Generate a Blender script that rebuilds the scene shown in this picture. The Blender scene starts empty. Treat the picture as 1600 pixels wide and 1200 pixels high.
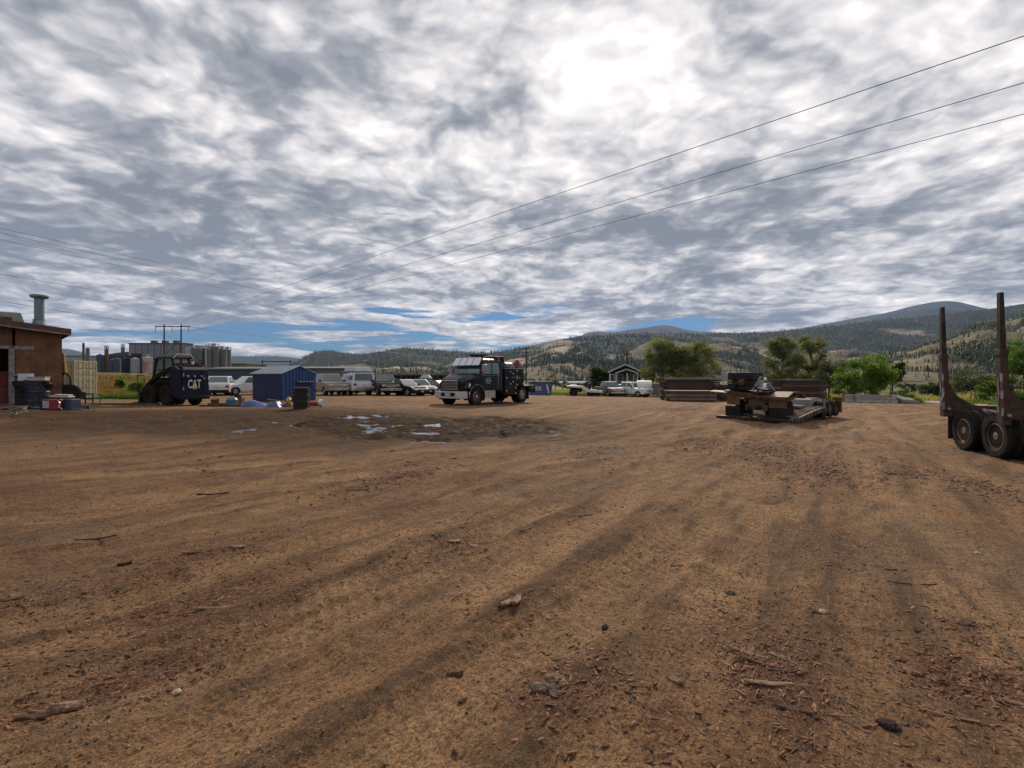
import bpy, math, random
import numpy as np
from mathutils import Vector, Matrix
R = math.radians
random.seed(7)
rng = np.random.default_rng(11)
SC = bpy.context.scene
COL = SC.collection
F = 760.0          # focal length in photo pixels (1600 wide)
HZ = 588.0         # eye level
EYE = 1.9

# ------------------------------------------------------------ camera
cd = bpy.data.cameras.new('camera')
cam = bpy.data.objects.new('camera', cd); COL.objects.link(cam)
cam.location = (0, 0, EYE); cam.rotation_euler = (R(90), 0, 0)
cd.sensor_width = 36; cd.lens = 36*F/1600
cd.shift_y = -(600-HZ)/1600
cd.clip_start = .1; cd.clip_end = 40000
SC.camera = cam

# ------------------------------------------------------------ sky and sun
SUN = Vector((.178, 1, .66)).normalized()
SEL = math.asin(SUN.z); SAZ = math.atan2(SUN.x, SUN.y)
SC.view_settings.view_transform = 'Standard'; SC.view_settings.look = 'None'
SC.view_settings.exposure = 0.66; SC.view_settings.gamma = 1; SC.view_settings.use_curve_mapping = False
W = bpy.data.worlds.new('World'); SC.world = W; W.use_nodes = True
class NT:
    def __init__(s, t): s.t = t; s.n = t.nodes; s.l = t.links
    def new(s, ty, **k):
        n = s.n.new(ty)
        for a, b in k.items():
            if a == 'ins':
                for q, v in b.items():
                    if isinstance(v, bpy.types.NodeSocket): s.l.new(v, n.inputs[q])
                    else: n.inputs[q].default_value = v
            else: setattr(n, a, b)
        return n
    def math(s, op, a, b=None, c=None, clamp=False):
        n = s.n.new('ShaderNodeMath'); n.operation = op; n.use_clamp = clamp
        for i, v in enumerate((a, b, c)):
            if v is None: continue
            if isinstance(v, bpy.types.NodeSocket): s.l.new(v, n.inputs[i])
            else: n.inputs[i].default_value = v
        return n.outputs[0]
    def vmath(s, op, a, b=None):
        n = s.n.new('ShaderNodeVectorMath'); n.operation = op
        for i, v in enumerate((a, b)):
            if v is None: continue
            if isinstance(v, bpy.types.NodeSocket): s.l.new(v, n.inputs[i])
            else: n.inputs[i].default_value = v
        return n.outputs['Value'] if op in ('DOT_PRODUCT', 'LENGTH') else n.outputs[0]
    def noise(s, vec, scale, detail=4, rough=.55, dist=0, col=False):
        n = s.new('ShaderNodeTexNoise', ins={'Scale': scale, 'Detail': detail, 'Roughness': rough, 'Distortion': dist})
        if vec is not None: s.l.new(vec, n.inputs['Vector'])
        return n.outputs['Color' if col else 'Fac']
    def ramp(s, fac, stops, interp='LINEAR'):
        n = s.n.new('ShaderNodeValToRGB'); cr = n.color_ramp; cr.interpolation = interp
        while len(cr.elements) < len(stops): cr.elements.new(.5)
        for e, (p, c) in zip(cr.elements, stops):
            e.position = p
            e.color = (c, c, c, 1) if isinstance(c, (int, float)) else (*c, 1)
        s.l.new(fac, n.inputs[0]); return n.outputs[0]
    def mix(s, fac, a, b, mode='MIX'):
        n = s.n.new('ShaderNodeMix'); n.data_type = 'RGBA'; n.blend_type = mode
        for q, v in ((0, fac), (6, a), (7, b)):
            if isinstance(v, bpy.types.NodeSocket): s.l.new(v, n.inputs[q])
            elif q == 0: n.inputs[0].default_value = v
            else: n.inputs[q].default_value = (*v, 1)
        return n.outputs[2]
    def mapping(s, vec, scale=(1, 1, 1), rot=(0, 0, 0), loc=(0, 0, 0)):
        n = s.new('ShaderNodeMapping'); n.inputs['Scale'].default_value = scale
        n.inputs['Rotation'].default_value = rot; n.inputs['Location'].default_value = loc
        s.l.new(vec, n.inputs['Vector']); return n.outputs[0]
def make_sky():
    t = NT(W.node_tree); t.n.clear()
    out = t.new('ShaderNodeOutputWorld'); bg = t.new('ShaderNodeBackground')
    bg.inputs['Strength'].default_value = .1
    t.l.new(bg.outputs[0], out.inputs[0])
    sky = t.new('ShaderNodeTexSky'); sky.sky_type = 'NISHITA'; sky.sun_disc = False
    sky.sun_elevation = SEL; sky.sun_rotation = SAZ; sky.dust_density = .4; sky.ozone_density = 2.5; sky.air_density=1.0
    d = t.new('ShaderNodeTexCoord').outputs['Generated']
    sp = t.new('ShaderNodeSeparateXYZ'); t.l.new(d, sp.inputs[0])
    x, y, z = sp.outputs
    zp = t.math('ADD', t.math('MAXIMUM', z, 0.0), .14)
    cb = t.new('ShaderNodeCombineXYZ')
    t.l.new(t.math('DIVIDE', x, zp), cb.inputs[0]); t.l.new(t.math('DIVIDE', y, zp), cb.inputs[1])
    p = cb.outputs[0]
    w = t.noise(p, 1.1, 4, .55, col=True)
    pw = t.vmath('ADD', p, t.vmath('MULTIPLY', t.vmath('SUBTRACT', w, (.5, .5, .5)), (.45, .45, 0)))
    pr = t.mapping(pw, scale=(1.0, 1.15, 1), rot=(0, 0, R(-28)), loc=(2.0, 5.0, 0))
    n1 = t.noise(pr, .80, 7, .55, .0)
    def billow(sc, loc, det=2.0):
        v = t.new('ShaderNodeTexVoronoi', voronoi_dimensions='2D', feature='SMOOTH_F1', ins={'Scale': sc, 'Smoothness': .8, 'Detail': det, 'Roughness': .55, 'Lacunarity': 2.3})
        w2 = t.noise(p, sc*1.3, 3, .6, col=True)
        t.l.new(t.mapping(t.vmath('ADD', pw, t.vmath('MULTIPLY', t.vmath('SUBTRACT', w2, (.5, .5, .5)), (.5/sc, .5/sc, 0))), loc=loc), v.inputs['Vector']); return v.outputs['Distance']
    b1 = billow(4.0, (3, 1, 0)); n3 = t.noise(t.mapping(pw, loc=(1, 9, 2)), 13.0, 5, .55, .0)
    sh = t.math('ADD', t.math('MULTIPLY', t.math('SUBTRACT', n1, .5), 1.12), .535)
    sh = t.math('SUBTRACT', sh, t.math('MULTIPLY', t.math('SUBTRACT', b1, .45), .42))
    sh = t.math('ADD', sh, t.math('MULTIPLY', t.math('SUBTRACT', n3, .5), .42))
    sd = t.vmath('DOT_PRODUCT', t.vmath('NORMALIZE', d), tuple(SUN))
    sdc = t.math('MAXIMUM', sd, 0)
    near = t.math('POWER', sdc, 7.0); core = t.math('POWER', sdc, 60.0)
    sh2 = t.math('ADD', sh, t.math('ADD', t.math('MULTIPLY', near, .035), t.math('MULTIPLY', core, .10)))
    sh2 = t.math('SUBTRACT', sh2, t.ramp(z, [(.08, 0), (.17, .075), (.30, .055), (.42, 0)]))
    low = t.ramp(z, [(0, 1), (.10, .75), (.24, 0)])
    band = t.noise(t.mapping(d, scale=(2.2, 2.2, 17)), 2.2, 4, .55, .2)
    sh3 = t.math('ADD', sh2, t.math('MULTIPLY', low, t.math('MULTIPLY', t.math('SUBTRACT', band, .47), .75)))
    cc = t.ramp(sh3, [(.18, (.12, .14, .175)), (.34, (.205, .225, .26)), (.45, (.33, .345, .38)), (.55, (.43, .44, .47)),
                      (.68, (.56, .565, .585)), (.86, (.80, .79, .775))], 'LINEAR')
    cc = t.mix(1.0, cc, (13.0, 12.2, 11.5), 'MULTIPLY')
    blue = t.mix(1.0, sky.outputs[0], (.075, .20, .36), 'MULTIPLY')
    gb = t.noise(t.mapping(d, scale=(1.5, 1.5, 15), loc=GAPLOC), 2.1, 6, .58, .2)
    strip = t.ramp(z, [(0, .0), (.03, .3), (.06, 1), (.10, .9), (.13, .5), (.17, .0)])
    gap = t.math('ADD', t.math('MULTIPLY', strip, .235), gb)
    gm = t.ramp(gap, [(.70, 0), (.75, 1)])
    hole = t.noise(t.mapping(pw, loc=(4.2, 8.1, 0)), 2.6, 7, .6, .2)
    hm = t.ramp(hole, [(.71, 0), (.76, .7)])
    gm = t.math('MAXIMUM', gm, t.math('MULTIPLY', hm, t.ramp(z, [(.05, 0), (.2, 1)])))
    c = t.mix(gm, cc, blue)
    t.l.new(c, bg.inputs[0])
GAPLOC = (1.1, 2.4, .35)
make_sky()
ld = bpy.data.lights.new('sun', 'SUN'); ld.energy = 2.7; ld.angle = R(6); ld.color = (1, .85, .66)
sun = bpy.data.objects.new('sun', ld); COL.objects.link(sun)
sun.rotation_euler = SUN.to_track_quat('Z', 'Y').to_euler(); sun.location = (20, 60, 60)

# ------------------------------------------------------------ helpers
def tag(o, label=None, cat=None, group=None, kind=None):
    if label: o['label'] = label
    if cat: o['category'] = cat
    if group: o['group'] = group
    if kind: o['kind'] = kind
    return o
def thing(name, label, cat, loc=(0, 0, 0), rz=0, group=None, s=1):
    o = bpy.data.objects.new(name, None); COL.objects.link(o); o.empty_display_size = .2
    o.location = loc; o.rotation_euler = (0, 0, rz); o.scale = (s, s, s)
    return tag(o, label, cat, group)
def copy_tree(o, parent=None):
    c = o.copy(); COL.objects.link(c); c.parent = parent
    for ch in [q for q in o.children]: copy_tree(ch, c)
    return c
class MB:
    def __init__(s): s.v = []; s.f = []
    def add(s, vs, fs, M=None):
        b = len(s.v)
        s.v += [tuple(M @ Vector(q)) if M is not None else tuple(q) for q in vs]
        s.f += [tuple(b+i for i in f) for f in fs]; return s
    def box(s, x0, x1, y0, y1, z0, z1, M=None):
        return s.add([(x0,y0,z0),(x1,y0,z0),(x1,y1,z0),(x0,y1,z0),(x0,y0,z1),(x1,y0,z1),(x1,y1,z1),(x0,y1,z1)],
                     [(0,3,2,1),(4,5,6,7),(0,1,5,4),(1,2,6,5),(2,3,7,6),(3,0,4,7)], M)
    def frus(s, b, t, z0, z1):      # b,t = (x0,x1,y0,y1)
        return s.add([(b[0],b[2],z0),(b[1],b[2],z0),(b[1],b[3],z0),(b[0],b[3],z0),(t[0],t[2],z1),(t[1],t[2],z1),(t[1],t[3],z1),(t[0],t[3],z1)],
                     [(0,3,2,1),(4,5,6,7),(0,1,5,4),(1,2,6,5),(2,3,7,6),(3,0,4,7)])
    def bar(s, p, q, w, h=None, up=(0, 0, 1)):
        p, q = Vector(p), Vector(q); h = h or w; d = (q-p); L = d.length; d.normalize()
        u = Vector(up)
        if abs(d.dot(u)) > .98: u = Vector((0, 1, 0))
        a = d.cross(u).normalized(); c = a.cross(d)
        vs = [p+a*(i*w/2)+c*(j*h/2)+d*(k*L) for k in (0, 1) for i, j in ((-1,-1),(1,-1),(1,1),(-1,1))]
        return s.add(vs, [(3,2,1,0),(4,5,6,7),(0,1,5,4),(1,2,6,5),(2,3,7,6),(3,0,4,7)])
    def cyl(s, p, q, r0, r1=None, n=12, caps=True):
        p, q = Vector(p), Vector(q); r1 = r0 if r1 is None else r1
        d = (q-p).normalized(); u = Vector((0, 0, 1)) if abs(d.z) < .9 else Vector((1, 0, 0))
        a = d.cross(u).normalized(); c = d.cross(a)
        vs = []
        for P, r in ((p, r0), (q, r1)):
            for i in range(n):
                t = 2*math.pi*i/n; vs.append(P + (a*math.cos(t)+c*math.sin(t))*r)
        fs = [(i, (i+1) % n, n+(i+1) % n, n+i) for i in range(n)]
        if caps: fs += [tuple(range(n))[::-1], tuple(range(n, 2*n))]
        return s.add(vs, fs)
    def tube(s, pts, r, n=5):
        for i in range(len(pts)-1):
            s.cyl(pts[i], pts[i+1], r if not isinstance(r, (list, tuple)) else r[i], None if not isinstance(r, (list, tuple)) else r[i+1], n, True)
        return s
    def prism(s, prof, y0, y1, M=None):   # prof of (x,z), extruded along y
        n = len(prof); vs = [(x, y0, z) for x, z in prof]+[(x, y1, z) for x, z in prof]
        ar = sum(prof[i][0]*prof[(i+1) % n][1]-prof[(i+1) % n][0]*prof[i][1] for i in range(n))
        fs = [tuple(range(n)), tuple(range(n, 2*n))[::-1]]+[(i, n+i, n+(i+1) % n, (i+1) % n) for i in range(n)]
        if ar < 0: fs = [f[::-1] for f in fs]
        return s.add(vs, fs, M)
    def lathe(s, prof, n=24, axis='y', M=None, close=False):  # prof of (r, h) along axis
        vs = []
        for r, h in prof:
            for i in range(n):
                t = 2*math.pi*i/n; a, c = r*math.cos(t), r*math.sin(t)
                vs.append((a, h, c) if axis == 'y' else (a, c, h))
        m = len(prof); fs = []
        for k in range(m if close else m-1):
            k2 = (k+1) % m
            for i in range(n):
                j = (i+1) % n; fs.append((k*n+i, k2*n+i, k2*n+j, k*n+j))
        if not close:
            fs += [tuple(range(n)), tuple((m-1)*n+i for i in range(n))[::-1]]
        if axis == 'z': fs = [f[::-1] for f in fs]
        return s.add(vs, fs, M)
    def panel(s, a, b, c, d, u0, u1, v0, v1, off=.012, th=.02):   # slab on the quad a b c d (a->b = u, a->d = v)
        a, b, c, d = map(Vector, (a, b, c, d))
        P = lambda u, v: (a*(1-u)+b*u)*(1-v)+(d*(1-u)+c*u)*v
        nrm = (b-a).cross(d-a).normalized()
        q = [P(u0, v0), P(u1, v0), P(u1, v1), P(u0, v1)]
        vs = [x+nrm*(off-th) for x in q]+[x+nrm*off for x in q]
        return s.add(vs, [(3,2,1,0),(4,5,6,7),(0,1,5,4),(1,2,6,5),(2,3,7,6),(3,0,4,7)])
    def build(s, name, mat, parent=None, bevel=0, smooth=False, seg=2):
        me = bpy.data.meshes.new(name); me.from_pydata(s.v, [], s.f); me.update()
        if mat is not None: me.materials.append(mat)
        o = bpy.data.objects.new(name, me); COL.objects.link(o)
        if parent is not None: o.parent = parent
        if bevel:
            m = o.modifiers.new('bevel', 'BEVEL'); m.width = bevel; m.segments = seg; m.limit_method = 'ANGLE'; m.angle_limit = R(35)
        if smooth: me.shade_smooth() if hasattr(me, 'shade_smooth') else None
        return o
def share(src, name, parent, loc=(0, 0, 0), rot=(0, 0, 0), sc=(1, 1, 1)):
    o = bpy.data.objects.new(name, src.data); COL.objects.link(o); o.parent = parent
    o.location = loc; o.rotation_euler = rot; o.scale = sc
    for m in src.modifiers:
        if m.type == 'BEVEL':
            k = o.modifiers.new('bevel', 'BEVEL'); k.width = m.width; k.segments = m.segments; k.limit_method = 'ANGLE'; k.angle_limit = m.angle_limit
    return o
def np_mesh(name, V, Fq, mat, parent=None, attrs=None, smooth=False):
    """V (n,3), Fq (m,k) all faces with k corners"""
    me = bpy.data.meshes.new(name); k = Fq.shape[1]
    me.vertices.add(len(V)); me.vertices.foreach_set('co', V.astype(np.float32).ravel())
    me.loops.add(Fq.size); me.loops.foreach_set('vertex_index', Fq.astype(np.int32).ravel())
    me.polygons.add(len(Fq)); me.polygons.foreach_set('loop_start', np.arange(0, Fq.size, k, dtype=np.int32))
    me.polygons.foreach_set('loop_total', np.full(len(Fq), k, dtype=np.int32))
    if smooth: me.polygons.foreach_set('use_smooth', np.ones(len(Fq), dtype=bool))
    me.update(calc_edges=True)
    for an, (dom, arr) in (attrs or {}).items():
        at = me.attributes.new(an, 'FLOAT', dom); at.data.foreach_set('value', arr.astype(np.float32).ravel())
    if mat: me.materials.append(mat)
    o = bpy.data.objects.new(name, me); COL.objects.link(o)
    if parent: o.parent = parent
    return o
def lettering(txt, size, mat, parent, loc, rot, name='lettering', extrude=.004, sx=1):
    c = bpy.data.curves.new('text', 'FONT'); c.body = txt; c.size = size; c.extrude = extrude
    c.align_x = 'CENTER'; c.align_y = 'CENTER'; c.offset = size*.018
    t = bpy.data.objects.new('text', c); COL.objects.link(t)
    dg = bpy.context.evaluated_depsgraph_get(); me = bpy.data.meshes.new_from_object(t.evaluated_get(dg))
    bpy.data.objects.remove(t); me.materials.clear(); me.materials.append(mat)
    o = bpy.data.objects.new(name, me); COL.objects.link(o); o.parent = parent; o.location = loc; o.rotation_euler = rot; o.scale = (sx, 1, 1)
    return o

# value noise in numpy
_T = np.random.default_rng(5).random((256, 256))
def vn(x, y):
    xi = np.floor(x).astype(int); yi = np.floor(y).astype(int); fx = x-xi; fy = y-yi
    fx = fx*fx*(3-2*fx); fy = fy*fy*(3-2*fy)
    a = _T[xi & 255, yi & 255]; b = _T[(xi+1) & 255, yi & 255]; c = _T[xi & 255, (yi+1) & 255]; d = _T[(xi+1) & 255, (yi+1) & 255]
    return (a*(1-fx)+b*fx)*(1-fy)+(c*(1-fx)+d*fx)*fy
def fbm(x, y, o=5, g=.5):
    s = 0; a = 1; t = 0
    for i in range(o):
        s = s+a*vn(x*2**i+17.3*i, y*2**i+9.1*i); t += a; a *= g
    return s/t
def ridged(x, y, o=5, g=.5):
    s = 0; a = 1; t = 0
    for i in range(o):
        s = s+a*(1-abs(2*vn(x*2**i+3.3*i, y*2**i+29.1*i)-1)); t += a; a *= g
    return s/t
def sstep(a, b, x):
    t = np.clip((x-a)/(b-a), 0, 1); return t*t*(3-2*t)

# ------------------------------------------------------------ materials
_M = {}
def mat(name, col, rough=.6, metal=0, var=.25, vscale=3, col2=None, bump=0, bscale=40, dirt=0, coat=0, emit=None):
    if name in _M: return _M[name]
    m = bpy.data.materials.new(name); m.use_nodes = True; t = NT(m.node_tree)
    b = t.n['Principled BSDF']; b.inputs['Roughness'].default_value = rough; b.inputs['Metallic'].default_value = metal
    tc = t.new('ShaderNodeTexCoord').outputs['Object']
    n = t.noise(tc, vscale, 6, .65)
    c2 = col2 or tuple(c*(1-var) for c in col)
    c = t.mix(t.ramp(n, [(.38, 0), (.62, 1)]), c2, col)
    if dirt:
        n2 = t.noise(tc, vscale*1.7+1, 5, .7)
        zc = t.new('ShaderNodeSeparateXYZ'); t.l.new(tc, zc.inputs[0])
        k = t.math('MULTIPLY', t.ramp(n2, [(.40, 0), (.70, 1)]), dirt)
        c = t.mix(k, c, (.16, .115, .07))
        rr = t.math('ADD', t.math('MULTIPLY', k, .5), rough, clamp=True); t.l.new(rr, b.inputs['Roughness'])
    t.l.new(c, b.inputs['Base Color'])
    if max(col) < .05 and not coat: b.inputs['Specular IOR Level'].default_value = .22
    if coat: b.inputs['Coat Weight'].default_value = coat; b.inputs['Coat Roughness'].default_value = .12
    if bump:
        bp = t.new('ShaderNodeBump', ins={'Strength': bump, 'Distance': .02})
        t.l.new(t.noise(tc, bscale, 5, .6), bp.inputs['Height']); t.l.new(bp.outputs[0], b.inputs['Normal'])
    if emit: b.inputs['Emission Color'].default_value = (*emit, 1); b.inputs['Emission Strength'].default_value = 1
    _M[name] = m; return m
def paint(name, col, rough=.35, dirt=.35, coat=.6): return mat(name, col, rough, 0, .06, 2, dirt=dirt, coat=coat)
white_paint = paint('white_paint', (.70, .72, .74)); black_paint = paint('black_paint', (.005, .006, .008), .4, .02, .25); black_paint.node_tree.nodes['Principled BSDF'].inputs['Specular IOR Level'].default_value = .2
navy = paint('navy_paint', (.006, .010, .034), .5, .05, 0); steel = mat('steel', (.50, .51, .53), .32, .55, .15, dirt=.12); brightm = mat('polished_metal', (.70, .71, .73), .25, .55, .1)
chrome = mat('chrome', (.62, .62, .62), .22, 1, .05); rubber = mat('rubber', (.011, .011, .012), .8, 0, .3, 6, dirt=.16, bump=.3)
glass = mat('car_glass', (.035, .06, .065), .06, 0, .1, coat=1); dark = mat('dark_plastic', (.009, .009, .010), .6, dirt=.08)
amber = mat('amber_lens', (.5, .13, .01), .2, coat=1); redl = mat('red_lens', (.28, .01, .01), .2, coat=1); lamp = mat('headlamp', (.62, .66, .7), .08, .3, .1, coat=1)
rust = mat('rusty_steel', (.17, .06, .032), .8, .2, .5, 4, bump=.4); grey_paint = paint('grey_paint', (.26, .27, .29)); galv = mat('galvanised', (.36, .38, .41), .5, .6, .25, 5, dirt=.15)
yel = mat('dull_yellow', (.14, .068, .013), .55, 0, .5, 3, col2=(.07, .03, .012), dirt=.3); concrete = mat('concrete', (.33, .31, .28), .9, 0, .3, 4, dirt=.35, bump=.5)
wood = mat('weathered_wood', (.16, .115, .085), .85, 0, .5, 5, bump=.5, dirt=.2); bark_m = mat('bark', (.085, .065, .05), .9, 0, .5, 7, bump=.8)
plate_m = mat('licence_plate', (.55, .58, .62), .4, 0, .35, 30, col2=(.2, .24, .4))
black = mat('flat_black', (.008, .008, .008), .9)

# ------------------------------------------------------------ ground shape
CP = [(0,1.5,0),(-3,3,0),(3,3,0),(-6,5,.02),(6,5,0),(0,8,.02),(-8,9,.12),(9,9,-.08),(12,13,-.08),(0,13,.08),(-14,13,.4),(-18,18.5,.62),(-21,20,.66),
      (-17,25,.39),(-9,21.2,.50),(-4,17,.2),(2,18,.1),(-15,31,.33),(-25,43,.25),(-12,44,.22),(-2,30,.2),(6,25,.08),(10,19,.08),(15,23,.02),(13,36,-.05),
      (3,57,-.3),(15,65,-.8),(36,50,-.8),(22,50,-.55),(50,60,-1.2),(30,30,-.2),(-40,40,.6),(-60,80,1.6),(-110,140,2.6),(-160,200,3.2),(-60,200,-1.0),(-30,120,-.9),(0,120,-1.6),
      (60,120,-2.5),(0,300,-5),(150,300,-6),(-200,500,1),(0,800,-8),(600,700,-6),(-800,900,3),(0,3000,-8),(2500,2500,-6),(-2500,2500,0)]
def _pc(x, y):
    r = np.maximum(np.hypot(x, y), 1.0); th = np.clip(np.arctan2(x, y), -1.15, 1.15)
    return th*1.6, np.log(r)
_cp = np.array(CP, float); _cx, _cy = _pc(_cp[:, 0], _cp[:, 1])
def _tps(r2): return np.where(r2 > 1e-9, r2*np.log(r2+1e-12)*.5, 0)
_K = _tps((_cx[:, None]-_cx)**2+(_cy[:, None]-_cy)**2)+.02*np.eye(len(_cx))
_Pm = np.c_[np.ones(len(_cx)), _cx, _cy]
_A = np.block([[_K, _Pm], [_Pm.T, np.zeros((3, 3))]])
_w = np.linalg.solve(_A, np.r_[_cp[:, 2], 0, 0, 0])
def G(x, y):
    x = np.asarray(x, float); y = np.asarray(y, float); sh = x.shape; x = x.ravel(); y = y.ravel()
    a, b = _pc(x, y); o = np.full(len(x), _w[-3])+_w[-2]*a+_w[-1]*b
    for i in range(len(_cx)): o += _w[i]*_tps((a-_cx[i])**2+(b-_cy[i])**2)
    o = np.where(y < -1, o*np.exp((y+1)*.2), o)
    return o.reshape(sh)
def g(x, y): return float(G(np.array([x]), np.array([y]))[0])
def hit(px, py):      # the ground point seen at a photo pixel
    dx = (px-800)/F; dz = -(py-HZ)/F
    ys = np.exp(np.linspace(math.log(1.8), math.log(400), 900)); zz = EYE+dz*ys-G(dx*ys, ys)
    i = int(np.argmax(zz < 0)); y = ys[i] if zz[i] < 0 else 60.
    return Vector((dx*y, y, g(dx*y, y)))
def on(px, Y):        # a ground point in pixel column px at depth Y
    x = (px-800)/F*Y; return Vector((x, Y, g(x, Y)))
# ------------------------------------------------------------ ground sheet
TH = R(34)
def yard_edge(a):     # depth at which the dirt yard ends, by bearing a = X/Y
    return np.interp(a, [-3, -1.1, -.92, -.74, -.52, -.16, .09, .27, .62, .78, .84, .9, 1.1, 1.6, 3], [26, 30, 31, 33, 50, 53, 60, 68, 50, 53, 90, 90, 42, 30, 26])
def make_ground():
    az = np.r_[np.linspace(-180, -64, 30), np.linspace(-61.7, 61.7, 430), np.linspace(64, 180, 30)[:-1]]*math.pi/180
    rr = [1.2]
    while rr[-1] < 26: rr.append(rr[-1]*1.0048)
    while rr[-1] < 110: rr.append(rr[-1]*1.008)
    while rr[-1] < 16000: rr.append(rr[-1]*1.06)
    rr = np.array(rr); A, RR = np.meshgrid(az, rr)
    X = np.sin(A)*RR; Y = np.cos(A)*RR; Z = G(X, Y)
    # tracks: u across them, v along them; they curve gently towards the road on the right
    bend = .0
    def uv(th, k=0.0):
        c, s = math.cos(th), math.sin(th); u = X*c-Y*s; v = X*s+Y*c
        return u+k*v*v+.35*(fbm(X*.12, Y*.12, 2)-.5)*2, v
    near = 1-sstep(28, 45, RR)
    H = np.zeros_like(Z); pale = np.zeros_like(Z); dk = np.zeros_like(Z)
    r2 = np.random.default_rng(3)
    def rut(th, u0, k, wd, dep, v0, v1, tread=0, pl=.6):
        nonlocal H, pale, dk
        u, v = uv(th, k); m = sstep(v0-1.5, v0+1, v)*(1-sstep(v1-2, v1+2, v))*(.35+.65*sstep(.35, .6, fbm(v*.35+u0*3, u*.6+u0, 3)))
        q = (u-u0)/wd; core = np.exp(-q**4); rim = np.exp(-((np.abs(q)-1.35)/.28)**2)
        H -= 1.5*dep*core*m; H += dep*1.1*rim*m*(.2+fbm(X*4, Y*4, 3))
        pale = np.maximum(pale, 1.25*pl*core*m)
        dk = np.maximum(dk, .9*rim*m*sstep(.45, .7, fbm(v*1.2, u*5+u0, 3)))
        if tread:
            ph = v/.085+np.sign(u-u0)*np.abs(q)*1.6; tr = sstep(-.1, .5, np.sin(ph*2*math.pi/1.0*.62))
            H += tread*core*m*tr*(RR < 16)
            dk = np.maximum(dk, .35*core*m*(1-tr)*(RR < 16))
    for th, u0, k, dep, tread in [(R(38), -2.9, 0, .026, .006), (R(42), -6.3, .0, .03, .007), (R(36), -.8, 0, .018, 0), (R(33), 1.4, 0, .02, .005),
                           (R(35), -1.7, .002, .022, 0), (R(45), -4.6, .003, .02, .006), (R(30), .3, 0, .012, 0), (R(39), 4.2, 0, .012, .004), (R(55), -8.2, 0, .02, .006),
                           (R(28), -2.0, 0, .014, .004), (R(41), 2.4, 0, .014, 0), (R(62), -10.5, .0, .02, .004), (R(24), 3.2, -.002, .012, 0)]:
        for s in (-.95, .95):
            rut(th, u0+s, k, .26+.10*r2.random(), dep, -3, 34+r2.random()*12, tread)
    for u0, th in ((-2.2, 40), (-3.6, 37), (.6, 35), (2.0, 43), (-5.4, 48), (-7.4, 58), (3.4, 33)): rut(R(th), u0, 0, .07, .009, -2, 26, 0, .2)     # sharp narrow grooves
    rut(R(38), 6.6, 0, 1.3, .004, 2, 60, 0, .55); rut(R(40), 9.4, 0, .5, .006, 6, 60, 0, .6)     # the smooth lane towards the road
    for i in range(40):      # faint single passes
        rut(R(r2.uniform(18, 58)), r2.uniform(-11, 8), r2.uniform(-.003, .003), r2.uniform(.08, .2), r2.uniform(.003, .009), r2.uniform(-3, 12), r2.uniform(14, 42), 0, r2.uniform(.2, .6))
    # churned mud where the water stands
    md = sstep(1.0, .55, np.hypot((X+4.4-.25*(Y-17))/8.6, (Y-17.6)/4.6)+.9*(fbm(X*.28, Y*.28, 4)-.5))
    md = np.maximum(md, .55*sstep(1.0, .5, np.hypot((X+11)/9, (Y-16.5)/4.2)+.9*(fbm(X*.3+9, Y*.3, 4)-.5)))
    lump = (fbm(X*1.1, Y*1.1, 5, .55)-.5)
    H += md*(lump*.22-.03+(fbm(X*3.2+5, Y*3.2, 4)-.5)*.16)
    dmp = sstep(1.1, .3, np.hypot((X+8)/15, (Y-17.5)/7)+.9*(fbm(X*.22+3, Y*.4, 5)-.5))
    md = np.clip(np.maximum(md, 0.85*dmp), 0, 1)
    H += near*((fbm(X*.5, Y*.5, 3)-.5)*.10+(fbm(X*3, Y*3, 5, .6)-.5)*.05+(fbm(X*14, Y*14, 3)-.5)*.022)
    flat = np.maximum(0, 1-near)
    H += flat*(fbm(X*.05, Y*.05, 4)-.5)*.5*sstep(60, 200, RR)
    # bark litter patches
    bk = np.zeros_like(Z)
    for (px, py, rx, ry, s) in LITTER:
        c = hit(px, py); w = (X-c.x)*math.cos(.6)-(Y-c.y)*math.sin(.6); l = (X-c.x)*math.sin(.6)+(Y-c.y)*math.cos(.6)
        d = np.hypot(w/ry, l/rx)+2.0*(fbm(X*1.6+px, Y*1.6, 5, .6)-.5)
        bk = np.maximum(bk, s*sstep(1.15, .1, d)*.9)
    gen = sstep(.54, .70, fbm(X*.55+40, Y*.55, 5, .6))*sstep(.45, .65, fbm(X*.13, Y*.13+8, 3))
    bk = np.maximum(bk, .55*gen*near); H += .012*bk*fbm(X*9, Y*9, 3)
    ye = yard_edge(np.where(Y > .5, X/np.maximum(Y, .5), np.sign(X)*3)); dep = np.where(Y > 0, Y, np.abs(X)*.7)
    fld = sstep(-3, 3, dep-ye+6*(fbm(X*.2, Y*.2, 4)-.5))
    fld = np.where(RR < 24, 0, fld)
    roadn = 0
    Z2 = Z+H
    nr, na = RR.shape; V = np.c_[X.ravel(), Y.ravel(), Z2.ravel()]
    i = np.arange(nr-1)[:, None]*na; j = np.arange(na)[None, :]; j2 = (j+1) % na
    Fq = np.stack([i+j, i+j2, i+na+j2, i+na+j], -1).reshape(-1, 4)[:, ::-1]
    c0 = len(V); V = np.vstack([V, [[0, 0, 0]]])
    Fq = np.vstack([Fq, np.stack([np.arange(na), np.full(na, c0), np.full(na, c0), (np.arange(na)+1) % na], -1)[:0]])
    at = lambda a: ('POINT', np.r_[a.ravel(), 0])
    m = bpy.data.materials.new('dirt_yard'); m.use_nodes = True; t = NT(m.node_tree); b = t.n['Principled BSDF']
    tc = t.new('ShaderNodeTexCoord').outputs['Object']
    A_ = lambda nme: t.new('ShaderNodeAttribute', attribute_name=nme).outputs['Fac']
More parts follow.
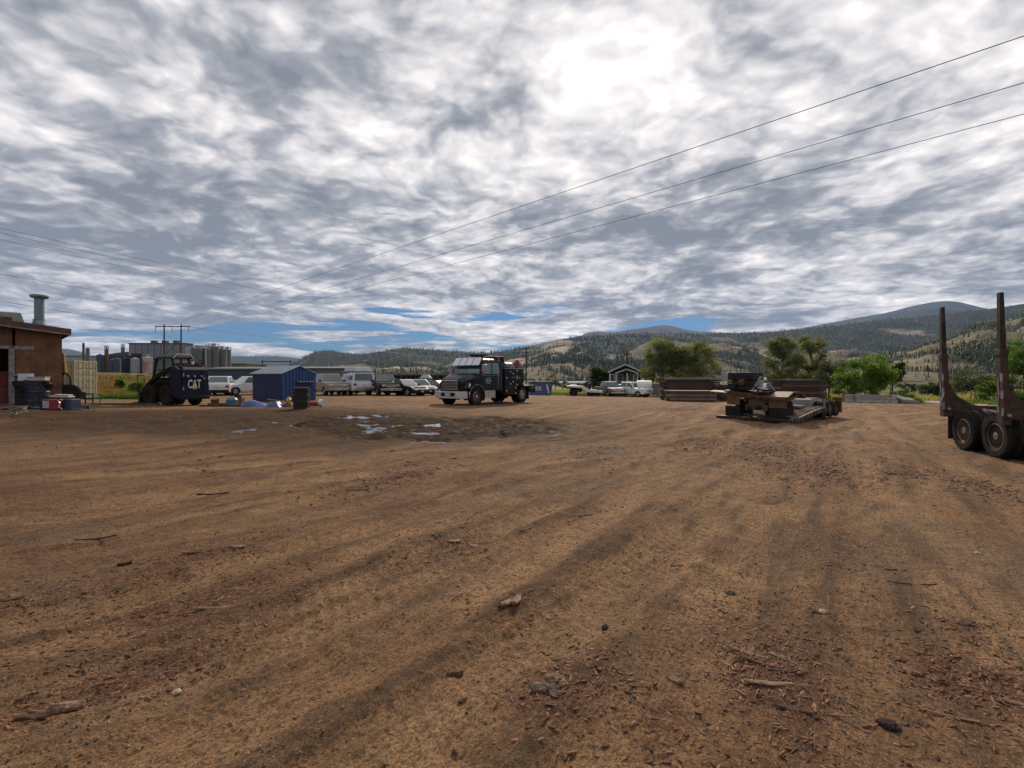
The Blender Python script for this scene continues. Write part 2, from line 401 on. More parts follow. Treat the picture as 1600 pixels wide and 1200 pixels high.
    al = t.mapping(tc, rot=(0, 0, TH)); al2 = t.mapping(al, scale=(1.6, .16, 1)); al3 = t.mapping(al, scale=(7, .6, 1))
    big = t.noise(tc, .35, 5, .6); st = t.noise(al2, 1.5, 7, .65, .3); st2 = t.noise(al3, 2.0, 5, .6)
    mid = t.noise(tc, 2.6, 8, .68); fine = t.noise(tc, 34, 6, .7); grit = t.noise(tc, 160, 3, .6)
    base = t.mix(t.ramp(st, [(.40, 0), (.58, 1)]), (.115, .052, .023), (.40, .205, .090))
    base = t.mix(t.ramp(big, [(.35, 0), (.7, .75)]), base, (.20, .100, .042))
    base = t.mix(t.math('MULTIPLY', t.ramp(mid, [(.50, 0), (.68, 1)]), .55), base, (.070, .038, .021))
    base = t.mix(t.math('MULTIPLY', t.ramp(st2, [(.55, 0), (.70, 1)]), .35), base, (.36, .21, .105))
    base = t.mix(t.math('MULTIPLY', A_('pale'), t.ramp(mid, [(.35, 1.3), (.65, .5)]), clamp=True), base, (.52, .30, .148))
    base = t.mix(t.math('MULTIPLY', A_('darkrim'), t.ramp(fine, [(.35, .3), (.6, 1)])), base, (.040, .025, .016))
    gy = t.noise(t.mapping(tc, loc=(5, 2, 0)), .22, 4, .6)
    base = t.mix(t.math('MULTIPLY', t.ramp(gy, [(.52, 0), (.66, 1)]), .6), base, (.16, .115, .080))
    bkf = t.math('MULTIPLY', A_('bark'), t.ramp(t.noise(t.mapping(al, scale=(3, 1, 1)), 14, 5, .65), [(.40, 0), (.55, 1)]))
    bkc = t.mix(fine, (.050, .015, .009), (.25, .080, .040))
    base = t.mix(bkf, base, bkc)
    sp1 = t.new('ShaderNodeTexVoronoi', ins={'Scale': 42}); t.l.new(tc, sp1.inputs['Vector'])
    pk = t.math('MULTIPLY', t.ramp(sp1.outputs['Distance'], [(.16, 1), (.26, 0)]), t.ramp(mid, [(.42, 0), (.6, .8)]))
    pkc = t.mix(t.new('ShaderNodeSeparateColor', ins={0: sp1.outputs['Color']}).outputs[0], (.035, .03, .026), (.24, .18, .125))
    base = t.mix(pk, base, pkc)
    cl = t.noise(t.mapping(al, scale=(1.6, .8, 1)), 11, 6, .7, .4)
    base = t.mix(t.ramp(cl, [(.30, .75), (.46, 0)]), base, (.055, .034, .019)); base = t.mix(t.ramp(cl, [(.58, 0), (.74, .5)]), base, (.44, .28, .16)); spk = t.noise(t.mapping(al, scale=(1.5, .9, 1)), 62, 4, .75, .3); base = t.mix(t.ramp(spk, [(.38, .95), (.45, 0)]), base, (.035, .020, .012)); base = t.mix(t.ramp(spk, [(.57, 0), (.66, .65)]), base, (.52, .35, .21)); scr = t.noise(t.mapping(al, scale=(26, 1.7, 1)), 1.6, 5, .7, .2); base = t.mix(t.ramp(scr, [(.36, .5), (.48, 0)]), base, (.12, .066, .034)); base = t.mix(t.ramp(scr, [(.56, 0), (.68, .45)]), base, (.42, .265, .145))
    base = t.mix(t.ramp(fine, [(.36, .85), (.54, 0)]), base, (.045, .029, .018))
    base = t.mix(t.math('MULTIPLY', t.ramp(grit, [(.56, 0), (.70, 1)]), .5), base, (.40, .29, .18))
    mud = A_('mud')
    base = t.mix(t.math('MULTIPLY', mud, t.ramp(mid, [(.25, .55), (.55, 1)])), base, (.034, .021, .013))
    t.l.new(t.math('SUBTRACT', .22, t.math('MULTIPLY', mud, .16)), b.inputs['Specular IOR Level'])
    # grass land beyond the yard
    fn = t.noise(tc, .035, 6, .6, .3); fs = t.noise(t.mapping(tc, scale=(1, 3.0, 1)), .012, 5, .6); ff = t.noise(tc, 1.3, 6, .7)
    fc = t.ramp(fn, [(.34, (.055, .078, .020)), (.46, (.115, .115, .040)), (.56, (.22, .165, .075)), (.70, (.26, .20, .11))])
    fc = t.mix(t.ramp(fs, [(.45, 0), (.6, .7)]), fc, (.045, .062, .022))
    fc = t.mix(t.ramp(ff, [(.4, .5), (.6, 0)]), fc, (.05, .05, .02))
    base = t.mix(A_('field'), base, fc)
    t.l.new(base, b.inputs['Base Color'])
    rg = t.math('SUBTRACT', .95, t.math('MULTIPLY', mud, t.ramp(mid, [(.50, .0), (.62, .35)])))
    t.l.new(rg, b.inputs['Roughness'])
    hgt = t.math('ADD', t.math('MULTIPLY', fine, .5), t.math('ADD', t.math('MULTIPLY', grit, .14), t.math('MULTIPLY', mid, 1.4)))
    hgt = t.math('ADD', hgt, t.math('MULTIPLY', spk, .6)); hgt = t.math('ADD', hgt, t.math('MULTIPLY', scr, .5)); hgt = t.math('ADD', hgt, t.math('MULTIPLY', cl, .9)); hgt = t.math('ADD', hgt, t.math('MULTIPLY', pk, .25)); hgt = t.math('ADD', hgt, t.math('MULTIPLY', bkf, .5)); hgt = t.math('ADD', hgt, t.math('MULTIPLY', st2, .6))
    bp = t.new('ShaderNodeBump', ins={'Strength': 1.0, 'Distance': .05}); t.l.new(hgt, bp.inputs['Height']); t.l.new(bp.outputs[0], b.inputs['Normal'])
    o = np_mesh('ground', V, Fq, m, attrs={'pale': at(pale), 'darkrim': at(dk), 'mud': at(md), 'bark': at(bk), 'field': at(fld)}, smooth=True)
    tag(o, kind='structure')
    # cap under the camera's feet
    return rr, az, Z2
LITTER = [(700,852,.9,.35,1),(620,745,1.6,.35,.9),(290,880,1.2,.3,.9),(260,965,1.3,.35,1),(140,1075,.9,.25,1),(20,945,.5,.2,1),(800,950,.35,.18,.8),(865,1078,.35,.25,1),(930,1060,.4,.2,.8),
          (1205,1030,.75,.28,1),(1240,1100,.5,.25,1),(1480,1060,.5,.25,1),(1580,1090,.4,.3,1),(1040,1140,.4,.2,.7),(1300,745,1.2,.5,.9),(1190,700,2.5,1.0,1),(1250,725,2,.8,.9),(1410,735,1.3,.3,.9),
          (1100,690,1.5,.6,.7),(1530,760,1.2,.3,.8),(900,805,.7,.3,.5),(1020,885,.4,.2,.5),(1120,962,.5,.2,.5),(930,705,1.5,.5,.6),(1060,640,3,1,.7),(1340,860,.5,.2,.4),(1500,980,.3,.15,.7)]
rr_, az_, Zg = make_ground()
def GZ(x, y):         # height of the finished ground sheet (bilinear in its own polar grid)
    r = max(math.hypot(x, y), 1.21); a = math.atan2(x, y)
    i = min(int(np.searchsorted(rr_, r))-1, len(rr_)-2); j = min(max(int(np.searchsorted(az_, a))-1, 0), len(az_)-2)
    fr = (r-rr_[i])/(rr_[i+1]-rr_[i]); fa = (a-az_[j])/(az_[j+1]-az_[j])
    return float((Zg[i, j]*(1-fa)+Zg[i, j+1]*fa)*(1-fr)+(Zg[i+1, j]*(1-fa)+Zg[i+1, j+1]*fa)*fr)
def at(px, Y, dz=0):
    x = (px-800)/F*Y; return Vector((x, Y, GZ(x, Y)+dz))
def onp(px, py, dz=0):
    p = hit(px, py); p.z = GZ(p.x, p.y)+dz; return p

# a small disc closes the ground directly under the camera
MB().add([(math.sin(a)*1.2, math.cos(a)*1.2, float(Zg[0, k])) for k, a in enumerate(az_)], [tuple(range(len(az_)))[::-1]]).build('ground_patch', bpy.data.materials['dirt_yard'])['kind'] = 'structure'

# standing water
def make_water():
    m = bpy.data.materials.new('puddle_water'); m.use_nodes = True; t = NT(m.node_tree); b = t.n['Principled BSDF']
    b.inputs['Base Color'].default_value = (.035, .027, .02, 1); b.inputs['Roughness'].default_value = .04; b.inputs['IOR'].default_value = 1.33; b.inputs['Specular IOR Level'].default_value = .8
    bp = t.new('ShaderNodeBump', ins={'Strength': .06, 'Distance': .01}); t.l.new(t.noise(t.new('ShaderNodeTexCoord').outputs['Object'], 6, 2), bp.inputs['Height']); t.l.new(bp.outputs[0], b.inputs['Normal'])
    n = 80; xs = np.linspace(-13, 6, n); ys = np.linspace(12, 23.5, n); X, Y = np.meshgrid(xs, ys)
    V = np.c_[X.ravel(), Y.ravel(), (G(X, Y)-.056).ravel()]
    i = np.arange(n-1)[:, None]*n; j = np.arange(n-1)[None, :]
    Fq = np.stack([i+j, i+j+1, i+n+j+1, i+n+j], -1).reshape(-1, 4); cx_, cy_ = V[Fq[:, 0], 0], V[Fq[:, 0], 1]; Fq = Fq[np.hypot((cx_+4.4)/6.4, (cy_-17.2)/4.4) < 1]
    o = np_mesh('puddle_water', V, Fq, m); tag(o, kind='structure')
make_water()

# ------------------------------------------------------------ hills
def hill_mat(name, bare, green, thr, sc):
    m = bpy.data.materials.new(name); m.use_nodes = True; t = NT(m.node_tree); b = t.n['Principled BSDF']; b.inputs['Roughness'].default_value = .95
    b.inputs['Specular IOR Level'].default_value = .1
    tc = t.new('ShaderNodeTexCoord').outputs['Object']
    fo = t.new('ShaderNodeAttribute', attribute_name='wood').outputs['Fac']; er = t.new('ShaderNodeAttribute', attribute_name='scar').outputs['Fac']
    n = t.noise(tc, sc, 8, .65); n2 = t.noise(tc, sc*7, 6, .7); n3 = t.noise(t.mapping(tc, scale=(1, 1, 7)), sc*2, 5, .6)
    c = t.mix(t.ramp(n, [(.35, 0), (.65, 1)]), bare[0], bare[1])
    c = t.mix(t.ramp(n3, [(.45, 0), (.62, .8)]), c, bare[2])
    c = t.mix(t.ramp(n2, [(.47, 0), (.60, .85)]), c, green[1])
    c = t.mix(t.ramp(t.math('ADD', fo, t.math('MULTIPLY', t.math('SUBTRACT', n2, .5), .6)), [(.4, 0), (.6, 1)]), c, green[0])
    c = t.mix(er, c, bare[3]); t.l.new(c, b.inputs['Base Color'])
    bp = t.new('ShaderNodeBump', ins={'Strength': .8, 'Distance': .35/sc*.01*10}); t.l.new(n2, bp.inputs['Height']); t.l.new(bp.outputs[0], b.inputs['Normal'])
    return m
BARE = ((.13, .10, .075), (.21, .155, .11), (.075, .065, .052), (.40, .32, .235)); GRN = ((.010, .027, .018), (.034, .054, .028))
class Hill: pass
def hill(name, crest, Dc, D0, zb, amp, wood, scars=0, seed=0, na=420, nr=70, m=None, back=1.25, scl=1.0):
    """crest: list of (px, py) of the skyline of this range; Dc its depth, D0 the depth of its foot"""
    xs = [c[0] for c in crest]; a = np.linspace((xs[0]-800)/F, (xs[-1]-800)/F, na)
    py = np.interp(a*F+800, xs, [c[1] for c in crest])
    k = np.ones(7)/7; py = np.convolve(np.pad(py, 3, 'edge'), k, 'valid')
    t = np.r_[np.linspace(0, 1, nr), np.linspace(1, 2, 14)[1:]]
    A, T = np.meshgrid(a, t)
    Y = np.where(T <= 1, D0+(Dc-D0)*T, Dc*(1+(back-1)*(T-1))); X = A*Y
    zc = EYE+(HZ-py)/F*Dc; ZC = np.broadcast_to(zc, A.shape)
    sc = 1/(Dc*.14*scl)
    sh = np.where(T <= 1, T**.85*(.78+.22*T)*(1.0), 1-(T-1)*.9)
    Z = zb+(ZC-zb)*sh
    env = np.where(T <= 1, (4*T*(1-T))**.8, .0)+.04
    rd = ridged(X*sc+seed, Y*sc*.55+seed*2, 6, .52)
    Z = Z+(rd-.62)*amp*env*(np.maximum(ZC-zb, 5)/np.max(zc-zb)+.15)
    Z = np.where(T > 1, np.minimum(Z, ZC), Z)
    wd = wood(A*F+800, T, X, Y)
    rsc = sstep(.55, .68, fbm(X*sc*2.5+seed*5, Y*sc*2.5, 5, .6))*scars*(1-wd)
    ni, nj = A.shape; i = np.arange(ni-1)[:, None]*nj; j = np.arange(nj-1)[None, :]
    Fq = np.stack([i+j, i+j+1, i+nj+j+1, i+nj+j], -1).reshape(-1, 4)
    o = np_mesh(name, np.c_[X.ravel(), Y.ravel(), Z.ravel()], Fq, m, attrs={'wood': ('POINT', wd), 'scar': ('POINT', rsc)}, smooth=True)
    tag(o, kind='structure'); h = Hill(); h.X, h.Y, h.Z, h.wd, h.T = X, Y, Z, wd, T; return h
mh1 = hill_mat('far_mountain', BARE, ((.020, .030, .020), (.03, .04, .024)), .5, .004)
mh2 = hill_mat('forest_ridge', BARE, GRN, .5, .006)
mh3 = hill_mat('eroded_hills', BARE, GRN, .5, .012)
mh4 = hill_mat('sage_hills', ((.15, .125, .085), (.22, .175, .11), (.11, .10, .065), (.30, .235, .16)), ((.026, .042, .018), (.07, .078, .036)), .5, .02)
fw = lambda *a: np.ones_like(a[0])*.9
hA = hill('far_mountain', [(-400,575),(0,560),(60,548),(110,543),(150,560),(300,568),(360,556),(400,557),(430,556),(470,560),(520,570),(640,570),(880,545),(903,526),(925,514),(945,520),(965,521),(985,512),(1008,514),(1035,505),(1052,509),(1072,517),(1130,520),(1180,521),(1240,515),(1290,506),(1340,496),(1380,490),(1430,477),(1462,471),(1485,469),(1510,474),(1545,483),(1700,500),(2100,520)], 9000, 5200, -8, 420, fw, seed=3, m=mh1)
w2 = lambda P, T, X, Y: sstep(.44, .52, fbm(X*.0035+5, Y*.0035, 5, .55)+.16*T+.10*sstep(1100, 1250, P)-.05)
hB = hill('forest_ridge', [(-300,600),(350,598),(430,580),(460,571),(478,555),(495,548),(510,546),(525,549),(545,553),(580,553),(600,548),(620,543),(650,545),(690,548),(730,551),(765,553),(800,547),(850,535),(885,528),(920,523),(960,522),(1000,520),(1040,523),(1080,523),(1120,521),(1200,520),(1260,515),(1310,507),(1350,503),(1400,498),(1450,493),(1500,487),(1550,482),(1600,474),(1700,462),(1900,470),(2200,540)], 3600, 2000, -8, 170, w2, .5, seed=8, m=mh2)
w3 = lambda P, T, X, Y: sstep(.53, .58, fbm(X*.008+2, Y*.008, 5, .55))
hC = hill('eroded_hills', [(330,602),(440,590),(530,570),(560,567),(630,568),(660,572),(700,577),(740,570),(790,563),(830,556),(860,545),(885,541),(915,541),(940,552),(970,556),(1000,541),(1020,531),(1045,530),(1075,535),(1110,538),(1150,540),(1180,548),(1205,560),(1235,562),(1265,552),(1300,548),(1340,545),(1390,556),(1430,566),(1500,575),(1600,560),(1800,560),(2100,590)], 1900, 1050, -8, 95, w3, .8, seed=1, m=mh3, scl=.8)
w4 = lambda P, T, X, Y: sstep(.53, .60, fbm(X*.018+2, Y*.018, 5, .55)+.10*sstep(1500, 1700, P)+.06*T)*(T > .12)
hD = hill('sage_hills', [(1150,603),(1230,596),(1290,582),(1330,568),(1370,556),(1400,550),(1430,543),(1455,533),(1475,529),(1500,516),(1520,505),(1545,500),(1580,499),(1620,480),(1700,470),(1850,480),(2200,520),(2500,570)], 850, 430, -7, 46, w4, .5, seed=4, m=mh4, scl=.8)
# low ground rising behind the camera and to the sides so that the valley closes
def back_hills():
    n = 90; a = np.linspace(R(75), R(285), n); pts = []; fs = []
    for k, t in enumerate(a):
        h = 160+220*float(fbm(np.array([k*.09]), np.array([3.3]), 5)[0])
        for r, z in ((1900, -9), (2600, h*.5), (3400, h), (4300, -9)): pts.append((math.sin(t)*r, math.cos(t)*r, z))
    fs = [(k*4+i, k*4+4+i, k*4+5+i, k*4+1+i) for k in range(n-1) for i in range(3)]
    V = np.array(pts); o = np_mesh('valley_hills', V, np.array(fs), mh2, attrs={'wood': ('POINT', np.full(len(V), .8)), 'scar': ('POINT', np.zeros(len(V)))}, smooth=True); tag(o, kind='structure')
back_hills()
# conifers on the hills, one mass per range
leafm = {}
def leaf_mat(name, c1, c2, trans=.35):
    if name in leafm: return leafm[name]
    m = bpy.data.materials.new(name); m.use_nodes = True; t = NT(m.node_tree); b = t.n['Principled BSDF']; out = t.n['Material Output']
    tone = t.new('ShaderNodeAttribute', attribute_name='tone').outputs['Fac']
    c = t.mix(tone, c1, c2); t.l.new(c, b.inputs['Base Color']); b.inputs['Roughness'].default_value = .7; b.inputs['Specular IOR Level'].default_value = .25
    if trans:
        tr = t.new('ShaderNodeBsdfTranslucent'); t.l.new(t.mix(1, c, (1.5, 1.6, .7), 'MULTIPLY'), tr.inputs[0])
        mx = t.new('ShaderNodeMixShader'); mx.inputs[0].default_value = trans; t.l.new(b.outputs[0], mx.inputs[1]); t.l.new(tr.outputs[0], mx.inputs[2]); t.l.new(mx.outputs[0], out.inputs[0])
    leafm[name] = m; return m
pine_m = leaf_mat('pine_needles', (.014, .024, .013), (.034, .048, .022), 0)
def forest(name, h, N, hmin, hmax, seed, sparse=.03, xr=(-300, 1900)):
    r = np.random.default_rng(seed); ni, nj = h.X.shape
    ii = r.integers(0, ni-2, N*6); jj = r.integers(0, nj-1, N*6); fi = r.random(N*6); fj = r.random(N*6)
    def smp(Aq): return (Aq[ii, jj]*(1-fj)+Aq[ii, jj+1]*fj)*(1-fi)+(Aq[ii+1, jj]*(1-fj)+Aq[ii+1, jj+1]*fj)*fi
    w = smp(h.wd); T = smp(h.T); x, y, z = smp(h.X), smp(h.Y), smp(h.Z)
    # the skyline thins out into single trees
    ok = (r.random(N*6) < np.where(T > .97, .35, 1)*(w*.95+sparse)) & (T < 1.04)
    P = x/y*F+800; ok &= (P > xr[0]) & (P < xr[1])
    x, y, z = x[ok][:N], y[ok][:N], z[ok][:N]; n = len(x)
    H = hmin+(hmax-hmin)*r.random(n)**1.6; Wd = H*(.17+.07*r.random(n)); a0 = r.random(n)*6.3
    vs = []; k = 5
    for (fr, zt) in ((1, .08), (.62, .45)):
        for q in range(k):
            t = a0+q*2*math.pi/k; jit = .75+.5*r.random(n)
            vs.append(np.c_[x+np.cos(t)*Wd*fr*jit, y+np.sin(t)*Wd*fr*jit, z+H*zt*(1+.15*(r.random(n)-.5))])
        vs.append(np.c_[x, y, z+H*(zt+.42 if fr == 1 else 1.0)])
    V = np.stack(vs, 1); nv = V.shape[1]
    tri = [(o+q, o+(q+1) % k, o+k) for o in (0, k+1) for q in range(k)]
    Fq = (np.array(tri)[None]+(np.arange(n)*nv)[:, None, None]).reshape(-1, 3)
    tone = np.repeat(r.random(n), nv)
    o = np_mesh(name, V.reshape(-1, 3), Fq, pine_m, attrs={'tone': ('POINT', tone)}); tag(o, 'dark conifer forest covering the hillsides', 'forest', kind='stuff')
forest('conifer_forest', hB, 26000, 11, 24, 1, .02)
forest('conifer_forest', hC, 12000, 7, 15, 2, .05)
forest('conifer_forest', hD, 6500, 3.5, 9, 3, .05)
forest('conifer_forest', hA, 6000, 26, 42, 4, .0)
# ------------------------------------------------------------ haze
def make_haze():
    m = bpy.data.materials.new('haze'); m.use_nodes = True; t = NT(m.node_tree); t.n.remove(t.n['Principled BSDF'])
    v = t.new('ShaderNodeVolumePrincipled'); v.inputs['Density'].default_value = HAZE; v.inputs['Color'].default_value = (.42, .60, .95, 1); v.inputs['Anisotropy'].default_value = 0.0
    t.l.new(v.outputs[0], t.n['Material Output'].inputs['Volume'])
    o = MB().box(-19000, 19000, -6500, 14500, -80, 1560).build('haze', m); tag(o, 'thin blue air between the yard and the far mountains', 'haze', kind='stuff')
HAZE = 4e-5
make_haze()

# ------------------------------------------------------------ plywood workshop on the left
ply = mat('stained_plywood', (.21, .088, .042), .8, 0, .6, 1.6, col2=(.08, .04, .024), bump=.4, bscale=25, dirt=.25)
trimw = mat('worn_trim', (.30, .31, .29), .7, 0, .5, 6, dirt=.4); tar = mat('roof_felt', (.085, .062, .052), .9, 0, .4, 3)
fascia = mat('fascia_board', (.13, .062, .040), .75, 0, .5, 2, bump=.3)
def wall_frame(p0, p1):   # local x runs from p0 to p1, local -y looks towards the viewer
    d = p1-p0; return math.atan2(d.y, d.x)
def workshop():
    c = at(97, 20.5); a = Vector((-25.5, 13.4, 0)); rz = wall_frame(a, c)
    L = math.hypot(c.x-a.x, c.y-a.y); t = thing('workshop', 'brown plywood workshop with a flat roof and a tall round steel roof vent', 'workshop', (c.x, c.y, c.z), rz)
    H = 3.14                      # wall height at the corner; local x from -L to 0
    slope = .12
    ex = (c.x-.0); sh = lambda n, mb, m, **k: mb.build(n, m, t, **k)
    # pixel column 17 gives the door jamb
    def lx(px):
        k = (px-800)/F; # intersection of the view ray with the wall line
        ux, uy = math.cos(rz), math.sin(rz); # c + s*u = y*(k,1)
        s = (k*c.y-c.x)/(ux-k*uy); return s
    j = lx(19); zt = 2.42
    # plywood sheets between the jamb and the corner
    xs = np.linspace(j+.08, 0, 4)
    for i in range(3): sh('plywood_sheet', MB().box(xs[i]+.004, xs[i+1]-.004, -.012, .012, .22, H-.02-slope*xs[i]), ply)
    sh('plywood_sheet', MB().box(-L, j-.004, -.010, .014, zt+.1, H+.55), ply)
    sh('plywood_sheet', MB().box(-L, lx(-60), -.010, .014, .22, zt+.1), ply)
    sh('side_wall', MB().box(-.06, -.02, .03, 6.0, .2, H), ply); sh('back_wall', MB().box(-L, -.06, 6.0, 6.06, .2, H+.3), ply)
    sh('floor', MB().box(-L, -.07, .02, 5.98, .05, .24), wood)
    sh('sill_beam', MB().box(-L, .02, -.06, -.015, .0, .2), wood); sh('door_step', MB().box(-L, j+1.6, -.75, -.07, -.05, .16), wood)
    sh('door_post', MB().box(j-.10, j+.07, -.05, -.014, .2, zt+.1), trimw); sh('door_lintel', MB().box(-L, j+.62, -.05, -.013, zt, zt+.12).box(j+.07, j+.62, -.045, -.0135, zt-.02, zt), trimw)
    s = sh('shelf_bracket', MB().box(j+.02, j+.6, -.10, -.0125, 1.35, 1.42), trimw)
    # roof: slab, fascia boards, vent
    def zr(x): return H-slope*x
    r = MB().add([(-L-.2,-.3,zr(-L)+.06),(.22,-.3,zr(.22)+.06),(.22,6.3,zr(.22)+.06),(-L-.2,6.3,zr(-L)+.06),(-L-.2,-.3,zr(-L)+.2),(.22,-.3,zr(.22)+.2),(.22,6.3,zr(.22)+.2),(-L-.2,6.3,zr(-L)+.2)],
        [(0,3,2,1),(4,5,6,7),(0,1,5,4),(1,2,6,5),(2,3,7,6),(3,0,4,7)])
    rf = sh('roof', r, tar)
    f1 = MB().bar((-L-.2, -.33, zr(-L)+.07), (.25, -.33, zr(.25)+.07), .05, .27); f1.build('fascia', fascia, rf)
    MB().bar((-L-.2, -.37, zr(-L)-.04), (.25, -.37, zr(.25)-.04), .03, .05).build('drip_edge', trimw, rf)
    MB().box(.222, .26, -.31, 6.3, zr(.25)-.05, zr(.25)+.19).build('fascia', fascia, rf)
    x = lx(48)+.3; z0 = zr(x)+.2
    v = MB().lathe([(.26, 0), (.24, .12), (.2, .3)], 20, 'z').lathe([(.165, .3), (.165, 1.24)], 20, 'z').lathe([(.205,.30),(.205,.34)],20,'z').lathe([(.26, 1.24), (.31, 1.30), (.31, 1.35), (.26, 1.39), (.05, 1.40)], 20, 'z')
    vo = v.build('roof_vent', mat('vent_steel', (.20, .25, .29), .4, .55, .15, 4, dirt=.15), t, smooth=False); vo.location = (x, .9, z0-.02)
    b = sh('roof_unit', MB().frus((-1.6, .0, -.6, .6), (-1.5, -.12, -.5, .5), 0, .42), mat('pale_green_metal', (.24, .26, .23), .6, dirt=.3), bevel=.03); b.location = (lx(26)+.25, .9, zr(lx(20))+.19)
    sh('wall_notice', MB().box(j+.15, j+.55, -.03, -.0125, 1.36, 1.41), white_paint) if 0 else None
    # dim interior things seen through the door
    it = thing('tool_cabinet', 'dark red tool cabinet inside the open workshop door', 'cabinet', (c+Vector((math.cos(rz)*(j-.9)-math.sin(rz)*1.2, math.sin(rz)*(j-.9)+math.cos(rz)*1.2, .24))), rz)
    MB().box(-.9, .85, -.3, .3, 0, 1.3).build('cabinet_body', mat('dark_red', (.22, .025, .012), .5, dirt=.3), it, bevel=.02)
    for k in range(4): MB().box(-.85, .8, -.325, -.305, .08+.3*k, .34+.3*k).build('drawer', mat('dark_red', (.22, .025, .012)), it, bevel=.01)
workshop()

# ------------------------------------------------------------ shipping container
def container():
    m = mat('tan_container', (.30, .265, .165), .6, 0, .2, 2, dirt=.35); dm = mat('container_seam', (.07, .06, .045), .8)
    p0, p1 = at(115, 32), at(151, 34.4); rz = wall_frame(p0, p1); 
    Wd = math.hypot(p1.x-p0.x, p1.y-p0.y)
    t = thing('shipping_container', 'tan steel shipping container with closed end doors behind the workshop', 'container', p0, rz)
    Hc = 2.55; Lc = 6.0
    b = MB().box(.02, Wd-.02, .08, Lc, .12, Hc-.04)
    b.build('container_shell', m, t)
    for x in (0, Wd-.12): MB().box(x, x+.12, -.03, .1, 0, Hc).build('corner_post', m, t, bevel=.01)
    MB().box(.12, Wd-.12, -.02, .1, Hc-.14, Hc-.01).build('header', m, t); MB().box(.12, Wd-.12, -.02, .1, .02, .15).build('door_sill', m, t)
    h = (Wd-.24)/2
    for i in range(2):
        x0 = .12+i*h+.012; d = MB().box(x0, x0+h-.024, .0, .05, .16, Hc-.15)
        for k in range(5): d.box(x0+.06, x0+h-.085, -.022, .0, .24+k*.45, .24+k*.45+.30)
        do = d.build('container_door', m, t, bevel=.008)
        for q in (.28, .72):
            MB().cyl((x0+q*h, -.05, .06), (x0+q*h, -.05, Hc-.06), .016, n=8).build('lock_rod', m, do)
            MB().box(x0+q*h-.02, x0+q*h+.22, -.075, -.055, 1.05, 1.10).build('lock_handle', galv, do)
    MB().box(.125, .15, -.01, .06, .16, Hc-.15).build('door_gasket', dm, t)
    # corrugated long side
    side = MB(); n = 22
    for k in range(n): side.box(-.018, .018, .15+k*(Lc-.2)/n, .15+(k+.5)*(Lc-.2)/n, .15, Hc-.06)
    side.build('corrugation', m, t)
    sd = MB()
    for k in range(n): sd.box(Wd-.022, Wd+.012, .15+k*(Lc-.2)/n, .15+(k+.5)*(Lc-.2)/n, .15, Hc-.06)
    sd.build('corrugation', m, t)
container()

# ------------------------------------------------------------ factory on the skyline
fgrey = mat('grey_cladding', (.21, .22, .25), .6, 0, .15, .05); fdark = mat('slate_cladding', (.055, .07, .10), .6, 0, .3, .1); fpale = mat('pale_cladding', (.36, .38, .41), .6, 0, .2, .1)
silo_m = mat('silo_steel', (.15, .155, .165), .6, .2, .25, .2); teal = mat('teal_steel', (.04, .20, .28), .5, 0, .15, .3); froof = mat('grey_roof', (.11, .12, .125), .7, 0, .2, .05)
rusty_white = mat('rust_streaked_white', (.52, .53, .55), .6, 0, .1, .25, col2=(.30, .15, .09)); brown_st = mat('brown_steel', (.16, .08, .05), .7, 0, .4, .3)
def fz(py, Y): return EYE+(HZ-py)/F*Y
def block(name, px0, px1, pyt, pyb, Y, dep, m, label, cat, extra=None, group=None, ry=0):
    x0, x1 = (px0-800)/F*Y, (px1-800)/F*Y; zt, zb = fz(pyt, Y), fz(pyb, Y)-1.5
    t = thing(name, label, cat, ((x0+x1)/2, Y, zb), ry, group); w = (x1-x0)/2; h = zt-zb
    MB().box(-w, w, 0, dep, 0, h).build('wall', m, t)
    MB().box(-w-.3, w+.3, -.3, dep+.3, h, h+.35).build('roof', froof, t)
    if extra: extra(t, w, h)
    return t
def silo(px, r_px, pyt, pyb, Y, m, label, name='silo', cat='silo', group=None, top='cone', legs=False, rail=False):
    x = (px-800)/F*Y; r = r_px/F*Y; zt, zb = fz(pyt, Y), fz(pyb, Y)-1.0; h = zt-zb
    t = thing(name, label, cat, (x, Y, zb), 0, group)
    z0 = .22*h if legs else 0
    prof = [(r, z0)]
    nb = 6
    for k in range(1, nb): prof += [(r, z0+(h-z0)*k/nb-.06), (r*1.02, z0+(h-z0)*k/nb), (r, z0+(h-z0)*k/nb+.06)]
    prof += [(r, h)]
    MB().lathe(prof, 20, 'z').build('shell', m, t, smooth=False)
    if top == 'cone': MB().lathe([(r*1.03, h), (r*.25, h+r*.35), (r*.2, h+r*.5)], 20, 'z').build('roof', m, t)
    if legs:
        MB().lathe([(r*.3, z0*.35), (r, z0)], 16, 'z').build('hopper', m, t)
        for k in range(4):
            a = k*math.pi/2+.7; MB().cyl((r*.9*math.cos(a), r*.9*math.sin(a), 0), (r*.9*math.cos(a), r*.9*math.sin(a), z0), .2, n=6).build('leg', m, t)
    if rail:
        rl = MB()
        for k in range(10):
            a = k*2*math.pi/10; rl.cyl((r*math.cos(a), r*math.sin(a), h), (r*math.cos(a), r*math.sin(a), h+1.2), .08, n=4)
        rl.lathe([(r, h+1.15), (r+.08, h+1.15), (r+.08, h+1.25), (r, h+1.25)], 16, 'z', close=True); rl.box(-r*.3, r*.3, -r*.3, r*.3, h, h+1.5).build('top_railing', galv, t)
    return t
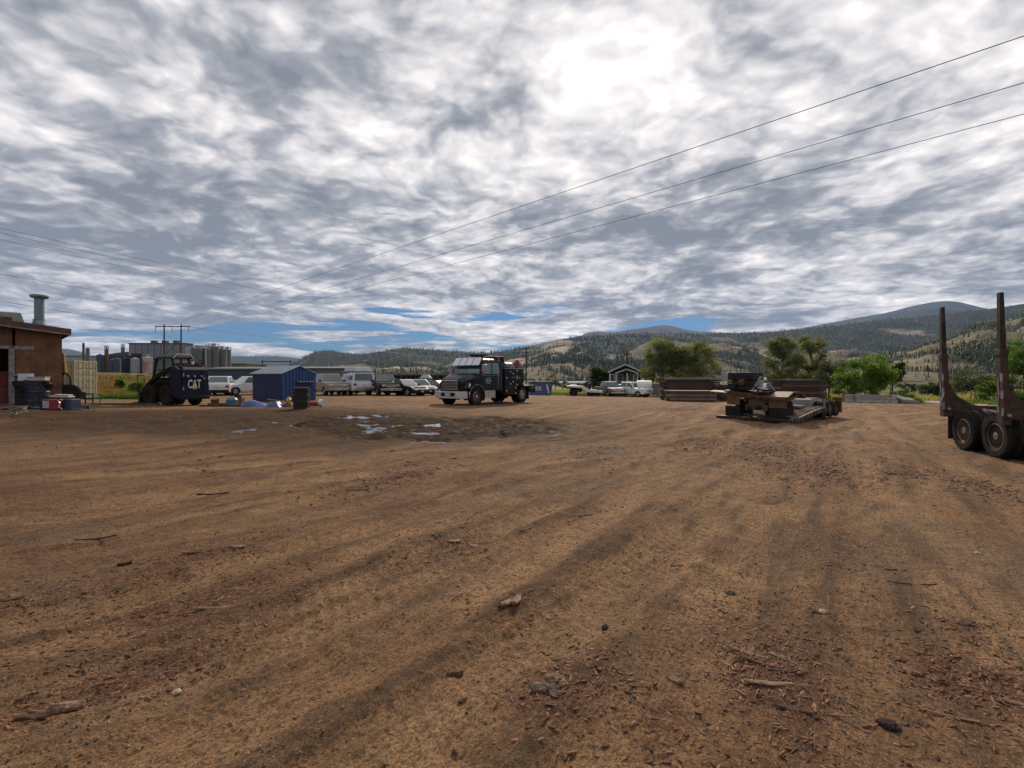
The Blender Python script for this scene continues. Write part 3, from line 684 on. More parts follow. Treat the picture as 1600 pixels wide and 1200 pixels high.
def factory():
    def ex(t, w, h):
        for k in (-.35, .05, .45): MB().box(w*k-.9, w*k+.9, 3, 5, h+.35, h+1.6).build('roof_unit', fdark, t)
        for k in range(9): MB().box(-w+w*2*k/9-.05, -w+w*2*k/9+.08, -.1, -.002, 0, h).build('cladding_seam', fdark, t)
        MB().box(-w*.2, w*.15, -.6, -.003, h*.52, h*.56).build('pipe_rack', fdark, t)
        MB().box(-w*.9, w*.9, -1, -.004, 0, h*.09).build('plinth', fpale, t)
    block('factory_hall', 202, 290, 537, 584, 210, 5, fgrey, 'big grey windowless factory hall behind the power poles', 'factory hall', ex)
    silo(211, 6, 561, 585, 200, fpale, 'plain white silo in front of the grey factory hall')
    silo(230.5, 6.5, 559, 586, 196, rusty_white, 'white silo with rust streaks and orange bars round its top', rail=True)
    silo(297, 6, 543, 566, 215, teal, 'teal blue filter tower between the hall and the grey silos', 'filter_tower', 'tower', legs=True)
    for i, (px, r, y) in enumerate([(309, 6.5, 545), (322, 7, 545), (334, 7.5, 542), (347, 7, 546), (355, 5.5, 547)]):
        silo(px, r, y, 579, 205+i*4, silo_m, ['grey silo next to the teal filter tower', 'second grey silo right of the teal tower', 'tallest grey silo in the middle of the row', 'grey silo second from the right end of the row', 'slim grey silo at the right end of the row'][i], group='grey silos beside the factory hall', rail=True)
    # duct from the tower over the silos
    t = thing('factory_duct', 'thin grey duct arching from the teal tower over the silos', 'duct', ((304-800)/F*206, 206, fz(541, 206)))
    MB().tube([(0, 0, 0), (3.5, 0, 0), (4.6, 0, -1), (4.8, 0, -9)], .4, 8).build('duct', galv, t)
    silo(130.5, 1.6, 536, 580, 215, brown_st, 'tall thin chimney stack above the tan container', 'chimney_stack', 'chimney', top='')
    silo(137, 2.6, 544, 572, 215, silo_m, 'round cyclone head beside the thin chimney stack', 'cyclone', 'cyclone', legs=True)
    silo(166.5, 2.6, 546, 577, 190, brown_st, 'brown rusty tower with a platform right of the container', 'rusty_tower', 'tower', rail=True)
    silo(192, 2.5, 543, 578, 200, silo_m, 'grey tower with a platform left of the factory hall', 'conveyor_tower', 'tower', rail=True)
    block('factory_shed', 100, 152, 557, 584, 220, 20, fpale, 'low pale roofed factory shed behind the container', 'shed')
    block('factory_shed', 152, 163, 557, 579, 195, 12, fdark, 'narrow dark blue factory shed touching the rusty tower', 'shed')
    block('factory_shed', 170, 190, 560, 579, 197, 15, fdark, 'dark blue factory shed between the two towers', 'shed')
    block('factory_shed', 190, 203, 553, 579, 204, 15, fdark, 'dark slate annex touching the left of the big hall', 'shed')
    for i, (px, y) in enumerate([(156, 555), (175, 563), (183, 561)]): silo(px, 4.6, y, 580, 188, fdark, ['dark blue tank left of the rusty tower', 'dark blue tank right of the rusty tower', 'dark blue tank left of the conveyor tower'][i], 'storage_tank', 'tank')
    t = thing('conveyor', 'dark sloping conveyor bridge running up to the factory hall', 'conveyor', ((165-800)/F*198, 198, fz(557, 198)))
    MB().bar((0, 0, 0), ((203-165)/F*198, 0, 8/F*198*.55), 1.6, 1.6).build('gallery', fdark, t)
    # long low warehouses behind the parked cars
    def ex2(t, w, h): MB().add([(-w,-.4,h+.36),(w,-.4,h+.36),(w,9,h+.9),(-w,9,h+.9)], [(0,1,2,3)]).build('roof_slope', froof, t)
    block('warehouse', 318, 416, 578, 602, 120, 9, fdark, 'long dark grey warehouse behind the white cars', 'warehouse', ex2)
    block('warehouse', 416, 560, 577, 602, 130, 9, mat('grey_green_wall', (.13, .15, .14), .7, 0, .2, .1), 'long grey green warehouse behind the blue shed', 'warehouse', ex2)
    block('warehouse', 357, 383, 569, 580, 230, 20, mat('tan_wall', (.22, .19, .14), .8), 'small tan building beyond the silos', 'warehouse')
    block('rail_car', 206, 236, 586, 590.5, 150, 3, rusty_white, 'white trailer parked in the field below the silos', 'trailer')
    block('rail_car', 236, 262, 586.5, 591, 140, 3, mat('red_steel', (.20, .03, .02), .6), 'red trailer parked in the field beside the loader', 'trailer')
factory()

# ------------------------------------------------------------ far low buildings, rail, trestle
def far_blocks():
    for px0, px1, py0, py1, Y, nm, lb in [(874, 922, 596, 600.5, 420, 'long white greenhouse far behind the round dark tree', 'g'), (876, 910, 600.5, 604, 330, 'low white farm building below the long greenhouse', 'g'), (1130, 1215, 587.5, 590, 300, 'far white trestle deck behind the trailer', 't'),
                                     (1385, 1440, 595, 597.5, 300, 'pale gravel bank far beyond the green bushes', 't')]:
        x0, x1 = (px0-800)/F*Y, (px1-800)/F*Y; z1, z0 = fz(py0, Y), fz(py1, Y)
        t = thing('greenhouse' if lb == 'g' else 'trestle', nm, 'greenhouse' if lb == 'g' else 'trestle', ((x0+x1)/2, Y, z0), 0); w = (x1-x0)/2; h = z1-z0
        if lb == 'g':
            MB().box(-w, w, 0, 8, 0, h*.55).build('wall', fgrey, t); MB().add([(-w,-.3,h*.55),(w,-.3,h*.55),(w,8.3,h*.55),(-w,8.3,h*.55),(-w,4,h*1.1),(w,4,h*1.1)], [(0,1,5,4),(2,3,4,5),(0,4,3),(1,2,5)]).build('roof', mat('matt_white', (.40, .42, .44), .95, 0, .1), t)
        else:
            MB().box(-w, w, 0, 2, h*.1, h).build('deck', concrete, t)
            n = int(w*2/6)
            for k in range(n): MB().box(-w+6*k, -w+6*k+.5, .5, 1.2, -4, h*.1).build('pier', concrete, t)
far_blocks()

# ------------------------------------------------------------ house
def house():
    t = thing('small_house', 'small black house with white trim and gabled porch behind the pickups', 'house', at(927+50, 78)); t.rotation_euler.z = R(-14)
    dk = mat('black_siding', (.022, .028, .045), .7, 0, .3, 2); sr = mat('house_roof', (.10, .11, .13), .8, 0, .2, 2); w = 2.45; h = 2.5; t.location.z = fz(605, 78)
    MB().box(-w, w, 0, 9, 0, h).add([(-w,0,h),(w,0,h),(0,0,h+1.05),(-w,9,h),(w,9,h),(0,9,h+1.05)], [(0,1,2),(3,5,4)]).build('wall', dk, t)
    rf = MB(); 
    for s in (-1, 1): rf.add([(s*(w+.35),-.4,h-.16),(0,-.4,h+1.1),(0,9.4,h+1.1),(s*(w+.35),9.4,h-.16),(s*(w+.35),-.4,h-.06),(0,-.4,h+1.22),(0,9.4,h+1.22),(s*(w+.35),9.4,h-.06)], [(0,1,2,3),(4,5,6,7),(0,1,5,4),(1,2,6,5),(2,3,7,6),(3,0,4,7)])
    rf.build('roof', sr, t)
    for s in (-1, 1): MB().bar((s*(w+.3), -.43, h-.12), (0, -.43, h+1.12), .05, .16).build('barge_board', white_paint, t)
    pz = 2.25
    for s in (-1, 1): MB().bar((.25+s*1.75, -1.35, pz-.02), (.25, -1.35, pz+.62), .06, .14).build('porch_barge', white_paint, t)
    MB().add([(-1.5,-1.3,pz),(2.0,-1.3,pz),(.25,-1.3,pz+.62),(-1.5,0,pz),(2.0,0,pz),(.25,0,pz+.62)], [(0,1,2),(0,2,5,3),(1,4,5,2),(3,5,4),(0,3,4,1)]).build('porch_roof', dk, t)
    for x in (-1.4, .3, 1.9): MB().box(x-.07, x+.07, -1.3, -1.16, 0, pz).build('porch_post', white_paint, t)
    for x0, x1 in ((-2.3, -1.75), (-1.2, -.4), (.5, 1.2), (1.35, 1.8)):
        f = MB().box(x0-.08, x1+.08, -.04, -.004, .85, 2.1).build('window_frame', white_paint, t); MB().box(x0, x1, -.05, -.041, .93, 2.02).build('pane', glass, f)
    MB().box(-.25, .35, -.05, -.004, 0, 2.05).build('door', mat('red_door', (.20, .06, .04), .6), t)
    for x in (-w, w): MB().box(x-.07, x+.07, -.05, .02, 0, h-.1).build('corner_board', white_paint, t)
house()

# ------------------------------------------------------------ poles and wires
pole_m = mat('pole_wood', (.060, .048, .038), .9, 0, .4, 4); wire_m = mat('wire', (.035, .036, .04), .5, .3)
def hframe(px0, px1, pyt, pyb, Y, arm, label, thick=.22):
    x0, x1 = (px0-800)/F*Y, (px1-800)/F*Y; zt = fz(pyt, Y); zb = fz(pyb, Y); 
    t = thing('power_pole', label, 'power pole', ((x0+x1)/2, Y, zb)); w = (x1-x0)/2; h = zt-zb
    for s in (-1, 1): MB().cyl((s*w, 0, 0), (s*w, 0, h), thick*1.15, thick*.8, 8).build('pole', pole_m, t)
    za = h-.6*thick/.22*1.1; MB().bar((-w-arm, -.2, za), (w+arm, -.2, za), .18, .28).build('crossarm', pole_m, t)
    if arm > 1:
        MB().bar((-w, -.1, za-4), (w, -.1, za-8.5), .12).build('brace', pole_m, t); MB().bar((w, .1, za-4), (-w, .1, za-8.5), .12).build('brace', pole_m, t)
        for x in (-w-arm+.2, 0, w+arm-.2): MB().lathe([(.05, 0), (.14, -.3), (.05, -.5), (.14, -.8), (.05, -1.1), (.14, -1.4), (.05, -1.7)][::-1], 8, 'z').build('insulator', galv, t).location = (x, -.2, za-.1)
    return t
hframe(256.5, 283, 507, 592, 146, 2.6, 'tall wooden twin power pole with braces above the loader')
hframe(410, 454.5, 562.5, 592, 150, .2, 'low wooden twin pole frame behind the blue shed', .16)
def upole(px, pyt, Y, arms, label):
    p = at(px, Y); h = fz(pyt, Y)-p.z; t = thing('utility_pole', label, 'utility pole', p)
    MB().cyl((0, 0, 0), (0, 0, h), .17, .12, 8).build('pole', pole_m, t)
    for i, (dz, w) in enumerate(arms): MB().bar((-w, -.12, h-dz), (w, -.12, h-dz), .12).build('crossarm', pole_m, t); MB().box(-w, -w+.1, -.17, -.07, h-dz+.06, h-dz+.22).build('insulator', galv, t); MB().box(w-.1, w, -.17, -.07, h-dz+.06, h-dz+.22).build('insulator', galv, t)
    return h
upole(822, 543, 105, [(.3, 1.5), (1.0, 1.2)], 'wooden utility pole with two crossarms right of the service truck')
upole(980, 549, 84, [(.5, .55)], 'wooden utility pole standing behind the small black house')
def wire(label, a, b, sag, r, n=28, group='overhead power lines'):
    pts = []
    for i in range(n+1):
        k = i/n; q = Vector(a)*(1-k)+Vector(b)*k; q.z -= sag*4*k*(1-k); pts.append(q)
    o0 = pts[0].copy(); o = MB().tube([p-o0 for p in pts], r, 4).build('power_line', wire_m); o.location = o0
    tag(o, label, 'power line', group)
def pt(px, py, Y): return Vector(((px-800)/F*Y, Y, fz(py, Y)))
for i, (a, m_, b, lb) in enumerate([(pt(243, 516, 146), (800, 360), pt(1568, 67, 17.6), 'uppermost power line crossing the sky to the top right'), (pt(270, 519, 146), (800, 394), pt(1600, 120, 22), 'middle power line crossing the sky to the right edge'), (pt(296, 519, 146), (800, 417), pt(1600, 170, 25), 'lowest power line crossing the sky to the right edge')]):
    e = b+(b-a)*.5; wire(lb, a, e, .0 if i == 0 else .3, .018)
for i, (a, b, lb) in enumerate([(pt(-120, 330, 46), pt(790, 522, 168), 'upper wire from the left edge descending to the far hills'), (pt(-120, 337, 47), pt(760, 524, 168), 'second wire from the left edge descending to the far hills'), (pt(-120, 348, 47), pt(700, 520, 168), 'third wire from the left edge descending to the far hills'),
        (pt(-120, 408, 60), pt(740, 545, 190), 'thin wire from the left edge just above the roof vent'), (pt(-100, 452, 48), pt(256, 507, 146), 'low wire passing behind the roof vent to the twin pole'), (pt(283, 509, 146), pt(700, 560, 300), 'low wire running right from the twin power pole')]):
    wire(lb, a, b, .5, .016 if i < 4 else .035, group='wires on the left')

# ------------------------------------------------------------ trees
trunk_m = bark_m
def leaf_tree(name, label, cat, p, H, Wd, m, N=7000, ls=.16, seed=0, base=.12, clumps=46, limbs=9, lean=0, group=None, low=False, Dp=None, open_=0):
    r = np.random.default_rng(seed); t = thing(name, label, cat, p, 0, group); Dp = Dp or Wd
    tk = MB(); c = []
    nst = 1 if not low else 4
    tips = []
    for s in range(nst):
        bx, by = (0, 0) if nst == 1 else r.uniform(-.15, .15, 2)*Wd
        top = Vector((bx+lean*H+r.uniform(-.05, .05)*Wd, by, H*(.78 if nst == 1 else r.uniform(.5, .8)))); tr = H*(.028 if nst == 1 else .014)
        pts = [Vector((bx, by, -.1)).lerp(top, k/5)+Vector((r.uniform(-.02, .02)*H, r.uniform(-.02, .02)*H, 0))*(k > 0) for k in range(6)]
        for k in range(5): tk.cyl(pts[k], pts[k+1], tr*(1-k*.17), tr*(1-(k+1)*.17), 7)
        for l in range(limbs if nst == 1 else 3):
            k = r.uniform(.25, .95); s0 = Vector(pts[0]).lerp(pts[-1], k); an = l*2.4+r.uniform(-.5, .5)
            rad = (.30+.18*r.random())*(1-.35*max(0, k-.6))
            e = Vector((s0.x+math.cos(an)*Wd*rad, s0.y+math.sin(an)*Dp*rad, min(H*.93, s0.z+H*r.uniform(.06, .30)))); mid = s0.lerp(e, .5)+Vector((0, 0, H*.04))
            q = tr*.5*(1.1-k*.5); tk.cyl(s0, mid, q, q*.7, 5); tk.cyl(mid, e, q*.7, q*.2, 5); tips += [e, mid.lerp(e, .5), mid]
        tips.append(top)
    tk.build('trunk', trunk_m, t)
    cs = []; cr = []
    for k in range(clumps):
        if k < len(tips): q = np.array(tips[k])
        else:
            an = r.random()*6.283; zz = base+(1-base)*r.random(); rd = math.sqrt(max(.04, 1-((zz-.5)/.56)**2))*math.sqrt(r.uniform(.25, 1))*.46
            q = np.array([math.cos(an)*rd*Wd+lean*H*zz, math.sin(an)*rd*Dp, zz*H*.97])
        cs.append(q); cr.append(r.uniform(.06, .17)*min(Wd, H*1.3)*(1-open_*.25))
    cs = np.array(cs); cr = np.array(cr); w = cr**2; k = r.choice(len(cs), N, p=w/w.sum())
    d = r.normal(size=(N, 3)); d /= np.linalg.norm(d, axis=1)[:, None]; d *= (r.random(N)**.6*1.25)[:, None]; d[:, 2] *= .75
    P = cs[k]+d*cr[k][:, None]*(1+.9*(r.random(N) < .2))[:, None]; P[:, 2] = np.maximum(P[:, 2], .05)
    a = r.normal(size=(N, 3)); a /= np.linalg.norm(a, axis=1)[:, None]; b = np.cross(a, r.normal(size=(N, 3))); b /= np.linalg.norm(b, axis=1)[:, None]
    s = ls*(.6+.8*r.random(N))[:, None]
    V = np.stack([P-a*s, P+b*s*.45, P+a*s, P-b*s*.45], 1).reshape(-1, 3)
    Fq = np.arange(N*4).reshape(-1, 4); tone = np.repeat(np.clip(.3*r.random(N)+.7*r.random(len(cs))[k], 0, 1), 4)
    np_mesh('crown', V, Fq, m, t, {'tone': ('POINT', tone)})
    return t
olive = leaf_mat('olive_leaves', (.060, .072, .034), (.235, .245, .135), .4); bright = leaf_mat('bright_leaves', (.045, .090, .016), (.15, .23, .050), .5); deep = leaf_mat('deep_leaves', (.018, .034, .014), (.05, .075, .028))
sage = leaf_mat('sage_leaves', (.055, .065, .040), (.13, .14, .085)); weedm = leaf_mat('weed_leaves', (.05, .10, .016), (.14, .20, .045))
def tr(px, Y, pyt, wpx, m, name, label, cat='tree', pyb=None, **k):
    p = at(px, Y); 
    if pyb: p.z = fz(pyb, Y)
    H = fz(pyt, Y)-p.z; return leaf_tree(name, label, cat, p, H, wpx/F*Y, m, **k)
tr(937, 92, 574, 36, deep, 'round_tree', 'round dark green tree left of the small black house', seed=1, N=5000, ls=.2, base=.08)
tr(1036, 74, 533, 66, olive, 'willow_tree', 'broad olive willow tree right behind the white pickup and trailer', seed=2, N=22000, ls=.13, clumps=110, Dp=6, open_=.75, base=.03)
tr(1087, 72, 533, 70, olive, 'willow_tree', 'broad olive willow tree above the dark lumber stack', seed=3, N=22000, ls=.13, clumps=110, Dp=6, open_=.75, base=.03)
tr(1009, 80, 573, 26, deep, 'small_tree', 'small dark tree touching the right side of the house', seed=33, N=2500, ls=.18)
tr(1222, 66, 528, 62, olive, 'cottonwood_tree', 'thin leaning olive tree with bare limbs left of its taller neighbour', seed=4, N=13000, ls=.12, clumps=80, open_=.8, Dp=4)
tr(1266, 68, 525, 58, olive, 'cottonwood_tree', 'tallest olive tree with open crown behind the stacked lumber', seed=5, N=15000, ls=.12, clumps=80, open_=.8, Dp=4)
tr(1296, 62, 566, 56, sage, 'willow_tree', 'low grey green willow tree right of the tall olive trees', seed=6, N=6500, ls=.14, open_=.5, Dp=4)
tr(1322, 52, 574, 40, bright, 'bush', 'bright green bush left of the taller green tree by the barriers', 'bush', seed=7, N=7500, ls=.09, low=True, base=.03)
tr(1361, 53, 552, 58, bright, 'green_tree', 'bright green bushy tree standing behind the concrete blocks', seed=8, N=13000, ls=.10, clumps=60, low=True, base=.04)
tr(1389, 56, 557, 34, deep, 'green_tree', 'dark green bushy tree right of the bright green one', seed=9, N=7000, ls=.11, low=True, base=.03)
tr(1462, 84, 594, 40, deep, 'bush', 'dark low bush beside the end of the gravel road', 'bush', seed=10, N=4000, ls=.15, low=True, base=.02)
tr(1524, 66, 570, 66, sage, 'round_bush', 'big round grey green bush between the two trailer stakes', 'bush', seed=11, N=11000, ls=.12, low=True, base=.02)
tr(1553, 52, 592, 34, weedm, 'bush', 'low bright bush below the big grey green bush', 'bush', seed=12, N=4000, ls=.10, low=True, base=.02)
tr(1600, 50, 533, 58, bright, 'green_tree', 'bright green tree at the right edge behind the tall stake', seed=13, N=13000, ls=.10, clumps=60, low=True, base=.03)
tr(1660, 46, 520, 80, bright, 'green_tree', 'big bright green tree just beyond the right edge', seed=14, N=9000, ls=.12, low=True, base=.03)
tr(1592, 40, 606, 44, weedm, 'bush', 'yellow green low bush near the right edge by the road', 'bush', seed=15, N=3000, ls=.09, low=True, base=.02)
tr(1404, 52, 608, 30, weedm, 'bush', 'low scrub right of the concrete blocks beside the road', 'bush', seed=21, N=2600, ls=.08, low=True, base=.0)
tr(188, 47, 588, 14, bright, 'bush', 'small green bush in the brown weeds right of the container', 'bush', seed=16, N=2500, ls=.10, low=True, base=.02)
tr(217, 40, 596, 24, weedm, 'bush', 'green weeds patch left of the loader wheels', 'bush', seed=17, N=3000, ls=.09, low=True, base=.0)
tr(1478, 130, 596, 34, sage, 'round_bush', 'pale round bush far down the gravel road', 'bush', seed=18, N=3000, ls=.2, low=True, base=.02)
FT = [(858, 200, 'small far tree left of the long white greenhouse'), (884, 170, 'small far tree in the field before the greenhouse'), (903, 240, 'tiny far tree beside the low white farm building'), (918, 190, 'far tree touching the left of the round dark tree'),
      (1136, 210, 'far tree at the left end of the white trestle'), (1152, 170, 'small far tree below the middle of the trestle'), (1172, 240, 'tiny far tree beyond the trestle above the lowbed neck'), (1188, 180, 'far bushy tree right of the lowbed engine cover'), (1205, 160, 'far low tree just above the white water tank'), (1292, 150, 'far tree behind the low grey green willow'),
      (1408, 230, 'far tree in the field right of the dark bushy tree'), (1424, 170, 'low far tree beside the bend of the gravel road'), (1441, 260, 'tiny far tree on the bank above the gravel road'), (1458, 200, 'far tree above the dark low bush by the road'), (1490, 180, 'far tree seen just right of the left stake'), (1502, 240, 'far pale tree between the stakes, left of the big bush'), (1558, 200, 'far tree left of the right stake'), (1541, 280, 'tiny far tree high on the field between the stakes')]
rv = np.random.default_rng(77)
for i, (px, Y, lb) in enumerate(FT):
    p = at(px, Y); H = rv.uniform(2.5, 6)
    leaf_tree('field_tree', lb, 'tree', p, H, H*rv.uniform(.8, 1.4), [deep, olive, sage][i % 3], N=900, ls=.3, seed=100+i, low=True, base=.02, clumps=20, group='scattered trees in the valley fields')
for i, (px, y, lb) in enumerate([(835, 588, 'leftmost pale tree of the line behind the blue dumpster'), (843, 586, 'second pale tree from the left behind the dumpster'), (851, 589, 'third pale tree from the left behind the dumpster'), (859, 585, 'tallest pale tree in the line right of the dumpster'), (868, 590, 'low pale tree fifth in the line behind the dumpster'), (878, 588, 'rightmost pale tree of the line behind the dumpster')]):
    p = at(px, 230); leaf_tree('field_tree', lb, 'tree', p, fz(y, 230)-p.z, 4, olive, N=900, ls=.3, seed=200+i, low=True, base=.02, clumps=16, group='tree line behind the dumpster')

# weeds and grass: uncountable ground cover
def weeds(name, label, spots, N, hmin, hmax, wdt, m, seed):
    r = np.random.default_rng(seed); V = []; T = []
    for (px0, px1, Y0, Y1, n) in spots:
        px = r.uniform(px0, px1, n); Y = Y0+(Y1-Y0)*r.random(n)**1.3; x = (px-800)/F*Y; keep = fbm(x*.35, Y*.35, 4) > .42
        x, Y = x[keep], Y[keep]; z = np.array([GZ(a, b) for a, b in zip(x, Y)]); k = len(x)
        for q in range(5):
            h = r.uniform(hmin, hmax, k); an = r.random(k)*6.28; bx = x+r.normal(size=k)*.10; by = Y+r.normal(size=k)*.10; ln = h*.45
            dx, dy = np.cos(an)*wdt, np.sin(an)*wdt; lx, ly = r.normal(size=k)*ln*.6, r.normal(size=k)*ln*.6
            V.append(np.stack([np.c_[bx-dx, by-dy, z-.02], np.c_[bx+dx, by+dy, z-.02], np.c_[bx+lx, by+ly, z+h]], 1)); T.append(np.repeat(r.random(k), 3))
    V = np.concatenate(V).reshape(-1, 3); o = np_mesh(name, V, np.arange(len(V)).reshape(-1, 3), m, attrs={'tone': ('POINT', np.concatenate(T))})
    tag(o, label, 'weeds', kind='stuff')
brownw = leaf_mat('dry_weeds', (.17, .070, .030), (.34, .19, .085)); greenw = leaf_mat('green_weeds', (.05, .09, .015), (.16, .20, .05)); strw = leaf_mat('straw_weeds', (.20, .17, .07), (.38, .33, .16))
weeds('dry_weeds', 'rust brown dry weeds beside the container', [(148, 222, 37, 60, 3200), (100, 330, 48, 90, 2400)], 0, .1, .5, .04, brownw, 1)
weeds('green_weeds', 'green grass and weeds along the far edges of the yard', [(190, 235, 36, 44, 1200), (655, 720, 52, 58, 700), (830, 1000, 60, 76, 1600), (1290, 1410, 50, 58, 900), (1480, 1640, 44, 60, 2600), (160, 240, 33.5, 36, 500), (420, 660, 52, 60, 900)], 0, .12, .5, .04, greenw, 2)
weeds('weed_clumps', 'mixed green and brown weeds on the bank right of the container', [(150, 240, 38, 70, 350), (190, 330, 45, 100, 400)], 0, .15, .7, .06, sage, 8)
weeds('straw_grass', 'yellow straw grass in the fields beyond the yard', [(820, 1010, 66, 160, 3000), (1150, 1330, 60, 150, 2200), (1385, 1640, 62, 160, 3500), (1390, 1440, 52, 60, 400)], 0, .25, .7, .07, strw, 3)

# gravel road leading out on the right
def road():
    m = mat('gravel_road', (.27, .235, .20), .95, 0, .3, 1.2, bump=.5, bscale=12)
    pth = [(34, 36, 5.0), (44, 46, 5.2), (52, 58, 5), (66, 76, 4.6), (86, 96, 4.5), (125, 120, 4.5)]
    V = []; n = 60
    for i in range(n):
        k = i/(n-1)*(len(pth)-1); a = min(int(k), len(pth)-2); f = k-a
        x, y, w = [pth[a][q]*(1-f)+pth[a+1][q]*f for q in range(3)]; dx, dy = pth[a+1][0]-pth[a][0], pth[a+1][1]-pth[a][1]; L = math.hypot(dx, dy)
        w *= min(1, .2+i/14)
        for s in np.linspace(-1, 1, 7):
            X, Y = x+dy/L*w*s*.5, y-dx/L*w*s*.5; V.append((X, Y, GZ(X, Y)+.03+.05*(1-s*s)))
    Fq = [(i*7+j, i*7+j+7, i*7+j+8, i*7+j+1) for i in range(n-1) for j in range(6)]
    o = np_mesh('gravel_road', np.array(V), np.array(Fq), m, smooth=True); tag(o, kind='structure')
road()
def kerb():
    a, b = at(122, 33.5), at(216, 36.5); d = (b-a); L = d.length; o = MB()
    for i in range(24):
        k0, k1 = i/24, (i+1)/24; p, q = a.lerp(b, k0), a.lerp(b, k1); p.z = GZ(p.x, p.y)+.03; q.z = GZ(q.x, q.y)+.03; o.bar(p-a, q-a, .5, .22)
    o = o.build('concrete_strip', mat('pale_concrete', (.45, .43, .38), .9, 0, .2, 2, dirt=.2)); o.location = a; tag(o, kind='structure')
kerb()
# ------------------------------------------------------------ wheels
_W = {}
def wheel_meshes(r, w, rr, style):
    k = (r, w, rr, style)
    if k in _W: return _W[k]
    prof = [(rr, -w*.40), (rr+(r-rr)*.25, -w*.5), (r*.90, -w*.5), (r*.97, -w*.44), (r, -w*.3)]
    if style == 'truck':
        for a in (-.18, -.06, .06, .18): prof += [(r, w*(a-.045)), (r-.022, w*(a-.04)), (r-.022, w*(a+.02)), (r, w*(a+.025))]
    prof += [(r, w*.3), (r*.97, w*.44), (r*.90, w*.5), (rr+(r-rr)*.25, w*.5), (rr, w*.40)]
    mb = MB().lathe(prof, 36, 'y')
    if style == 'truck':
        for i in range(36):
            a = i*2*math.pi/36
            for s in (-1, 1): mb.bar((r*.93*math.cos(a), s*w*.47, r*.93*math.sin(a)), (r*.995*math.cos(a), s*w*.40, r*.995*math.sin(a)), .045, .03)
    if style == 'lug':
        for i in range(20):
            a = i*2*math.pi/20
            for s in (-1, 1):
                a2 = a+(.16 if s > 0 else 0); mb.bar((r*1.01*math.cos(a2), s*w*.46, r*1.01*math.sin(a2)), (r*1.01*math.cos(a2+.14), 0, r*1.01*math.sin(a2+.14)), .05, .05)
    tyre = mb.build('wheel', rubber)
    # rim: dish with holes or spokes; outer side is -y
    rm = MB()
    if style in ('truck', 'lug'):
        rm.lathe([(rr*1.02, -w*.40), (rr*.97, -w*.42), (rr*.93, -w*.30), (rr*.88, -w*.05), (rr*.55, -w*.10), (rr*.34, -w*.22), (rr*.30, -w*.40), (rr*.12, -w*.44)][::-1] , 24, 'y')
        for i in range(10):
            a = i*2*math.pi/10; rm.cyl((rr*.48*math.cos(a), -w*.10, rr*.48*math.sin(a)), (rr*.48*math.cos(a), -w*.22, rr*.48*math.sin(a)), rr*.045, n=6)
    else:
        rm.lathe([(rr*1.03, -w*.40), (rr*.96, -w*.46), (rr*.90, -w*.3), (rr*.86, -w*.1)][::-1], 24, 'y')
        for i in range(5):
            a = i*2*math.pi/5; rm.bar((rr*.1*math.cos(a), -w*.38, rr*.1*math.sin(a)), (rr*.93*math.cos(a), -w*.36, rr*.93*math.sin(a)), rr*.26, .04, up=(0, 1, 0))
        rm.cyl((0, -w*.3, 0), (0, -w*.46, 0), rr*.22, n=12)
    rim = rm.build('rim', galv if style != 'truck' else chrome)
    _W[k] = (tyre, rim); used = [False]
    _W[k] = (tyre, rim, used); return _W[k]
def wheel(parent, x, y, r=.35, w=.24, rr=.21, style='car', rim_m=None, z=None):
    ty, rim, used = wheel_meshes(r, w, rr, style); s = 1 if y < 0 else -1
    a = share(ty, 'wheel', parent, (x, y, r if z is None else z), (0, random.uniform(0, 6), 0 if s > 0 else math.pi))
    if style == 'car': pass
    b = share(rim, 'rim', a)
    if rim_m:
        b.data = b.data.copy(); b.data.materials.clear(); b.data.materials.append(rim_m)
    return a
def drop_protos():
    for k, (a, b, u) in _W.items():
        for o in (a, b):
            if o.parent is None and len(o.children) == 0: bpy.data.objects.remove(o)
def rz_to(dx, dy): return math.atan2(dy, dx)

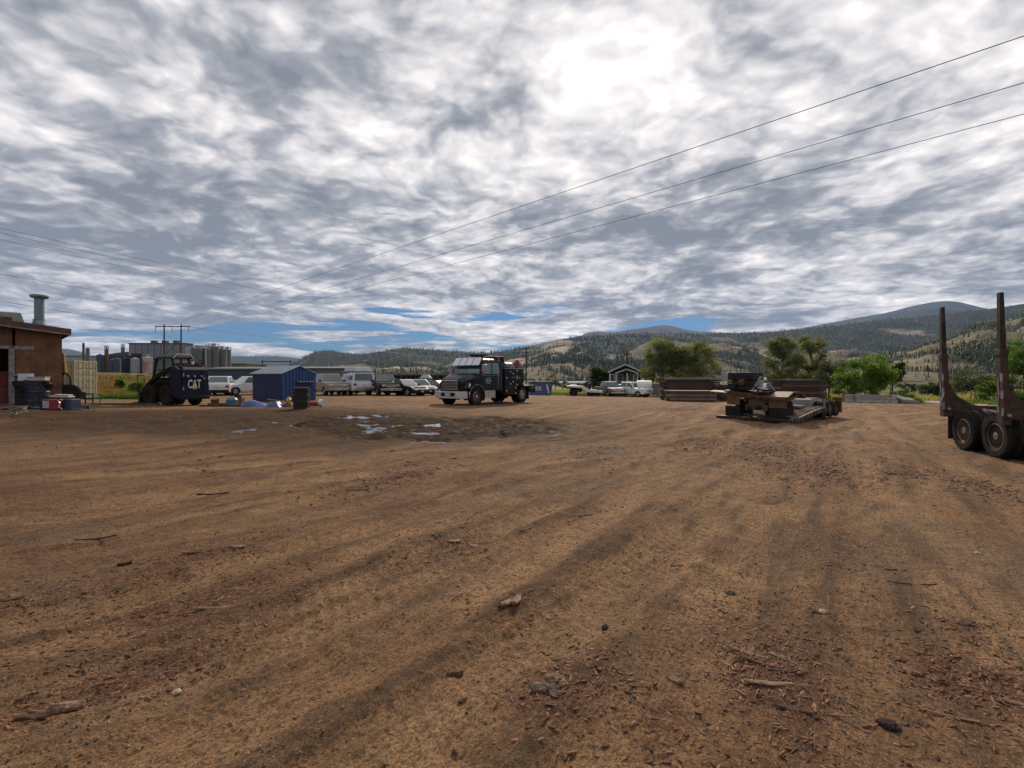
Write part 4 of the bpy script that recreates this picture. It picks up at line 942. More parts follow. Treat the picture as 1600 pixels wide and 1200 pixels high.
# ------------------------------------------------------------ cars; front is +x, left is +y
def arch(xc, r, zb, n=7, down=False):
    return [(xc+r*math.cos(math.pi*(1-k/n)), zb+r*1.0*math.sin(math.pi*(1-k/n))) for k in range(n+1)]
def car(name, label, cat, p, rz, kind='suv', body=None, L=4.6, Wd=1.85, group=None, s=1, plate=True, rim_m=None, hoodm=None):
    t = thing(name, label, cat, p, rz, group, s); h2 = L/2; w = Wd/2; body = body or white_paint
    B = dict(suv=dict(belt=1.02, hood=.98, nose=.78, top=1.66, rear=1.02, cab=(-h2+.12, .95, -h2+.55, .15), r=.36, fa=h2-.92, ra=-h2+.88),
             sedan=dict(belt=.92, hood=.88, nose=.66, top=1.43, rear=.98, cab=(-h2+.75, 1.0, -h2+1.35, .15), r=.33, fa=h2-.92, ra=-h2+1.0),
             hatch=dict(belt=.92, hood=.90, nose=.70, top=1.48, rear=.95, cab=(-h2+.1, 1.05, -h2+.55, .25), r=.32, fa=h2-.82, ra=-h2+.75),
             pickup=dict(belt=1.22, hood=1.18, nose=1.05, top=1.90, rear=1.22, cab=(-.95, 1.35, -.80, .62), r=.41, fa=h2-.98, ra=-h2+1.15))[kind]
    zb = .28 if kind != 'pickup' else .42; r = B['r']; ar = r*1.17; fa, ra = B['fa'], B['ra']; cx0, cx1, tx0, tx1 = B['cab']
    side = [(-h2, zb+.12), (-h2+.05, zb)]+[(ra-ar, zb)]+arch(ra, ar, r*.85)[1:-1]+[(ra+ar, zb)]+[(fa-ar, zb)]+arch(fa, ar, r*.85)[1:-1]+[(fa+ar, zb)]
    side += [(h2-.08, zb), (h2, zb+.15), (h2-.01, B['nose']-.12), (h2-.14, B['nose'])]
    side += [(h2-.55, B['hood']-.05), (cx1, B['hood']+.04)] if kind != 'pickup' else [(h2-.12, B['nose']+.06), (cx1, B['hood'])]
    side += [(cx0, B['belt'])] if kind != 'pickup' else [(cx0, B['belt']+.0), (cx0-.04, B['belt']-.05)]
    side += [(-h2+.03, B['rear']), (-h2, B['rear']-.2)]
    bd = MB().prism(side, -w, w).build('body', body, t, bevel=.05, seg=3)
    # dark wheel wells and underside
    un = MB().box(-h2+.25, h2-.25, -w+.24, w-.24, zb-.06, zb+.5); un.build('underbody', black, bd)
    zt = B['top']; bw, tw = w*.955, w*.78; z0 = min(B['belt'], B['hood'])-.02
    gh = MB().frus((cx0, cx1, -bw, bw), (tx0, tx1, -tw, tw), z0, zt); gh.build('cabin', body, t, bevel=.045, seg=3)
    a0, a1 = Vector((cx1, -bw, z0)), Vector((cx1, bw, z0)); b0, b1 = Vector((tx1, -tw, zt)), Vector((tx1, tw, zt))
    MB().panel(a0, a1, b1, b0, .04, .96, .12, .93, .008).build('windshield', glass, t)
    c0, c1 = Vector((cx0, bw, z0)), Vector((cx0, -bw, z0)); d0, d1 = Vector((tx0, tw, zt)), Vector((tx0, -tw, zt))
    MB().panel(c0, c1, d1, d0, .07, .93, .25, .88, .008).build('rear_window', glass, t)
    for sgn in (-1, 1):
        q = [Vector((cx0, sgn*bw, z0)), Vector((cx1, sgn*bw, z0)), Vector((tx1, sgn*tw, zt)), Vector((tx0, sgn*tw, zt))]
        if sgn > 0: q = [q[1], q[0], q[3], q[2]]
        cuts = [(.04, .36), (.39, .66), (.69, .96)] if kind in ('suv', 'hatch') else [(.06, .48), (.52, .95)]
        for (u0, u1) in cuts: MB().panel(*q, u0, u1, .16, .88, .008).build('side_window', glass, t)
        y = sgn*w
        MB().box(cx1-.35, cx1-.2, min(y, y+sgn*.2), max(y, y+sgn*.2), z0+.05, z0+.22).build('mirror', dark if kind == 'pickup' else body, t, bevel=.02)
        MB().box(h2-.22, h2+.004, sgn*w*.62-.17*1, sgn*w*.62+.17*1, B['nose']-.24, B['nose']-.07).build('headlight', lamp, t, bevel=.03)
        MB().box(-h2-.006, -h2+.12, sgn*w*.78-.13, sgn*w*.78+.13, B['rear']-.34, B['rear']-.14).build('taillight', redl, t, bevel=.02)
        MB().box(-h2+.4, cx1+.05, y-.004, y+.004, zb+.10, zb+.125).build('door_line', dark, bd)
        for xx in (cx0+.95, cx0+1.9): MB().box(xx, xx+.012, y-.004, y+.004, zb+.2, z0-.03).build('door_gap', dark, bd)
    MB().box(h2-.05, h2+.012, -w*.42, w*.42, B['nose']-.33, B['nose']-.08).build('grille', dark if kind != 'pickup' else chrome, t, bevel=.01)
    for k in range(3): MB().box(h2+.012, h2+.018, -w*.40, w*.40, B['nose']-.30+k*.075, B['nose']-.275+k*.075).build('grille_bar', steel, t)
    MB().box(h2-.12, h2+.05, -w*.92, w*.92, zb+.02, zb+.24).build('bumper', chrome if kind == 'pickup' else dark, t, bevel=.03)
    MB().box(-h2-.05, -h2+.12, -w*.92, w*.92, zb+.02, zb+.22).build('bumper', chrome if kind == 'pickup' else dark, t, bevel=.03)
    if plate:
        MB().box(h2+.05, h2+.06, -.15, .15, zb+.06, zb+.2).build('licence_plate', plate_m, t); MB().box(-h2-.012, -h2-.003, -.15, .15, zb+.34, zb+.48).build('licence_plate', plate_m, t)
    if kind == 'pickup':
        MB().box(-h2+.10, cx0-.10, -w+.10, w-.10, B['belt']-.10, B['belt']-.035).build('bed_liner', dark, t)
        for sgn in (-1, 1): MB().box(-h2+.03, cx0-.06, sgn*(w-.09)-.05, sgn*(w-.09)+.05, B['belt']-.04, B['belt']+.03).build('bed_rail', body, t)
        MB().box(-h2+.02, -h2+.09, -w+.05, w-.05, B['belt']-.04, B['belt']+.03).build('bed_rail', body, t)
    wd = .24 if kind != 'pickup' else .28
    for x in (fa, ra):
        for sgn in (-1, 1): wheel(t, x, sgn*(w-wd/2-.02), r, wd, r*.62, 'car', rim_m)
    return t
silver = paint('champagne_paint', (.36, .33, .29)); bronze = paint('tan_paint', (.27, .21, .16), .35, .5); greyblue = paint('blue_grey_paint', (.10, .13, .19)); charcoal = paint('charcoal_paint', (.03, .034, .04))
def cp(px, py, Y):
    p = at(px, Y); return p
car('parked_suv', 'white compact suv seen from behind, directly right of the black loader', 'suv', at(347, 43), R(112), 'suv', L=4.5)
car('parked_suv', 'white suv parked just left of the blue metal shed', 'suv', at(386, 44), R(232), 'suv', L=4.5)
car('parked_pickup', 'tan pickup with silver bumper parked right beside the blue shed', 'pickup', at(513, 44), R(-52), 'pickup', bronze, 5.6, 1.95)
# white pickup with canopy, tail towards the viewer
def canopy_truck():
    t = car('parked_pickup', 'white pickup with a raised camper canopy and open rear door', 'pickup', at(553, 45), R(125), 'pickup', white_paint, 5.8, 2.0)
    cm = mat('canopy_shell', (.52, .54, .60), .5, dirt=.2)
    MB().frus((-2.85, -.98, -.97, .97), (-2.75, -.95, -.88, .88), 1.24, 2.0).build('canopy', white_paint, t, bevel=.04)
    MB().panel((-2.85, .97, 1.24), (-2.85, -.97, 1.24), (-2.75, -.88, 2.0), (-2.75, .88, 2.0), .08, .92, .1, .9, .01).build('canopy_window', glass, t)
    for s in (-1, 1):
        q = [Vector((-2.85, s*.97, 1.24)), Vector((-.98, s*.97, 1.24)), Vector((-.95, s*.88, 2.0)), Vector((-2.75, s*.88, 2.0))]
        if s > 0: q = [q[1], q[0], q[3], q[2]]
        MB().panel(*q, .08, .92, .2, .82, .01).build('canopy_window', glass, t)
    rk = MB()
    for x in (-2.6, -1.2, .4):
        rk.bar((x, -.9, 2.1), (x, .9, 2.1), .05)
        for s in (-1, 1): rk.bar((x, s*.88, 1.85), (x, s*.88, 2.1), .04)
    rk.build('roof_rack', steel, t)
    MB().frus((-2.75, .5, -.8, .8), (-2.5, .2, -.75, .75), 2.13, 2.52).build('roof_tent', cm, t, bevel=.05)
    MB().box(-3.06, -3.0, -.7, .7, .7, .78).build('step_bumper', steel, t)
canopy_truck()
car('parked_pickup', 'black heavy pickup with a big chrome edged grille, fourth in the parked row', 'pickup', at(597, 44.5), R(-60), 'pickup', black_paint, 6.0, 2.05)
car('parked_sedan', 'black low sedan parked right of the black heavy pickup', 'sedan', at(632, 43.5), R(-38), 'sedan', black_paint, 4.7, 1.85)
car('parked_hatchback', 'blue grey hatchback at the right end of the parked row', 'car', at(653, 46), R(-48), 'hatch', greyblue, 4.3, 1.8)
car('parked_sedan', 'grey car half hidden by the front of the service truck', 'sedan', at(684, 52), R(-20), 'sedan', charcoal, 4.6, 1.8)
car('parked_pickup', 'champagne and black pickup parked left of the white pickup by the house', 'pickup', at(952, 63), R(-78), 'pickup', charcoal, 5.6, 2.0)
car('parked_pickup', 'bright white pickup parked in front of the small black house', 'pickup', at(985, 62), R(-52), 'pickup', paint('bright_white', (.80, .80, .80), .35, .1), 5.7, 2.0)
car('parked_suv', 'white suv peeking over the pickups in front of the house', 'suv', at(972, 70), R(-80), 'suv', L=4.6)

# ------------------------------------------------------------ service truck
def service_truck():
    s34 = math.sin(R(35)); c34 = math.cos(R(35)); hd = Vector((-s34, -c34, 0)); base = at(762.5, 30.6)
    t = thing('service_truck', 'black service truck with chrome bumper, visor and tall tool cabinets behind the cab', 'truck', base, rz_to(hd.x, hd.y)); b = black_paint
    P = lambda n, mb, m=b, par=t, **k: mb.build(n, m, par, **k)
    P('chassis', MB().box(-3.6, 3.2, -.45, -.33, .72, .98).box(-3.6, 3.2, .33, .45, .72, .98), dark)
    P('axle', MB().cyl((2.5, -1, .5), (2.5, 1, .5), .09), dark); P('axle', MB().cyl((-2.2, -1, .5), (-2.2, 1, .5), .13), dark)
    # hood, wider at the cowl
    hood = MB(); st = [(2.05, 1.16, 1.92, .80), (2.6, 1.10, 1.84, .80), (3.15, .96, 1.70, .80), (3.48, .82, 1.56, .78)]
    V = []
    for x, w, z, zb in st: V += [(x, -w, zb), (x, -w, z-.22), (x, -w*.72, z), (x, w*.72, z), (x, w, z-.22), (x, w, zb)]
    fs = [(k*6+i, k*6+(i+1) % 6, (k+1)*6+(i+1) % 6, (k+1)*6+i) for k in range(3) for i in range(6)]+[(5, 4, 3, 2, 1, 0), (18, 19, 20, 21, 22, 23)]
    hood.add(V, fs); ho = P('hood', hood, bevel=.05, seg=3)
    for s in (-1, 1):
        # fender: a band round the wheel
        pts = [(2.5+.72*math.cos(a), .52+.72*math.sin(a)) for a in np.linspace(R(200), R(-14), 12)]; inn = [(2.5+.60*math.cos(a), .52+.60*math.sin(a)) for a in np.linspace(R(-14), R(200), 12)]
        y0, y1 = sorted((s*.72, s*1.17)); P('fender', MB().prism(pts+inn, y0, y1), bevel=.03)
        pts = [(2.5+.735*math.cos(a), .52+.735*math.sin(a)) for a in np.linspace(R(190), R(0), 14)]; inn = [(2.5+.70*math.cos(a), .52+.70*math.sin(a)) for a in np.linspace(R(0), R(190), 14)]
        y0, y1 = sorted((s*1.14, s*1.185)); P('fender_trim', MB().prism(pts+inn, y0, y1), chrome)
        P('headlight_housing', MB().frus((3.0, 3.42, min(s*.72, s*1.1), max(s*.72, s*1.1)), (2.95, 3.25, min(s*.72, s*1.06), max(s*.72, s*1.06)), 1.0, 1.36), bevel=.05)
        P('headlight', MB().add([(3.43, s*.78, 1.06), (3.13, s*1.125, 1.08), (3.02, s*1.125, 1.30), (3.36, s*.80, 1.27), (3.35, s*.76, 1.06), (3.05, s*1.08, 1.08), (2.98, s*1.08, 1.30), (3.3, s*.76, 1.27)],
            [(0,1,2,3),(4,7,6,5),(0,4,5,1),(1,5,6,2),(2,6,7,3),(3,7,4,0)]), lamp, bevel=.01)
    g_ = P('grille', MB().box(3.47, 3.53, -.56, .56, .95, 1.50), brightm, bevel=.02)
    for k in range(6): P('grille_bar', MB().box(3.53, 3.56, -.53, .53, .98+k*.085, 1.025+k*.085), dark, g_)
    for s in (-1, 1): P('grille_frame', MB().box(3.5, 3.57, s*.58-.03, s*.58+.03, .92, 1.54), chrome, g_)
    bp = P('bumper', MB().prism([(3.42, -1.2), (3.62, -1.1), (3.74, -.6), (3.74, .6), (3.62, 1.1), (3.42, 1.2)], 0, .40, Matrix(((1,0,0,0),(0,0,1,0),(0,1,0,.48),(0,0,0,1)))), chrome, bevel=.02) if 0 else None
    mb = MB(); pr = [(3.40, -1.2), (3.60, -1.12), (3.72, -.6), (3.72, .6), (3.60, 1.12), (3.40, 1.2)]; n = 6
    mb.add([(x, y, .46) for x, y in pr]+[(x, y, .86) for x, y in pr], [tuple(range(n)), tuple(range(n, 2*n))[::-1]]+[(i, n+i, n+(i+1) % n, (i+1) % n) for i in range(n)])
    bp = P('bumper', mb, brightm, bevel=.015); P('bumper_vent', MB().box(3.715, 3.728, -.52, .52, .58, .78), dark, bp); P('licence_plate', MB().box(3.728, 3.736, -.20, .20, .60, .76), plate_m, t)
    # cab
    cx0, cx1 = .2, 2.15
    V = [(cx0,-1.15,.85),(cx1,-1.15,.85),(cx1+.02,-1.15,1.8),(cx1-.32,-1.03,2.62),(cx0,-1.03,2.68)]
    cab = MB().add([(x, -y*-1 if 0 else y, z) for x, y, z in V]+[(x, -y, z) for x, y, z in V], [(0,1,2,3,4),(9,8,7,6,5),(0,5,6,1),(1,6,7,2),(2,7,8,3),(3,8,9,4),(4,9,5,0)])
    P('cab', cab, bevel=.06, seg=3)
    P('roof', MB().frus((cx0+.02, cx1-.30, -1.03, 1.03), (cx0+.15, cx1-.55, -.9, .9), 2.64, 2.76), bevel=.04)
    P('windshield', MB().panel((cx1+.02, -1.15, 1.8), (cx1+.02, 1.15, 1.8), (cx1-.32, 1.03, 2.62), (cx1-.32, -1.03, 2.62), .06, .94, .08, .86, .012), mat('windshield_glass', (.012, .06, .075), .05, 0, .1, coat=1))
    P('windshield_post', MB().panel((cx1+.02, -1.15, 1.8), (cx1+.02, 1.15, 1.8), (cx1-.32, 1.03, 2.62), (cx1-.32, -1.03, 2.62), .495, .505, .08, .86, .018), dark)
    vz = P('visor', MB().add([(cx1-.02,-1.04,2.42),(cx1-.02,1.04,2.42),(cx1-.30,.98,2.78),(cx1-.30,-.98,2.78),(cx1+.10,-1.04,2.36),(cx1+.10,1.04,2.36),(cx1-.26,.98,2.82),(cx1-.26,-.98,2.82)], [(0,1,2,3),(4,7,6,5),(0,4,5,1),(1,5,6,2),(2,6,7,3),(3,7,4,0)]), brightm, bevel=.01)
    for k in range(1, 4):
        y = -1+k*.5; P('visor_seam', MB().bar((cx1+.095, y, 2.37), (cx1-.25, y*.95, 2.82), .012, .02), dark, vz)
    for k in range(5): P('marker_light', MB().box(cx1-.42, cx1-.30, -.75+k*.36, -.67+k*.36, 2.77, 2.84), amber, bevel=.01)
    for s in (-1, 1):
        q = [Vector((cx0, s*1.15, 1.78)), Vector((cx1+.02, s*1.15, 1.78)), Vector((cx1-.32, s*1.03, 2.62)), Vector((cx0, s*1.03, 2.66))]
        if s > 0: q = [q[1], q[0], q[3], q[2]]
        for u0, u1 in (((.07, .50), (.56, .93)) if s > 0 else ((.07, .44), (.50, .93))): P('side_window', MB().panel(*q, u0, u1, .08, .84, .012), mat('side_glass', (.10, .17, .20), .06, 0, .3, 2, coat=1))
        y = s*1.152; P('door_gap', MB().box(1.05, 1.07, y-.005, y+.005, .95, 1.8).box(1.95, 1.97, y-.005, y+.005, 1.2, 1.8), dark); P('door_handle', MB().box(1.12, 1.28, y-.02, y+.02, 1.62, 1.66), chrome)
        P('door_trim', MB().box(cx0+.02, 1.9, y-.008, y+.008, 1.74, 1.765), chrome)
        P('mirror', MB().box(1.98, 2.08, min(y, y+s*.30)+s*.12*0, max(y, y+s*.30), 1.95, 2.4), chrome, bevel=.02); P('mirror_arm', MB().bar((2.1, y, 1.75), (2.03, y+s*.25, 1.95), .03), chrome)
        P('step', MB().box(.75, 1.75, s*1.14-.03, s*1.14+.03, .42, .47), steel)
        P('battery_box', MB().box(.70, 1.75, min(s*.75, s*1.12), max(s*.75, s*1.12), .48, .86), brightm, bevel=.02)
        for k in range(5): P('box_rib', MB().box(.78+k*.2, .83+k*.2, s*1.125-.012, s*1.125+.012, .50, .84), chrome)
        # round pale emblem on the door
        em = MB(); n = 20; em.cyl((1.45, s*1.150, 1.45), (1.45, s*1.158, 1.45), .01, n=4); P('door_emblem', MB().add([(1.45+.26*math.cos(k*2*math.pi/n), y+s*.006, 1.45+.17*math.sin(k*2*math.pi/n)) for k in range(n)]+[(1.45+.22*math.cos(k*2*math.pi/n), y+s*.006, 1.45+.13*math.sin(k*2*math.pi/n)) for k in range(n)], [(k, (k+1) % n, n+(k+1) % n, n+k) for k in range(n)]).box(1.27, 1.63, y+s*.005-.001, y+s*.005+.001, 1.42, 1.48), mat('pale_decal', (.5, .5, .52), .5))
    P('grab_rail', MB().tube([(.62, 1.2, 1.0), (.62, 1.25, 1.1), (.62, 1.25, 2.1), (.66, 1.2, 2.25)], .022, 6), chrome)
    P('exhaust_stack', MB().cyl((.1, -.95, .9), (.1, -.95, 2.95), .07), chrome); P('beacon', MB().lathe([(.09, 0), (.09, .14), (.05, .18)], 12, 'z'), lamp).location = (1.2, -.5, 2.76)
    P('roof_rail', MB().tube([(1.7, .9, 2.75), (1.4, .95, 2.9), (.3, .95, 2.92), (.1, .98, 2.6)], .025, 6), chrome)
    # headboard and cabinets
    P('headboard', MB().box(-.14, .14, -1.05, 1.05, .8, 2.55), mat('slate_panel', (.03, .045, .06), .45, .2), bevel=.03); P('headboard_top', MB().box(-.5, .35, -.9, .9, 2.56, 2.95), dark, bevel=.04)
    c = P('tool_cabinet', MB().box(-2.35, -.16, -1.16, 1.16, 1.08, 2.18).box(-1.5, -.16, -1.16, 1.16, .55, 1.08), black_paint, bevel=.02)
    P('cabinet_top', MB().box(-2.40, -.15, -1.20, 1.20, 2.18, 2.23), galv)
    for s in (-1, 1):
        y = s*1.165
        for (x0, x1, z0, z1) in ((-.86, -.2, 1.12, 2.12), (-1.58, -.90, 1.12, 1.62), (-1.58, -.90, 1.66, 2.12), (-2.3, -1.62, 1.12, 2.12), (-1.45, -.2, .58, 1.05)):
            d = P('cabinet_door', MB().box(x0, x1, min(y, y+s*.02), max(y, y+s*.02), z0, z1), black_paint, bevel=.008)
            for q in (.12, .88): P('latch', MB().box(x0+.03, x0+.14, y+s*.03-.015, y+s*.03+.015, z0+(z1-z0)*q-.045, z0+(z1-z0)*q+.045), brightm, d)
            P('door_handle', MB().cyl((x1-.15, y+s*.02, (z0+z1)/2), (x1-.15, y+s*.05, (z0+z1)/2), .055, n=10), brightm, d)
        P('cabinet_strip', MB().box(-1.5, -.9, y+s*.025-.006, y+s*.025+.006, 1.625, 1.655), chrome)
    for x in (-2.3, -1.3): P('top_rail', MB().tube([(x, 1.1, 2.23), (x, 1.1, 2.4), (x, -1.1, 2.4), (x, -1.1, 2.23)], .02, 5), galv)
    P('hose_reel', MB().lathe([(.2, -.5), (.28, -.5), (.28, -.45), (.12, -.44), (.12, .44), (.28, .45), (.28, .5), (.2, .5)], 16, 'y'), mat('dark_red', (.22, .025, .012))).location = (-1.95, .4, 2.5)
    P('welder', MB().box(-1.5, -.6, -.1, .8, 2.23, 2.62), mat('machine_red', (.30, .03, .02), .5), bevel=.04); P('compressor', MB().cyl((-1.2, .95, 2.42), (-.4, .95, 2.42), .15, n=14), galv)
    P('rack_tube', MB().bar((-.4, .3, 2.86), (-2.2, .55, 2.5), .06), galv); P('air_tank', MB().cyl((-.2, -.6, 2.45), (-1.6, -.6, 2.45), .2, n=14), galv)
    P('crane_boom', MB().bar((-.3, -.3, 3.02), (1.35, -.3, 2.98), .16, .14), dark)
    P('deck', MB().box(-3.75, -2.35, -1.16, 1.16, 1.0, 1.12), black_paint, bevel=.01); P('deck_bumper', MB().box(-3.78, -3.55, -1.16, 1.16, .62, 1.0), black_paint, bevel=.02)
    for s in (-1, 1): P('side_box', MB().box(-3.5, -2.95, min(s*.8, s*1.16), max(s*.8, s*1.16), .66, .99), black_paint, bevel=.02); P('taillight', MB().box(-3.8, -3.77, s*.95-.1, s*.95+.1, .72, .84), redl); P('side_marker', MB().box(-3.45, -3.3, s*1.165-.008, s*1.165+.008, .9, .96), lamp)
    P('vise', MB().box(-2.8, -2.6, .6, .8, 1.12, 1.35).box(-3.0, -2.75, .65, .75, 1.3, 1.38), steel, bevel=.02); P('tail_rail', MB().bar((-3.7, -1.1, 1.5), (-3.7, 1.1, 1.5), .05).bar((-3.7, 1.1, 1.1), (-3.7, 1.1, 1.5), .05).bar((-3.7, -1.1, 1.1), (-3.7, -1.1, 1.5), .05), dark)
    P('mudflap', MB().box(-2.98, -2.95, .6, 1.12, .2, 1.0), rubber); P('mudflap', MB().box(-2.98, -2.95, -1.12, -.6, .2, 1.0), rubber)
    for s in (-1, 1):
        wheel(t, 2.5, s*1.0, .52, .30, .30, 'truck'); wheel(t, -2.2, s*1.02, .52, .28, .30, 'truck'); 
        a = share(wheel_meshes(.52, .28, .30, 'truck')[0], 'wheel', t, (-2.2, s*.70, .52))
service_truck()

# ------------------------------------------------------------ skid steer loader
def loader():
    nr = Vector((.93, -.36, 0)).normalized(); hd = -nr; base = at(271, 25.2)
    t = thing('skid_steer_loader', 'black skid steer loader with its rear door lettered CAT turned to the viewer', 'loader', base, rz_to(hd.x, hd.y), s=1.13); t.scale = (1.0, .84, 1.13)
    P = lambda n, mb, m=black_paint, par=t, **k: mb.build(n, m, par, **k)
    P('chassis', MB().prism([(-1.35, .32), (1.0, .25), (1.15, .6), (.95, 1.05), (-1.1, 1.15), (-1.45, .9)], -.56, .56), dark, bevel=.03)
    # rear door
    d = P('rear_door', MB().prism([(-1.62, .38), (-1.42, .32), (-1.30, 1.52), (-1.42, 1.66), (-1.56, 1.62)], -.74, .74), navy, bevel=.04, seg=3)
    for s in (-1, 1): P('rear_post', MB().prism([(-1.60, .36), (-1.0, .36), (-.9, 1.6), (-1.15, 1.78), (-1.5, 1.62)], min(s*.76, s*.94), max(s*.76, s*.94)), navy, bevel=.03)
    lt = lettering('CAT', .52, mat('letter_white', (.75, .74, .70), .5), t, (-1.606, -.02, .95), (R(90), 0, R(-90)), extrude=.004, sx=.80)
    lt.rotation_euler = (R(90), 0, R(-90)); lt.location.x = -1.625; lt.location.y = .05
    MB().add([(-1.634, .17, .74), (-1.634, -.11, .74), (-1.634, .03, .93), (-1.628, .17, .74), (-1.628, -.11, .74), (-1.628, .03, .93)], [(0,1,2),(5,4,3),(0,3,4,1),(1,4,5,2),(2,5,3,0)]).build('logo_triangle', mat('logo_yellow', (.65, .42, .02), .5), t)
    for y in (-.55, -.42, .42, .55, .02): P('taillight', MB().cyl((-1.63, y, 1.32), (-1.585, y, 1.32), .045, n=10), redl if abs(y) > .5 else lamp)
    for k in range(5): P('vent_slot', MB().box(-1.60, -1.585, -.66, -.50, .62+k*.1, .67+k*.1), black)
    P('door_latch', MB().box(-1.64, -1.58, -.62, -.50, 1.18, 1.24), steel, bevel=.01); P('door_seam', MB().box(-1.612, -1.58, -.735, .735, 1.19, 1.205), black); P('door_seam', MB().box(-1.615, -1.55, -.45, -.435, .45, 1.5), black)
    P('hinge', MB().cyl((-1.62, .72, .7), (-1.62, .72, .85), .03, n=8), steel); P('hinge', MB().cyl((-1.62, .72, 1.3), (-1.62, .72, 1.45), .03, n=8), steel)
    for k, (a, b) in enumerate([((-1.3, -.7, 1.7), (-.9, -.5, 1.95)), ((-1.2, -.8, 1.75), (-1.0, -.9, 1.95)), ((-1.45, -.6, 1.66), (-1.3, -.2, 1.85))]): P('hose', MB().tube([a, tuple((p+q)/2+(.08 if i == 2 else 0) for i, (p, q) in enumerate(zip(a, b))), b], .03, 6), rubber)
    P('oil_filter', MB().cyl((-1.1, -.3, 1.8), (-1.1, -.3, 2.0), .07, n=12), white_paint); P('rear_bumper', MB().box(-1.68, -1.38, -.9, .9, .28, .42), dark, bevel=.02)
    h = P('rear_hood', MB().prism([(-1.55, 1.62), (-.75, 1.78), (-.72, 1.9), (-1.45, 1.72)], -.66, .66), dark, bevel=.02)
    for k in range(7): P('hood_slat', MB().box(-1.40+k*.09, -1.35+k*.09, -.5, .5, 1.76+k*.018, 1.80+k*.018), rust, h)
    # cab
    P('cab_floor', MB().box(-.7, .95, -.47, .47, 1.0, 1.25), dark, bevel=.02)
    fr = MB(); A = [(-.72, 1.25), (-.55, 2.12), (.62, 2.16), (.92, 1.2)]
    for s in (-1, 1):
        for i in range(3): fr.bar((A[i][0], s*.5, A[i][1]), (A[i+1][0], s*.5, A[i+1][1]), .09)
        fr.bar((.1, s*.5, 1.2), (.1, s*.5, 2.15), .06); fr.bar((-.7, s*.5, 1.6), (.8, s*.5, 1.6), .04)
    fr.build('cab_frame', black_paint, t)
    P('cab_roof', MB().frus((-.78, .72, -.60, .60), (-.70, .6, -.52, .52), 2.12, 2.26), black_paint, bevel=.04)
    P('roof_guard', MB().tube([(-.74, -.62, 2.1), (-.78, -.4, 2.3), (-.78, .4, 2.3), (-.74, .62, 2.1)], .03, 6), galv)
    tg = mat('green_glass', (.07, .20, .20), .06, 0, .3, 2, coat=1)
    P('rear_window', MB().add([(-.70,-.45,1.3),(-.70,.45,1.3),(-.56,.42,2.06),(-.56,-.42,2.06),(-.67,-.45,1.3),(-.67,.45,1.3),(-.53,.42,2.06),(-.53,-.42,2.06)], [(0,3,2,1),(4,5,6,7),(0,1,5,4),(1,2,6,5),(2,3,7,6),(3,0,4,7)]), tg)
    for s in (-1, 1): P('side_window', MB().box(-.62, .6, s*.47-.008, s*.47+.008, 1.3, 2.05), tg)
    P('seat', MB().box(-.35, .1, -.25, .25, 1.25, 1.4).box(-.45, -.32, -.25, .25, 1.4, 1.85), dark, bevel=.04)
    # lift arms
    for s in (-1, 1):
        y0, y1 = sorted((s*.70, s*.88)); P('lift_arm', MB().prism([(-1.2, 1.55), (-1.12, 1.76), (-.75, 1.72), (.3, 1.38), (1.05, .93), (1.40, .55), (1.36, .34), (1.2, .36), (.98, .80), (.2, 1.22), (-.8, 1.55)], y0, y1), mat('matt_black_steel', (.008, .008, .009), .7, 0, .3, 5), bevel=.02)
        P('lift_cylinder', MB().cyl((-.9, s*.66, .95), (.35, s*.66, 1.2), .06, n=10), dark); P('cylinder_rod', MB().cyl((.35, s*.66, 1.2), (.8, s*.66, .95), .03, n=8), chrome)
        P('arm_link', MB().bar((-1.15, s*.8, 1.7), (-.8, s*.8, .9), .10, .05), dark)
        P('work_light', MB().box(.68, .76, s*.42-.08, s*.42+.08, 2.02, 2.14), lamp, bevel=.01)
    P('arm_crossbar', MB().cyl((1.3, -.7, .45), (1.3, .7, .45), .07, n=10), dark)
    P('bucket', MB().prism([(1.35, .08), (2.05, .05), (2.08, .09), (1.5, .16), (1.45, .35), (1.55, .7), (1.48, .72), (1.33, .4)], -.95, .95), mat('bucket_steel', (.035, .028, .024), .6, .2, .4, 5), bevel=.01)
    P('guard_rail', MB().tube([(1.0, .95, .95), (1.0, .97, 1.35), (1.5, .97, 1.35), (1.5, .95, .7)], .022, 6), dark)
    P('hydraulic_hose', MB().tube([(1.0, .4, 1.0), (1.35, .45, 1.0), (1.5, .5, .6)], .03, 6), rubber)
    P('exhaust_pipe', MB().cyl((-1.0, .35, 1.8), (-1.0, .35, 2.12), .05, n=10), dark); P('mirror_guard', MB().tube([(-1.1, -.8, 1.8), (-1.15, -.95, 2.02), (-.85, -.95, 2.05), (-.8, -.8, 1.8)], .022, 6), dark)
    for x in (-.62, .62):
        for s in (-1, 1): wheel(t, x, s*.83, .45, .34, .23, 'lug', mat('dark_rim', (.03, .03, .033), .6, dirt=.6))
loader()

